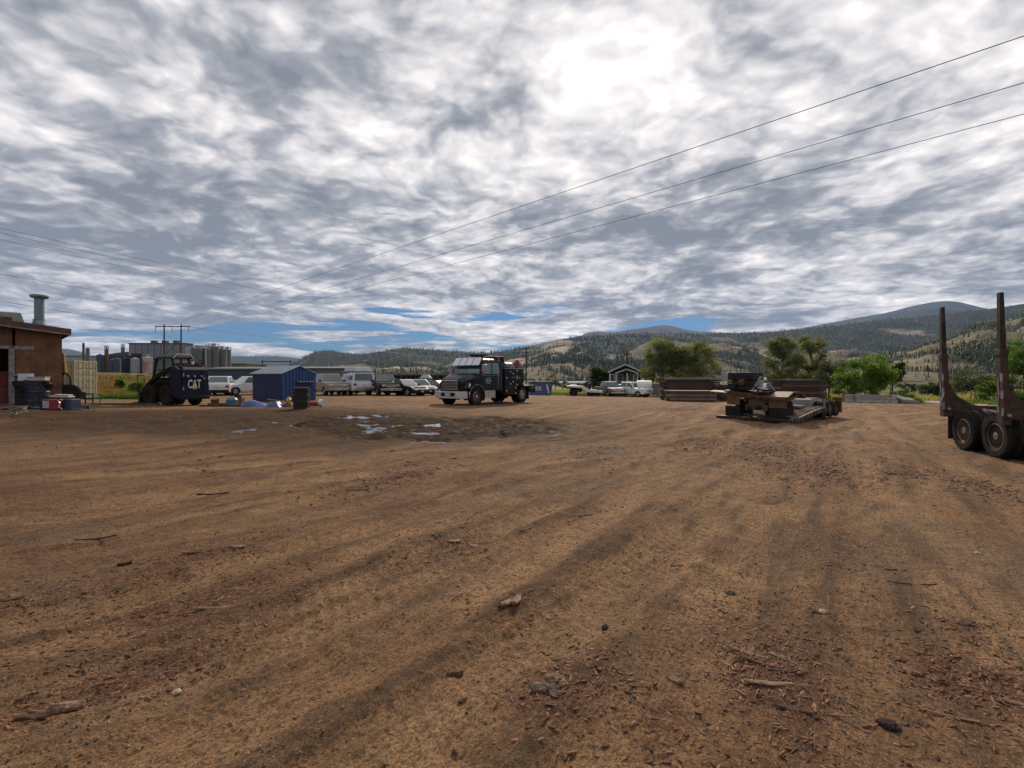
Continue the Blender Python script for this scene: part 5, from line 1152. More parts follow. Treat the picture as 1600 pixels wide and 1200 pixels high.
# ------------------------------------------------------------ blue gabled shed
def blue_shed():
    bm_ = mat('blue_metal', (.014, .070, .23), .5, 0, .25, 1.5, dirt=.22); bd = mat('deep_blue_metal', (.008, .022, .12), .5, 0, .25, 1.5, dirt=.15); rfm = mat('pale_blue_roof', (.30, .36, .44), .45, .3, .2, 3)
    pc = at(441, 29.2); pr = at(492.5, 31.2); pl = at(398.5, 31.8)
    ur = (pr-pc); ul = (pl-pc); rz = rz_to(ur.x, ur.y); Wd = 2.28; t = thing('blue_shed', 'small blue ribbed metal shed with a pale gabled roof', 'shed', pc, rz); Ld = 3.0; h = 1.72; rg = .42
    MB().add([(0,0,0),(Wd,0,0),(Wd,0,h),(Wd/2,0,h+rg),(0,0,h),(0,Ld,0),(Wd,Ld,0),(Wd,Ld,h),(Wd/2,Ld,h+rg),(0,Ld,h)], [(0,1,2,3,4),(9,8,7,6,5),(0,4,9,5),(1,6,7,2),(4,3,8,9),(3,2,7,8)]).build('wall', bd, t)
    n = 10
    for k in range(n):
        x = (k+.5)*Wd/n; zt = h+rg*(1-abs(x-Wd/2)/(Wd/2))-.03
        MB().box(x-.085, x+.085, -.028, -.003, .03, zt-.02).build('wall_panel', bm_, t)
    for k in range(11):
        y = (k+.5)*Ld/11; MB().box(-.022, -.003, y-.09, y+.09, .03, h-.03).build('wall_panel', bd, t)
    for s in (0, 1):
        x0, x1 = (-.12, Wd/2) if s == 0 else (Wd+.12, Wd/2); z0 = h-.045
        rr_ = MB().add([(x0,-.1,z0),(x1,-.1,h+rg+.02),(x1,Ld+.1,h+rg+.02),(x0,Ld+.1,z0),(x0,-.1,z0+.05),(x1,-.1,h+rg+.07),(x1,Ld+.1,h+rg+.07),(x0,Ld+.1,z0+.05)], [(0,1,2,3),(4,5,6,7),(0,1,5,4),(1,2,6,5),(2,3,7,6),(3,0,4,7)]).build('roof', rfm, t)
        for k in range(12):
            y = (k+.5)*Ld/12; MB().bar((x0, y, z0+.055), (x1, y, h+rg+.075), .03, .03).build('roof_rib', rfm, rr_)
    for x in (0, Wd): MB().box(x-.04, x+.04, -.045, -.029, .0, h-.03).build('corner_trim', bm_, t)
    aw = MB().box(Wd*.40, Wd*.88, -.32, -.03, 1.18, 1.23).build('awning', rfm, t)
    MB().box(Wd*.42, Wd*.86, -.06, -.031, .95, 1.17).build('hatch', bd, t)
blue_shed()

# ------------------------------------------------------------ log trailer on the right
def log_trailer():
    P1 = at(1503, 13.0); ax = Vector((.3, .95, 0)).normalized(); sd = Vector((ax.y, -ax.x, 0))    # sd points to the right, across the trailer
    rz = rz_to(ax.x, ax.y); t = thing('log_trailer', 'log trailer with two tall red striped stakes and dual tyres', 'trailer', P1, rz)
    m = mat('worn_red_steel', (.055, .016, .010), .65, .1, .5, 4, col2=(.016, .011, .010), dirt=.35, bump=.3); st = mat('stake_steel', (.045, .035, .035), .55, .5, .6, 3, dirt=.3, bump=.2)
    redt = mat('red_tape', (.22, .02, .015), .5, dirt=.4); wht = mat('white_tape', (.34, .34, .34), .5, dirt=.5)
    P = lambda n, mb, mm=m, par=t, **k: mb.build(n, mm, par, **k)
    # local: +x away from the camera along the trailer, +y to the left, so the trailer body lies at y < 0; wheel centre line at x=0 and x=-1.32
    zr = .9
    P('frame_rail', MB().box(-9, 1.3, -.88, -.74, .78, 1.06), bevel=.01); P('frame_rail', MB().box(-9, 1.3, -1.86, -1.72, .78, 1.06), bevel=.01)
    for x in (-1.32, 0): P('axle', MB().cyl((x, -.2, .53), (x, -2.4, .53), .09, n=10), dark)
    P('end_beam', MB().box(1.15, 1.32, -2.3, -.3, .78, 1.0), bevel=.01)
    for i, x in enumerate((.72, -1.78)):
        P('bunk', MB().box(x-.12, x+.12, -2.55, .10, .98, 1.16), bevel=.01)
        for s, y in ((1, .05), (-1, -2.60)):
            P('stake_gusset', MB().add([(x-.10, y-s*.04, 1.0), (x-.10, y-s*.95, 1.1), (x-.10, y-s*.55, 1.2), (x-.10, y-s*.24, 1.42), (x-.10, y-s*.08, 1.75), (x+.10, y-s*.04, 1.0), (x+.10, y-s*.95, 1.1), (x+.10, y-s*.55, 1.2), (x+.10, y-s*.24, 1.42), (x+.10, y-s*.08, 1.75)],
                [(0,1,2,3,4),(9,8,7,6,5),(0,5,6,1),(1,6,7,2),(2,7,8,3),(3,8,9,4),(4,9,5,0)]))
            lean = .06*s; b0, t0 = Vector((x, y, .84)), Vector((x, y+lean*.7, 2.55))
            k = MB(); k.frus((x-.10, x+.10, y-.10, y+.07), (x-.085, x+.085, y-.075+lean*.7, y+.07+lean*.7), .84, 2.55)
            so = P('stake', k, m, bevel=.008)
            if s == 1 or True:
                P('stake_top', MB().frus((x-.075, x+.075, y-.06+lean*.7, y+.055+lean*.7), (x-.055, x+.055, y-.045+lean*1.15, y+.035+lean*1.15), 2.53, 3.92), st, so, bevel=.006)
                P('stake_collar', MB().box(x-.10, x+.10, y-.09+lean*.7, y+.085+lean*.7, 2.46, 2.60), m, so, bevel=.01)
                for q in range(5):
                    z0 = 1.05+q*.2; f = (z0-.84)/1.6*lean*.7
                    P('reflective_stripe', MB().box(x-.104, x-.07, y+.068+f, y+.078+f, z0, z0+.19), redt if q % 2 else wht, so)
                    P('reflective_stripe', MB().box(x-.106, x-.10, y+.045+f, y+.078+f, z0, z0+.19), redt if q % 2 else wht, so)
    P('chain_hook', MB().tube([(.6, .12, 1.5), (.62, .18, 1.3), (.66, .14, 1.15)], .018, 5), steel)
    for x in (-1.32, 0):
        for y, rm in ((-.15, mat('worn_bronze_rim', (.55, .47, .38), .3, .85, .4, 5, dirt=.25)), (-.52, None), (-2.0, None), (-2.37, None)):
            ty, rim, u = wheel_meshes(.53, .29, .30, 'truck')
            a = share(ty, 'wheel', t, (x, y, .53), (0, random.uniform(0, 6), math.pi if y > -1 else 0))
            if rm: b = share(rim, 'rim', a); b.data = b.data.copy(); b.data.materials.clear(); b.data.materials.append(rm)
    for y in (-.35, -2.2): P('mudflap', MB().box(.72, .75, y-.32, y+.32, .22, .86), rubber)
    P('brake_chamber', MB().cyl((-.5, -1.0, .7), (-.25, -1.0, .7), .1, n=10), dark); P('spring_hanger', MB().box(-.8, -.55, -.9, -.7, .5, .8), dark)
    P('air_line', MB().tube([(-8, -.68, 1.1), (-2, -.68, 1.02), (-1.2, -.7, 1.1), (-.4, -.6, .95), (.5, -.7, 1.05)], .015, 5), mat('air_blue', (.03, .06, .2))); P('air_line', MB().tube([(-8, -.64, 1.12), (-2, -.62, 1.05), (-1.1, -.62, .92), (.2, -.55, 1.1)], .015, 5), mat('faded_red', (.26, .025, .015)))
    for x in (.72, -1.78):
        r_ = random.Random(int(x*9)); P('chain', MB().tube([(x, .13, 2.0), (x+.02, .15, 1.8), (x-.01, .14, 1.55), (x+.03, .15, 1.3), (x, .14, 1.12)], .012, 4), steel); P('stake_pin', MB().cyl((x-.16, .02, 1.07), (x+.16, .02, 1.07), .035, n=8), steel)
    P('side_light', MB().cyl((1.33, -.5, .9), (1.35, -.5, .9), .06, n=10), redl)
log_trailer()

# ------------------------------------------------------------ lowbed trailer with gooseneck
def lowbed():
    c = at(1180, 20.0); ax = Vector((.78, .62, 0)).normalized(); rz = rz_to(ax.x, ax.y); t = thing('lowbed_trailer', 'lowbed trailer with dull yellow gooseneck fenders, black mudflaps and plank deck', 'trailer', c, rz)
    P = lambda n, mb, mm=yel, par=t, **k: mb.build(n, mm, par, **k)
    # local +x runs away along the deck, +y left; the neck stands over x = -.6 .. 1
    P('fender_skirt', MB().box(-.03, .0, .62, 1.18, .62, 1.12), yel); P('fender_skirt', MB().box(-.03, .0, -1.22, -.55, .52, .98), yel); P('centre_panel', MB().box(.1, .14, -.45, .45, .42, .98), mat('brown_steel', (.16, .08, .05)))
    for s in (-1, 1):
        y0, y1 = sorted((s*.55, s*1.28)); P('fender', MB().prism([(-.05, 1.08 if s > 0 else 1.0), (.5, 1.20), (1.3, 1.18), (1.7, .95), (1.66, .90), (1.25, 1.12), (.5, 1.14), (-.05, 1.02 if s > 0 else .94)], y0, y1), yel, bevel=.01)
        P('mudflap', MB().box(-.05, -.02, y0+.06, y1-.04, .02, .56), rubber)
        P('neck_beam', MB().prism([(0, .75), (.2, 1.18), (1.6, 1.16), (2.1, .7), (2.1, .3), (1.7, .35), (1.4, .8), (.4, .85), (.15, .6)], s*.42-.08, s*.42+.08), mat('oily_black', (.015, .014, .015), .45, dirt=.4), bevel=.02)
        a = share(wheel_meshes(.42, .28, .23, 'truck')[0], 'wheel', t, (.75, s*.88, .42))
    P('wing_plate', MB().add([(-.05, 1.2, 1.12), (.5, 1.2, 1.18), (.55, 2.1, 1.20), (.1, 2.05, 1.16), (-.05, 1.2, 1.07), (.5, 1.2, 1.13), (.55, 2.1, 1.17), (.1, 2.05, 1.13)], [(0,1,2,3),(7,6,5,4),(0,4,5,1),(1,5,6,2),(2,6,7,3),(3,7,4,0)]), yel)
    P('fender_top', MB().add([(-.10,1.28,1.16),(-.10,-1.30,.82),(.9,-1.30,.98),(.9,1.28,1.24),(-.10,1.28,1.22),(-.10,-1.30,.90),(.9,-1.30,1.06),(.9,1.28,1.30)], [(0,3,2,1),(4,5,6,7),(0,1,5,4),(1,2,6,5),(2,3,7,6),(3,0,4,7)]), mat('brown_yellow', (.07, .035, .018), .6, 0, .5, 4, dirt=.3))
    P('cross_plate', MB().box(-.02, .06, -.6, .66, .92, 1.06), mat('brown_steel', (.16, .08, .05)))
    P('engine_box', MB().box(-.02, .7, .22, 1.15, 1.24, 1.52), mat('oily_navy', (.006, .008, .018), .6, dirt=.25), bevel=.02); P('engine_cover', MB().box(.02, .95, .12, 1.18, 1.66, 1.98), mat('oily_navy', (.006, .008, .018)), bevel=.03)
    P('tool_tray', MB().box(-.06, .6, -.5, .1, 1.10, 1.2), mat('oily_black', (.015, .014, .015)), bevel=.02)
    for k in range(6): P('chain', MB().tube([(-.08, .9-k*.32, 1.2-k*.05), (-.10, .8-k*.32, 1.05-k*.05), (-.08, .7-k*.32, 1.19-k*.05)], .022, 5), rust)
    P('engine_block', MB().box(.1, .8, .25, 1.05, 1.5, 1.66), mat('oily_black', (.015, .014, .015)), bevel=.02)
    P('rusty_pump', MB().lathe([(.1, -.12), (.14, -.08), (.14, .08), (.1, .12)], 12, 'y'), rust).location = (-.02, .55, 1.55)
    for k, (a, b) in enumerate([((0, .1, 1.25), (.5, .0, 1.8)), ((.1, -.05, 1.2), (.9, -.02, 1.75)), ((.7, -.1, 1.7), (1.2, -.3, 1.1)), ((0, .05, 1.3), (.8, -.9, 1.12))]): P('strut', MB().bar(a, b, .06), galv if k < 3 else dark)
    P('hose', MB().tube([(-.02, .9, 1.3), (-.12, .7, 1.5), (-.08, .5, 1.42), (.0, .3, 1.6), (.1, .0, 1.3), (.3, -.5, 1.15)], .03, 6), rubber)
    P('hitch', MB().box(-.35, .2, -.2, .2, .45, .62), mat('oily_black', (.015, .014, .015)), bevel=.03); P('landing_leg', MB().box(.3, .42, .28, .4, .0, .8), dark); P('landing_leg', MB().box(.3, .42, -.4, -.28, .0, .8), dark)
    P('front_sill', MB().box(-.25, .05, -1.35, 1.55, .02, .14), mat('oily_black', (.015, .014, .015)), bevel=.02)
    # deck: two curved side rails, cross members, planks
    def zd(x): return .16+.30*sstep(.4, 3.4, x)
    def rail(y0, y1, h, off=0):
        pts = [(x, float(zd(x))+off) for x in np.linspace(.1, 3.7, 12)]; return MB().prism(pts+[(x, z-h) for x, z in pts[::-1]], y0, y1)
    for s in (-1, 1):
        y0, y1 = sorted((s*1.28, s*1.36)); P('side_rail', rail(y0, y1, .12), mat('dull_rail', (.17, .165, .16), .6, .3, .4, 5, dirt=.3)); P('lower_rail', rail(y0, y1, .05, -.16) , mat('oily_black', (.015, .014, .015)))
        for k in range(11):
            x = .35+k*.31; P('outrigger', MB().box(x, x+.06, min(s*1.29, s*1.42), max(s*1.29, s*1.42), float(zd(x))-.16, float(zd(x))-.01), mat('dull_rail', (.17, .165, .16)) if k % 3 else rust)
    for k in range(16):
        x = .25+k*.212; P('deck_plank', MB().box(x, x+.19, -1.26, 1.26, float(zd(x))+.005, float(zd(x))+.05), mat('pale_planks', (.26, .20, .15), .9, 0, .5, 3, bump=.4, dirt=.2) if k % 4 else wood, bevel=.006)
    P('deck_block', MB().box(2.3, 2.9, -.8, .1, .46, .56), mat('pale_planks', (.34, .29, .23)), bevel=.02); P('chain_box', MB().box(3.3, 3.5, -.9, .9, .5, .80), galv, bevel=.02)
    P('rear_frame', MB().box(3.4, 5.5, -.6, .6, .5, .70), galv, bevel=.02); P('rear_deck', MB().box(3.5, 5.4, -.55, .55, .74, .80), wood, bevel=.01)
    for k in range(3):
        x = 3.75+k*.74
        for s in (-1, 1):
            for dy in (1.12, .82): wheel(t, x, s*dy, .36, .26, .20, 'truck', mat('oily_rim', (.16, .14, .12), .5, .6, .4, 5, dirt=.4))
    P('tail_bar', MB().box(5.6, 5.7, -1.3, 1.3, .40, .70), rust, bevel=.02); P('tail_ramp', MB().box(5.65, 5.76, -1.3, -.95, .15, .85), rust, bevel=.02)
    for s in (-1, 1): P('taillight', MB().box(5.7, 5.72, s*1.0-.1, s*1.0+.1, .5, .6), redl); P('rail_post', MB().box(3.62, 3.68, s*1.28-.03, s*1.28+.03, .42, .72), galv)
lowbed()
# ------------------------------------------------------------ lumber stacks
plank_cols = [mat('stack_board_a', (.10, .055, .038), .85, 0, .4, 3, bump=.3), mat('stack_board_b', (.145, .075, .048), .85, 0, .4, 3, bump=.3), mat('stack_board_c', (.055, .040, .036), .9, 0, .4, 3, bump=.3), mat('stack_board_d', (.24, .20, .17), .85, 0, .4, 3, bump=.3)]
def lumber(label, px0, px1, pyt, pyb, Y, wt, rz=0, dep=2.2, seed=0, th=.13, skew=0):
    r = random.Random(seed); a, b = at(px0, Y), at(px1, Y); L = (px1-px0)/F*Y; base = a.lerp(b, .5); base.z = min(a.z, b.z)-.03
    H = fz(pyt, Y)-base.z; t = thing('lumber_stack', label, 'lumber stack', base, rz, 'stacks of heavy timber'); n = max(2, int(H/(th*1.22)))
    proto = None; protos = []
    for m in plank_cols: protos.append(MB().box(-.5, .5, -.5, .5, 0, 1).build('board', m, bevel=0))
    nb = 3
    for k in range(n):
        z = .1+k*(H-.1)/n; hh = (H-.1)/n*.80
        for j in range(2):
            share(protos[2], 'spacer', t, ((-.3+.6*j)*L+r.uniform(-.1, .1), 0, z-(H-.1)/n*.2), (0, 0, 0), (.12, dep, (H-.1)/n*.21))
        for j in range(nb):
            q = protos[r.choices([0, 1, 2, 3], wt)[0]]
            share(q, 'board', t, (r.uniform(-.03, .03)*L+skew*k/n, -dep/2+(j+.5)*dep/nb, z), (0, 0, r.uniform(-.004, .004)), (L*r.uniform(.94, 1.02), dep/nb*.93, hh))
    for p in protos: bpy.data.objects.remove(p)
    return t
lumber('tall dark brown timber stack behind the small reddish stack', 1036, 1117, 590, 624, 45, [3, 1, 6, 1], R(-5), seed=1, dep=3)
lumber('low reddish timber stack in front of the tall dark stack', 1043, 1113, 609.5, 628, 40, [4, 7, 1, 1], R(-8), seed=2, dep=2.4)
lumber('square dark timber stack rising behind the lowbed deck', 1213, 1274, 592.5, 627, 34, [3, 1.5, 5, 1], R(4), seed=3, dep=2.6)
lumber('small dark timber stack leaning right of the reddish stack', 1119, 1134, 600, 626, 43, [1, 1, 5, 1], R(10), seed=4, dep=2)

# long brown building and loaded log trailers behind the parked row
def behind_row():
    Y = 62; m = mat('rust_brown_wall', (.12, .055, .035), .8, 0, .5, 1.5)
    a, b = at(598, Y), at(700, Y); t = thing('long_rack', 'long rusty brown storage rack behind the parked cars', 'storage rack', (a+b)/2); t.location.z = fz(603, Y); L = (b-a).length/2; H = fz(585.5, Y)-fz(603, Y)
    MB().box(-L, L, 0, 2.5, H-.12, H).build('roof', mat('roof_felt', (.085, .062, .052)), t); MB().box(-L, L, 2.3, 2.4, 0, H-.12).build('back_wall', m, t)
    MB().box(-L, L, .3, 2.2, H*.46, H*.55).build('shelf', m, t)
    n = 15
    for k in range(n): x = -L+.05+k*(2*L-.15)/(n-1); MB().box(x, x+.1, 0, .1, 0, H-.12).build('post', m, t)
    r = random.Random(3)
    for k in range(26):
        x = -L+.3+k*(2*L-.8)/26; hh = r.uniform(.2, .42)*H; z = 0 if k % 2 else H*.56
        MB().box(x, x+.42, .5, 1.9, z, z+hh*.95).build('stored_crate', r.choice(plank_cols), t)
    for px, w, l in ((604, 6, 'small pale shed roofed box left of the rusty storage rack'), (664, 16, 'grey tarp covered dome behind the parked hatchback')):
        p = at(px, 56); ww = w/F*56/2; q = thing('covered_box', l, 'storage box', p); MB().frus((-ww, ww, 0, 1.5), (-ww*.9, ww*.9, .1, 1.4), 0, 1.7).build('box_body', fgrey, q, bevel=.05); MB().frus((-ww*1.05, ww*1.05, -.1, 1.6), (-ww*.6, ww*.6, .3, 1.2), 1.7, 2.1).build('lid', white_paint if w < 10 else fpale, q, bevel=.05)
behind_row()

# ------------------------------------------------------------ blue dumpster lettered EX
def dumpster():
    p = at(845, 57); bl = paint('dumpster_blue', (.03, .09, .22), .5, .3); t = thing('blue_dumpster', 'blue steel dumpster with white letters behind the truck tail', 'dumpster', p, R(6)); w = 1.32; h = 1.55
    MB().prism([(-w, 0), (w-.1, 0), (w+.12, h), (-w, h)], 0, 1.7).build('bin', bl, t, bevel=.02)
    MB().box(-w-.05, w+.16, -.05, 1.75, h, h+.09).build('rim', mat('rim_dark', (.02, .03, .05), .5), t)
    for k in range(4): x = -w+.1+k*.8; MB().box(x, x+.08, -.06, -.002, .05, h-.02).build('rib', bl, t)
    lettering('EX', .62, mat('letter_white', (.75, .74, .70)), t, (-.30, -.065, .78), (R(90), 0, 0), sx=1.0)
    MB().add([(.62,-.07,1.25),(.78,-.07,1.25),(1.02,-.07,.25),(.86,-.07,.25)], [(0,3,2,1)]).build('slash_mark', mat('letter_white', (.75, .74, .70)), t)
dumpster()
# ------------------------------------------------------------ flat trailers, tank, camper near the pickups
def flat_trailer():
    Y = 58; p = at(915, Y); t = thing('flat_trailer', 'low white flat deck trailer with a raised end left of the pickups', 'trailer', p); L = 54/F*Y/2
    MB().prism([(-L, 1.28), (-L+1.8, 1.22), (-L+2.5, .82), (L, .66), (L, .40), (-L+2.2, .48), (-L+1.5, .98), (-L, 1.08)], 0, 2.3).build('deck', white_paint, t, bevel=.02)
    MB().box(-L+.4, -L+1.7, .3, 2, .5, 1.0).build('toolbox', dark, t, bevel=.03)
    for x in (-L+.75, -L+2.9, L-.6):
        for y in (.15, 2.1): wheel(t, x, y-.0 if y < 1 else y, .38, .22, .2, 'car')
    MB().box(-.5, .0, .6, 1.4, .8, 1.5).build('winch', rust, t, bevel=.03); MB().box(.4, .7, .6, 1.2, .78, 1.5).build('winch_post', dark, t)
flat_trailer()
def tank_trailer():
    p = at(1010, 60); t = thing('camper_trailer', 'white rounded camper trailer right of the bright white pickup', 'camper trailer', p, R(-8)); w = .95
    MB().box(-1.0, .85, 0, 2.2, .5, 1.0).build('frame', galv, t, bevel=.04); b = MB().cyl((-1.05, 1.0, 1.45), (.75, 1.0, 1.45), .62, n=20).build('tank', white_paint, t, bevel=.06); 
    MB().box(.9, 1.9, .1, 2.1, .35, 1.75).build('side_crate', mat('grey_crate', (.16, .15, .13), .8, 0, .4, 3), t, bevel=.02); wheel(t, -.2, .1, .36, .22, .2); wheel(t, -.2, 2.1, .36, .22, .2)
tank_trailer()
def white_tank():
    p = at(1204, 48); t = thing('water_tank', 'white tank on a yellow base between the lowbed neck and timber stack', 'tank', p); MB().cyl((-.85, 0, 1.35), (.9, 0, 1.35), .42, n=18).build('tank', white_paint, t, bevel=.06); MB().frus((-.7, .85, -.4, .4), (-.75, .9, -.42, .42), 0, 1.1).build('base', mat('yellow_tank', (.40, .31, .10), .6, dirt=.2), t, bevel=.03)
white_tank()

# ------------------------------------------------------------ concrete blocks and rubble on the right
def blocks():
    lb = ['leftmost low concrete barrier below the bright green bush', 'second concrete barrier from the left under the green tree', 'third concrete barrier in the row under the green tree', 'right end concrete barrier of the row, slightly turned']
    for i, (px, Y, rz, w) in enumerate([(1329, 49, 2, 1.05), (1347, 48.6, -3, 1.15), (1365, 48.8, 1, 1.15), (1380, 49.2, 12, .9)]):
        p = at(px, Y); t = thing('concrete_barrier', lb[i], 'concrete barrier', p, R(rz), 'row of concrete barriers'); w *= .55
        MB().prism([(-.28, 0), (.28, 0), (.25, .12), (.13, .3), (.10, .82), (-.10, .82), (-.13, .3), (-.25, .12)], -w, w, Matrix.Rotation(R(90), 4, 'Z')).build('block', concrete, t, bevel=.02); MB().box(-w*.7, -w*.4, -.30, -.2, 0, .08).build('slot', black, t)
    rr = random.Random(5); nm = ['grey broken slab resting behind the barriers on the left', 'pale broken slab tilted beside the row of barriers', 'dark rubble lump between barriers and scrub', 'flat grey slab at the right end of the rubble', 'pale chunk of rubble on top of the heap', 'big leaning concrete slab near the road side', 'small grey chunk at the foot of the scrub', 'rough block half buried in the rubble heap']
    for i in range(8):
        px = [1338, 1352, 1388, 1425, 1398, 1408, 1420, 1392][i]; p = at(px, [50.5, 50.6, 50.4, 50.0, 50.8, 51, 49.4, 49.3][i]); s = [.6, .5, .6, .5, .45, .9, .35, .5][i]
        mb = MB().box(-s, s, -s*.7, s*.7, 0, s*.7); mb.v = [(x+rr.uniform(-.18, .18)*s, y+rr.uniform(-.18, .18)*s, z+rr.uniform(-.15, .15)*s) for x, y, z in mb.v]
        o = mb.build('concrete_rubble', [concrete, mat('pale_concrete', (.45, .43, .38))][i % 2], bevel=.03); o.location = p+Vector((0, 0, .35 if i in (0, 1, 4) else .0)); o.rotation_euler = (rr.uniform(-.25, .25), rr.uniform(-.3, .3), rr.uniform(0, 3)); tag(o, nm[i], 'rubble', 'rubble heap behind the barriers')
blocks()

# ------------------------------------------------------------ drums and clutter on the left
def drum(label, p, m, h=.88, r=.29, rz=0, top=None, s=1):
    t = thing('steel_drum', label, 'drum', p, rz, s=s); pr = [(r, .0), (r+.012, .015), (r, .03)]
    for k in (1/3, 2/3): pr += [(r, h*k-.03), (r+.014, h*k), (r, h*k+.03)]
    pr += [(r, h-.03), (r+.012, h-.012), (r+.008, h), (r-.02, h-.005), (r-.02, h-.03)]
    MB().lathe(pr, 28, 'z').build('drum_body', m, t); MB().lathe([(r*.85, h-.028), (r*.85, h-.024)], 20, 'z').build('drum_lid', m, t); MB().lathe([(.035, h-.03), (.035, h+.0)], 10, 'z').build('bung', steel, t).location = (.12, 0, 0)
    return t
dd = mat('dark_drum', (.014, .014, .016), .5, .1, .5, 5, col2=(.03, .02, .016), dirt=.15); nd = mat('navy_drum', (.012, .018, .05), .4, .3, .3, 5, dirt=.35)
pA = at(58, 19.3); drum('navy black steel drum with pale rings in front of the plywood wall', pA, nd, 1.0, .37)
pB = at(43, 19.7); drum('black steel drum half hidden left of the navy drum', pB, dd, .98, .35)
bag = thing('bin_bag', 'black plastic bag draped over the two drums by the workshop', 'bag', pA+Vector((-.2, .02, 1.0))); mb = MB()
n = 18; 
for k, (r_, z) in enumerate([(.44, -.22), (.46, -.05), (.43, .05), (.30, .12), (.1, .10)]):
    for i in range(n):
        a = i*2*math.pi/n; q = r_*(1+.12*math.sin(3*a+k)+.06*math.sin(7*a)); mb.v.append((q*1.35*math.cos(a), q*.95*math.sin(a), z+.04*math.sin(5*a+k)))
for k in range(4):
    for i in range(n): mb.f.append((k*n+i, k*n+(i+1) % n, (k+1)*n+(i+1) % n, (k+1)*n+i))
mb.f.append(tuple(4*n+i for i in range(n))); mb.build('bag_skin', mat('black_plastic', (.007, .008, .016), .45, 0, .2), bag)
b = MB().box(-.24, .24, -.02, .02, 0, .34).build('white_board', mat('white_board', (.55, .60, .66), .5, dirt=.1), bevel=.01); b.location = at(39.5, 19.2)+Vector((0, 0, 1.04)); b.rotation_euler = (R(-8), 0, R(20)); tag(b, 'small white board standing on the left drum', 'board')
k_ = thing('plastic_bucket', 'white rimmed tray lying on top of the navy drum bag', 'bucket', pA+Vector((.08, 0, 1.10)), R(20)); MB().box(-.3, .26, -.2, .2, 0, .14).build('tray', mat('grubby_white', (.48, .45, .40), .6, dirt=.4), k_, bevel=.03); MB().box(-.31, .27, -.21, .21, .14, .165).build('tray_rim', mat('grubby_white', (.48, .45, .40)), k_)
o = MB().tube([(0, 0, .0), (0, 0, .72), (-.02, 0, .9), (-.12, 0, 1.06), (-.28, 0, 1.12)], .055, 10).build('drain_pipe', mat('pale_pipe', (.42, .42, .34), .6, dirt=.3)); o.location = at(70.5, 19.5); tag(o, 'pale bent pipe standing against the right side of the navy drum', 'pipe')
def fuelcan():
    p = at(87, 19.0); t = thing('fuel_container', 'red square container with a white label and dark side beside the drums', 'container', p, R(12)); MB().box(-.33, .28, -.2, .2, 0, .40).build('container_body', mat('faded_red', (.26, .025, .015), .5, 0, .3, 3, dirt=.35), t, bevel=.03); MB().box(-.42, -.335, -.18, .18, 0, .36).build('side_box', nd, t, bevel=.02)
    MB().box(-.30, -.10, -.212, -.2005, .08, .34).build('label', mat('pale_label', (.50, .52, .60), .6), t)
    for k in range(4): MB().box(-.28, -.13, -.216, -.2125, .13+k*.05, .145+k*.05).build('label_line', fgrey, t)
    MB().cyl((.1, 0, .40), (.1, 0, .46), .04, n=10).build('cap', dark, t); MB().tube([(.2, -.21, .36), (.28, -.22, .25), (.24, -.24, .12), (.36, -.22, .02)], .018, 6).build('spout', white_paint, t)
fuelcan()
def tote():
    p = at(108, 19.2); t = thing('blue_tote', 'upturned dark blue plastic tote bin right of the red container', 'bin', p, R(-6)); MB().frus((-.34, .34, -.24, .24), (-.30, .30, -.2, .2), .0, .42).build('bin_body', mat('dark_blue_plastic', (.016, .03, .075), .35, 0, .2), t, bevel=.04, seg=3); MB().box(-.36, .36, -.26, .26, 0, .04).build('bin_rim', mat('dark_blue_plastic', (.016, .03, .075)), t, bevel=.01)
tote()
def lone_tyre(label, p, rot, r=.42, w=.24):
    t = thing('tyre', label, 'tyre', p); o = share(wheel_meshes(r, w, r*.58, 'truck')[0], 'tyre_ring', t, (0, 0, 0), rot); return t
lone_tyre('worn tyre leaning against the workshop corner below the yellow straps', at(107, 20.9)+Vector((0, 0, .55)), (R(-15), R(20), R(35)), .44, .3)
lone_tyre('tyre lying flat behind the leaning one beside the container', at(117, 21.8)+Vector((0, 0, .52)), (R(78), 0, 0), .4, .22)
def boom():
    p = at(100.5, 21.2); t = thing('hanging_straps', 'yellow brown straps and coiled hose hanging on the workshop corner', 'straps', p); m = mat('yellow_strap', (.38, .20, .04), .7, 0, .5, 6)
    MB().frus((-.16, .10, -.08, .08), (-.1, .0, -.06, .06), 1.45, 2.35).build('strap_bundle', m, t, bevel=.03); r = random.Random(9)
    for k in range(9): x = r.uniform(-.2, .16); MB().tube([(x*.5, -.05, 1.6), (x, -.1, 1.2), (x+r.uniform(-.08, .08), -.08, .9), (x+r.uniform(-.1, .1), -.1, .45+r.uniform(0, .3))], .028, 5).build('strap', m if k % 3 else mat('brown_steel', (.16, .08, .05)), t)
    a = [(.12+.26*math.cos(q), -.12, 1.12+.34*math.sin(q)) for q in np.linspace(0, 6.28, 18)]; MB().tube(a, .035, 6).build('hose_coil', rubber, t)
    MB().bar((-.05, 0, .1), (-.05, 0, 2.3), .08).build('hook_post', wood, t)
boom()
def rack():
    p = at(133, 24); t = thing('metal_rack', 'low black tubular frame standing in front of the container', 'frame', p, R(5)); m = dark; w = .34
    mb = MB(); h = .5
    for x in (-w, 0, w): mb.cyl((x, 0, 0), (x, 0, h), .018, n=6).cyl((x, .5, 0), (x, .5, h), .018, n=6)
    for z in (.25, h): mb.cyl((-w, 0, z), (w, 0, z), .018, n=6).cyl((-w, .5, z), (w, .5, z), .018, n=6)
    mb.cyl((-w, 0, h), (-w, .5, h), .018, n=6).cyl((w, 0, h), (w, .5, h), .018, n=6); mb.build('frame', m, t)
rack()
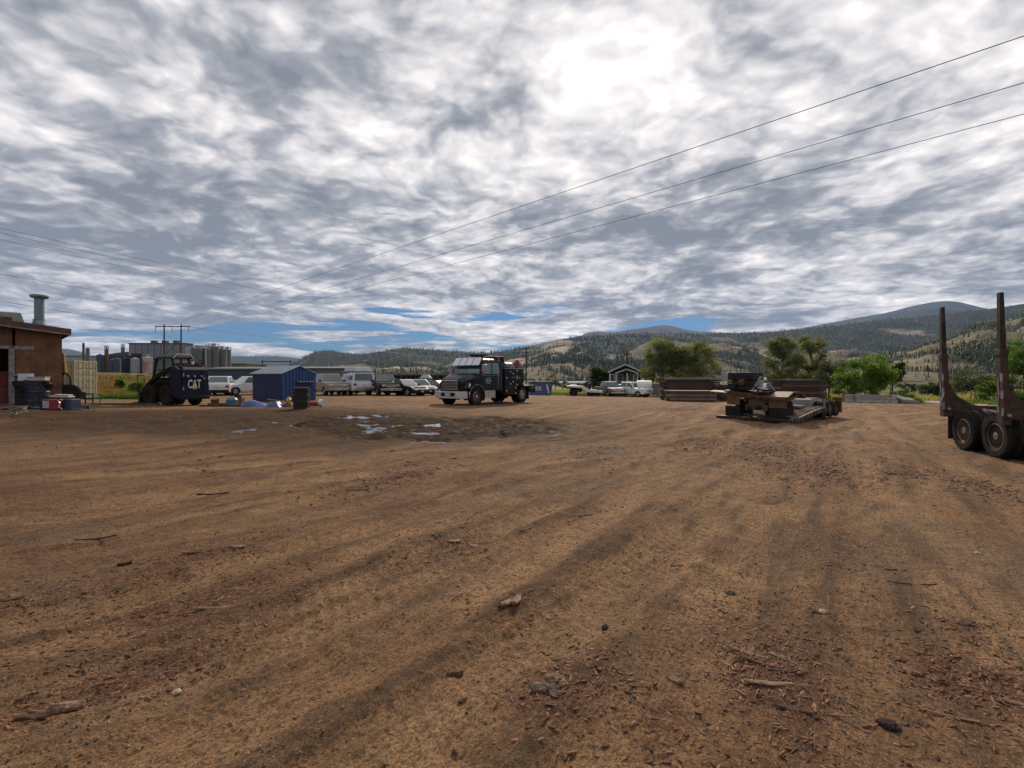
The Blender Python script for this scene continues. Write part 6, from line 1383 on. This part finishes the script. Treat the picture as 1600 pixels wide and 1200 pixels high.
def pallet(label, p, rz, w=1.2, m=wood, n=5):
    t = thing('pallet', label, 'pallet', p, rz)
    for k in range(n): y = -.5+k*1.0/(n-1); MB().box(-w/2, w/2, y-.06, y+.06, .10, .125).build('pallet_board', m, t)
    for x in (-w/2+.05, 0, w/2-.05): MB().box(x-.045, x+.045, -.55, .55, .0, .098).build('pallet_runner', m, t)
dkp = mat('dark_wood', (.05, .04, .033), .9, 0, .4, 4)
pallet('dark pallet with scraps lying right of the blue tote', at(126, 20.2), R(20), 1.0, dkp)
pallet('grey pallet lying under the door edge of the workshop', at(4, 18.2), R(34), 1.3, wood)
def scrap():
    r = random.Random(12); m = mat('scrap_metal', (.28, .27, .25), .5, .6, .4, 6, dirt=.4)
    spots = [(14, 644, 'bent thin rod lying before the door step, farthest left'), (20, 650, 'crooked grey rod crossing the others below the door'), (26, 652, 'kinked rod end pointing at the viewer below the door'), (36, 645, 'thin angled rod lying right of the crossed rods'), (48, 640, 'long thin rod lying at the foot of the drums'), (68, 640, 'pale flat strip of metal lying below the pipe')]
    for i, (px, py, lb) in enumerate(spots):
        p = onp(px, py, .03); a = r.uniform(-.5, .5) if i != 4 else 0; L = r.uniform(.35, .7)
        o = MB().tube([(-L, 0, 0), (-L*.3, .05, .10), (L*.4, -.08, .04), (L, .1, .16 if i < 3 else .02)], .018, 5).build('scrap_rod', m); o.location = p; o.rotation_euler = (0, 0, a); tag(o, lb, 'scrap rod', 'scrap rods below the workshop door')
    q = MB().box(-.35, .35, -.2, .2, 0, .06).box(-.2, .3, -.12, .16, .06, .12).build('scrap_sheet', mat('grubby_white', (.48, .45, .40)), bevel=.02); q.location = at(92, 19.6)+Vector((.12, .0, .44)); q.rotation_euler = (0, .05, .2); tag(q, 'crumpled pale sheet on top of the red container and tote', 'scrap sheet')
    g1 = MB().bar((-2.2, 0, .05), (2.2, 0, .05), .12, .1).build('timber', wood); g1.location = at(178, 24.5); g1.rotation_euler = (0, 0, R(3)); tag(g1, 'long timber lying on the ground left of the loader', 'timber')
scrap()
# clutter round the blue shed
pC = at(470, 21.4); C3 = drum('rusty black steel drum standing in front of the blue shed', pC, dd, .90, .315)
tr_ = MB().box(-.30, .30, -.2, .2, 0, .02).box(-.22, .2, -.16, .12, .021, .04).build('drum_tray', rust, bevel=.01); tr_.location = pC+Vector((0, 0, .905)); tr_.rotation_euler = (0, 0, .3); tag(tr_, 'rusty tray with scraps lying on the black drum', 'tray')
st_ = MB().bar((0, 0, 0), (.02, 0, .92), .03).build('wooden_stake', wood); st_.location = pC+Vector((.40, -.05, 0)); tag(st_, 'thin pale stake leaning on the right of the black drum', 'stake')
def roller():
    p = at(492, 23); t = thing('red_roller', 'red pipe with a white ringed round end lying right of the drum', 'pipe', p, R(-14)); MB().cyl((-.5, 0, .14), (.28, 0, .14), .11, n=16).build('red_pipe', mat('faded_red', (.26, .025, .015)), t); MB().lathe([(.14, .28), (.175, .28), (.175, .44), (.14, .44)], 20, 'y', Matrix.Translation((0, 0, .175)) @ Matrix.Rotation(R(-90), 4, 'Z')).build('end_ring', white_paint, t); MB().cyl((.30, 0, .175), (.43, 0, .175), .14, n=18).build('end_cap', black, t)
roller()
def jug():
    p = at(451, 23); t = thing('yellow_jug', 'yellow plastic jug standing between tarp and black drum', 'jug', p+Vector((0, 0, .16))); m = mat('yellow_plastic', (.50, .33, .05), .4, 0, .15); MB().lathe([(.11, 0), (.12, .02), (.12, .2), (.06, .27), (.045, .33)], 16, 'z').build('jug_body', m, t); MB().tube([(.05, 0, .30), (.13, 0, .28), (.13, 0, .17), (.11, 0, .12)], .015, 6).build('handle', m, t)
    b = MB().frus((-.75, .35, -.25, .3), (-.6, .3, -.2, .25), 0, .15).build('board_pile', wood, bevel=.03); b.location = p+Vector((-.1, .05, 0)); tag(b, 'low pile of grey boards below the yellow jug', 'board pile')
    r = random.Random(4)
    for i, lb in enumerate(['pale board lying on the pile behind the blue tarp', 'second pale board sloping down towards the drum', 'brown board tipped up beside the blue tarp']): o = MB().box(-.45, .45, -.06, .06, 0, .03).build('loose_board', [mat('pale_planks', (.34, .29, .23)), mat('pale_planks', (.34, .29, .23)), mat('stack_board_b', (.145, .075, .048))][i]); o.location = p+Vector((-.45-.1*i, -.1+.12*i, .18+.05*i)); o.rotation_euler = (0, .12*(i-1), r.uniform(-.4, .4)); tag(o, lb, 'board')
jug()
def tarp(label, p, sx, sy, sz, m, seed, name='blue_tarp'):
    n, k = 22, 14; xs = np.linspace(-1, 1, n); ys = np.linspace(-1, 1, k); X, Y = np.meshgrid(xs, ys); e = np.clip(1-np.maximum(np.abs(X), np.abs(Y))**3, 0, 1)
    Z = e*(.45+.75*fbm(X*2.2+seed, Y*1.7+seed, 4))*sz*(.6+.4*np.cos(X*2+seed)); V = np.c_[(X*sx*(1+.08*fbm(X*4, Y*4+seed))).ravel(), (Y*sy).ravel(), Z.ravel()]
    i = np.arange(k-1)[:, None]*n; j = np.arange(n-1)[None, :]; o = np_mesh(name, V, np.stack([i+j, i+j+1, i+n+j+1, i+n+j], -1).reshape(-1, 4), m); o.location = p; tag(o, label, 'tarp')
btm = mat('blue_tarp', (.03, .075, .26), .4, 0, .25, 4, dirt=.25)
tarp('crumpled blue tarp heap left of the yellow jug', at(404, 22.8), .72, .4, .36, btm, 1); tarp('flatter fold of blue tarp lying by the board pile', at(426, 22.4), .42, .3, .30, btm, 5)
def bin2():
    p = at(362.5, 23.6); t = thing('blue_bin', 'mid blue round topped bin standing left of the blue tarp', 'bin', p); m = mat('mid_blue_plastic', (.04, .14, .24), .4, 0, .2, 4, dirt=.25); MB().lathe([(.22, 0), (.25, .04), (.26, .3), (.18, .40), (.06, .42)], 18, 'z').build('bin_body', m, t); MB().tube([(-.2, 0, .34), (0, 0, .50), (.2, 0, .34)], .014, 5).build('handle', dark, t)
    p = at(336, 24); t = thing('rusty_bucket', 'brown rusty bucket standing beside the right rear of the loader', 'bucket', p); MB().lathe([(.15, 0), (.19, .30), (.20, .32), (.17, .31), (.14, .05)], 16, 'z').build('bucket_body', rust, t); MB().tube([(-.18, 0, .32), (0, 0, .42), (.18, 0, .32)], .01, 5).build('handle', dark, t)
    p = at(374, 25); t = thing('brown_box', 'brown cardboard box crumpled behind the blue bin', 'box', p); MB().frus((-.22, .22, -.2, .2), (-.16, .2, -.15, .15), .0, .42).build('box_body', mat('brown_card', (.15, .09, .07), .8, 0, .4, 6), t, bevel=.03); MB().add([(-.16,-.15,.42),(.2,-.15,.42),(.26,-.3,.5),(-.14,-.28,.52)], [(0,1,2,3),(3,2,1,0)]).build('flap', mat('brown_card', (.15, .09, .07)), t)
    b = MB().bar((-1.2, 0, .04), (1.1, .1, .04), .12, .08).build('timber', mat('dark_wood', (.05, .04, .033))); b.location = at(352, 23); tag(b, 'dark timber lying in front of the blue bin', 'timber')
    s = MB().box(-.55, .55, -.3, .3, 0, .12).build('dark_trough', mat('dark_wood', (.05, .04, .033)), bevel=.03); s.location = at(347, 24.4); tag(s, 'low dark trough between the rusty bucket and blue bin', 'trough')
bin2()

# ------------------------------------------------------------ bark, chips, sticks and stones on the yard
chip_m = leaf_mat('bark_chips', (.032, .012, .006), (.23, .098, .050), 0); stone_m = leaf_mat('gravel_stones', (.06, .042, .027), (.25, .175, .11), 0)
def chips(name, label, pts, sizes, asp, thick, m, seed, tones=None, rise=.0):
    r = np.random.default_rng(seed); n = len(pts); pts = np.array(pts); k = 5
    z = np.array([GZ(a, b) for a, b in pts]); an = r.random(n)*6.283 if rise < .5 else R(90)-TH+r.normal(size=n)*.5
    ca, sa = np.cos(an), np.sin(an); L = sizes; Wd = L*asp*(.6+.8*r.random(n)); th = thick*L*(.6+.8*r.random(n)); tx, ty = r.normal(size=n)*.16, r.normal(size=n)*.22
    ring = []
    for q in range(k):
        t = q*2*math.pi/k; jr = .7+.6*r.random(n); ring.append((np.cos(t)*L*jr*.5, np.sin(t)*Wd*jr*.5))
    V = []
    for lv in (0, 1):
        for lx_, ly_ in ring:
            s = 1 if lv == 0 else .82; x, y = lx_*s, ly_*s; zz = z+(th if lv else 0)-.002+np.abs(tx)*L*.35+tx*x+ty*y+th*.2
            V.append(np.c_[pts[:, 0]+x*ca-y*sa, pts[:, 1]+x*sa+y*ca, zz])
    V = np.stack(V, 1); tri = [(i, (i+1) % k, k+(i+1) % k) for i in range(k)]+[(i, k+(i+1) % k, k+i) for i in range(k)]+[(k, k+1, k+2), (k, k+2, k+3), (k, k+3, k+4)]
    Fq = (np.array(tri)[None]+(np.arange(n)*2*k)[:, None, None]).reshape(-1, 3); tn = r.random(n)**1.5 if tones is None else tones
    o = np_mesh(name, V.reshape(-1, 3), Fq, m, attrs={'tone': ('POINT', np.repeat(tn, 2*k))}); tag(o, label, 'ground litter', kind='stuff')
def litter():
    r = np.random.default_rng(21); P = []; S = []
    for (px, py, rx, ry, s) in LITTER:
        c = hit(px, py); n = int(1300*s*max(rx*ry*3, .25)**.6)
        if c.y > 9: n = int(n*.6)
        l = r.normal(size=n)*rx*.6; w = r.normal(size=n)*ry*.6
        x = c.x+w*math.cos(.6)+l*math.sin(.6); y = c.y-w*math.sin(.6)+l*math.cos(.6); x = x+r.normal(size=n)*.12*(1+c.y*.12); y = y+r.normal(size=n)*.16*(1+c.y*.12); P += list(zip(x, y)); S += list(np.minimum((.010+.055*r.random(n)**3.5)*(1 if c.y < 8 else 1.7), .11))
    chips('bark_litter', 'reddish brown bark litter in patches over the dirt yard', P, np.array(S), .30, .08, chip_m, 1)
    FP = []; FS = []
    for (px, py, rx, ry, n) in ((1195, 1030, .5, .25, 260), (1240, 1105, .35, .2, 160), (1490, 1070, .5, .22, 220), (1585, 1100, .3, .25, 120), (700, 852, .5, .22, 160), (110, 1085, .5, .16, 160), (280, 880, .9, .2, 160), (290, 960, .9, .2, 180), (868, 1075, .3, .2, 90), (1290, 745, 1.0, .4, 120), (1200, 700, 1.8, .8, 160), (620, 745, 1.3, .3, 120), (20, 945, .4, .2, 80)):
        c = hit(px, py); l = r.normal(size=n)*rx*.62; w = r.normal(size=n)*ry*.75; FP += list(zip(c.x+w*math.cos(.6)+l*math.sin(.6), c.y-w*math.sin(.6)+l*math.cos(.6))); FS += list((.025+.085*r.random(n)**2.6)*(1 if c.y < 8 else 1.6))
    chips('bark_shreds', 'long fibrous bark shreds lying in the litter patches', FP, np.array(FS), .12, .035, chip_m, 9, rise=1)
    n = 22000; Y = 2.0+16*r.random(n)**1.5; a = r.uniform(-1.15, 1.15, n); X = a*Y; kp = fbm(X*1.4, Y*1.4, 4)+.25*(r.random(n)) > .56
    chips('wood_crumbs', 'small wood crumbs and splinters scattered over the dirt', list(zip(X[kp], Y[kp])), (.004+.035*r.random(kp.sum())**5), .25, .12, chip_m, 2)
    n = 20000; Y = 2.0+14*r.random(n)**1.7; a = r.uniform(-1.15, 1.15, n); X = a*Y; kp = fbm(X*.9+7, Y*.9, 4)+.3*r.random(n) > .60
    chips('gravel', 'small pebbles and dirt crumbs scattered over the yard', list(zip(X[kp], Y[kp])), (.004+.018*r.random(kp.sum())**3.5), .85, .5, stone_m, 3)
    n = 2600; Y = 9+28*r.random(n); a = r.uniform(-1.1, 1.1, n); X = a*Y; kp = fbm(X*.5, Y*.5, 4)+.25*r.random(n) > .58
    chips('wood_crumbs', 'coarser wood scraps scattered on the far half of the yard', list(zip(X[kp], Y[kp])), (.03+.13*r.random(kp.sum())**3), .2, .12, chip_m, 4)
litter()
bk_m = mat('red_bark', (.135, .062, .036), .9, 0, .6, 9, bump=1, bscale=60); bk2 = mat('pale_wood_piece', (.30, .19, .115), .85, 0, .5, 9, bump=.8, bscale=60); bk3 = mat('dark_bark', (.045, .03, .024), .9, 0, .5, 9, bump=1, bscale=60); stn = mat('stone', (.16, .105, .065), .95, 0, .7, 20, bump=1.5)
def bark_piece(label, px, py, L, Wd, th, rz, m, curl=.3, name='bark_piece', cat='bark piece', group=None, seed=0, lift=0):
    r = random.Random(seed+int(px)); n = 9; mb = MB(); k = 6
    Wd *= .8; th *= .6
    for i in range(n):
        u = i/(n-1); x = (u-.5)*L; w = Wd*.5*(.35+.65*math.sin(math.pi*min(max(u, .06), .94))**.5)*r.uniform(.7, 1.15); off = r.uniform(-.1, .1)*Wd; zz = curl*L*.12*(2*u-1)**2
        for j in range(k):
            v = j/(k-1)*2-1; zt = th*(1-.5*v*v)*r.uniform(.8, 1.2)
            mb.v.append((x+r.uniform(-.01, .01)*L, off+v*w, zz+zt+th*.2))
        for j in range(k):
            v = j/(k-1)*2-1; mb.v.append((x, off+v*w, zz+th*.05*r.random()))
    for i in range(n-1):
        for j in range(k-1):
            a = i*2*k+j; mb.f.append((a, a+1, a+2*k+1, a+2*k)); a += k; mb.f.append((a, a+2*k, a+2*k+1, a+1))
        a = i*2*k; mb.f.append((a, a+2*k, a+3*k, a+k)); a += k-1; mb.f.append((a, a+k, a+3*k, a+2*k))
    mb.f.append(tuple(range(k))+tuple(range(2*k-1, k-1, -1))); b = (n-1)*2*k; mb.f.append(tuple(range(b+k-1, b-1, -1))+tuple(range(b+k, b+2*k)))
    o = mb.build(name, m); p = onp(px, py, lift); o.location = p; o.rotation_euler = (r.uniform(-.1, .1), r.uniform(-.08, .08), rz); return tag(o, label, cat, group)
def rock(label, px, py, s, seed, m=stn, name='stone', cat='stone', lift=0):
    r = random.Random(seed); import bmesh
    bm = bmesh.new(); bmesh.ops.create_icosphere(bm, subdivisions=3, radius=s)
    ax = [r.uniform(.7, 1.3) for _ in range(3)]
    for v in bm.verts:
        q = v.co.normalized(); d = .62+.8*float(fbm(np.array([q.x*2.2+seed*3.1+q.z]), np.array([q.y*2.2+q.z*1.7+seed]), 4, .6)[0]); v.co = Vector((v.co.x*ax[0]*1.25*d, v.co.y*ax[1]*d, v.co.z*.62*d))
    me = bpy.data.meshes.new(name); bm.to_mesh(me); bm.free(); me.materials.append(m); o = bpy.data.objects.new(name, me); COL.objects.link(o); o.location = onp(px, py, s*.12+lift); o.rotation_euler = (0, 0, r.uniform(0, 6)); return tag(o, label, cat)
bark_piece('large pale bark slab in the patch left of centre', 710, 842, .16, .10, .03, .3, bk2); bark_piece('second pale bark slab right of the slab in the centre patch', 740, 852, .14, .09, .03, -.4, bk2, seed=2); bark_piece('long red bark strip in the patch left of centre', 700, 858, .30, .06, .02, .9, bk_m)
bark_piece('dark stick lying alone in the upper left of the dirt', 333, 772, .50, .05, .03, .05, bk3, name='stick', cat='stick'); bark_piece('thin dark stick lying by the left edge of the tracks', 150, 845, .42, .03, .02, .25, bk3, name='stick', cat='stick')
bark_piece('dark knobbly root at the left tip of the bark patch', 195, 886, .12, .06, .04, .5, bk3); bark_piece('pale tan bark piece right of the dark bark patch', 372, 860, .16, .08, .03, .3, bk2); bark_piece('red bark strip in the dark patch on the left', 310, 868, .32, .06, .02, .5, bk_m)
bark_piece('long flat bark strip below the left bark patch', 335, 957, .32, .05, .02, .15, bk2); bark_piece('upright splinter of pale wood beside the long strip', 342, 944, .11, .03, .02, 1.4, bk2, name='splinter', cat='splinter')
bark_piece('big pale wood chunk at the lower left', 106, 1093, .17, .09, .045, .3, bk2); bark_piece('dark broken bark chunk beside the big pale one', 140, 1094, .12, .06, .04, .2, bk3); bark_piece('brown bark strip at the lower left corner', 62, 1112, .22, .07, .03, .4, bk_m)
bark_piece('reddish bark pieces at the far left edge', 14, 940, .20, .09, .03, .5, bk_m); bark_piece('pale wood piece at the far left edge patch', 22, 934, .12, .05, .02, -.3, bk2)
bark_piece('pale split wood block in the small centre patch', 806, 946, .17, .10, .04, 1.2, bk2); bark_piece('short split wood block left of its twin in the centre', 790, 950, .14, .08, .035, .9, bk2, seed=3)
bark_piece('lone red bark lump in the lower middle', 711, 1047, .11, .05, .035, .1, bk_m); bark_piece('small red bark scrap near the bottom middle', 723, 1092, .06, .04, .02, .7, bk_m)
for i, (px, py, s, lb) in enumerate([(868, 1070, .055, 'largest brown clod on the clod heap at bottom centre'), (846, 1086, .04, 'dark stone left in the clod heap at bottom centre'), (862, 1088, .035, 'grey stone at the front of the clod heap'), (880, 1080, .04, 'brown clod right in the clod heap'), (866, 1096, .028, 'small pale stone below the clod heap')]): rock(lb, px, py, s, i+1, [mat('clod', (.24, .145, .08), .95, 0, .5, 20, bump=1.5), stn, stn, mat('clod', (.16, .105, .065)), stn][i], 'clod' if i in (0, 3) else 'stone', 'clod' if i in (0, 3) else 'stone')
bark_piece('pale grey wood chunk right of the clod heap', 1056, 1062, .10, .05, .03, -.5, bk2); bark_piece('small pale wood flake in the middle right', 1043, 980, .07, .03, .015, .7, bk2)
rock('single dark pebble in the middle of the yard', 1142, 917, .035, 11); rock('dark stone beside a small pale one on the right', 1272, 958, .035, 12); rock('small pale stone right of the dark one', 1285, 959, .028, 13, mat('pale_stone', (.32, .26, .19), .8)); rock('dark clod on the left of the right hand dirt', 946, 975, .03, 14, bk3, 'clod', 'clod'); rock('dark pebble in the lower right dirt', 1320, 1024, .03, 15); rock('dark burnt clod at the bottom of the right bark patch', 1388, 1124, .045, 16, bk3, 'clod', 'clod'); rock('pale pebble beside the track on the lower left', 275, 1077, .022, 17, mat('pale_stone', (.32, .26, .19)))
rock('pale pebble alone on the right hand dirt', 1528, 863, .03, 18, mat('pale_stone', (.32, .26, .19)))
for i, (px, py, L, w, rz, m, lb) in enumerate([(1160, 1018, .42, .05, -.75, bk2, 'long fibrous bark strip at the left of the big right patch'), (1180, 1035, .40, .06, -.6, bk_m, 'second fibrous bark strip in the big right patch'), (1200, 1068, .36, .09, -.15, bk2, 'thick curled bark slab in the big right patch'), (1222, 1050, .22, .06, -.3, bk_m, 'red bark scrap in the middle of the right patch'),
      (1240, 1110, .24, .08, -.5, bk_m, 'broad bark scrap at the bottom of the right patch'), (1325, 1090, .20, .025, -1.1, bk2, 'thin upright pale splinter near the bottom right'), (1300, 1115, .30, .04, -.3, bk2, 'pale splinter lying at the bottom right of centre'), (1480, 1116, .34, .045, -.6, bk2, 'long pale splinter left in the corner patch'),
      (1510, 1120, .22, .09, -.7, bk_m, 'orange brown bark slab in the corner patch'), (1588, 1090, .26, .07, -.5, bk2, 'broad pale splinter at the right edge'), (1424, 910, .50, .035, -.2, bk3, 'long dark thin stick on the right side of the yard'), (1392, 886, .14, .04, -.1, bk3, 'short dark stick above the long thin one'), (1428, 1045, .14, .05, -.4, bk3, 'dark bark lump beside the right hand gravel'),
      (1445, 1022, .16, .035, -.3, bk_m, 'thin red brown sliver right of the gravel'), (1510, 976, .18, .09, .1, bk_m, 'flat red bark plate on the right'), (1436, 986, .10, .05, 0, bk_m, 'small bark lump left of the flat red plate'), (823, 829, .34, .03, .9, bk2, 'slanted pale splinter in the middle of the yard'),
      (1066, 876, .30, .03, .1, bk3, 'fine dark twig heap in the centre right'), (905, 803, .50, .05, .1, bk3, 'dark twiggy scrap in the upper middle'), (860, 688, 1.3, .05, -.2, bk3, 'long dark branch lying near the puddles'), (1410, 740, .9, .10, -.05, bk_m, 'flat red bark strip before the log trailer'), (1270, 703, .6, .06, 0, bk3, 'dark flat scrap on the light track towards the road'),
      (1440, 704, .5, .05, 0, bk3, 'dark stick lying left of the log trailer wheels'), (700, 742, .5, .06, .6, bk2, 'pale splinter in the upper bark patch of the middle'), (560, 765, .45, .12, .2, bk3, 'dark bark slab in the upper middle patch'), (120, 1020, .20, .02, .0, bk3, 'thin dark twig in the lower left')]):
    bark_piece(lb, px, py, L*.8, w*.55, .006+w*.12, rz, m, .25, 'splinter' if w < .05 else 'bark_piece', 'splinter' if w < .05 else 'bark piece', seed=i)
drop_protos()
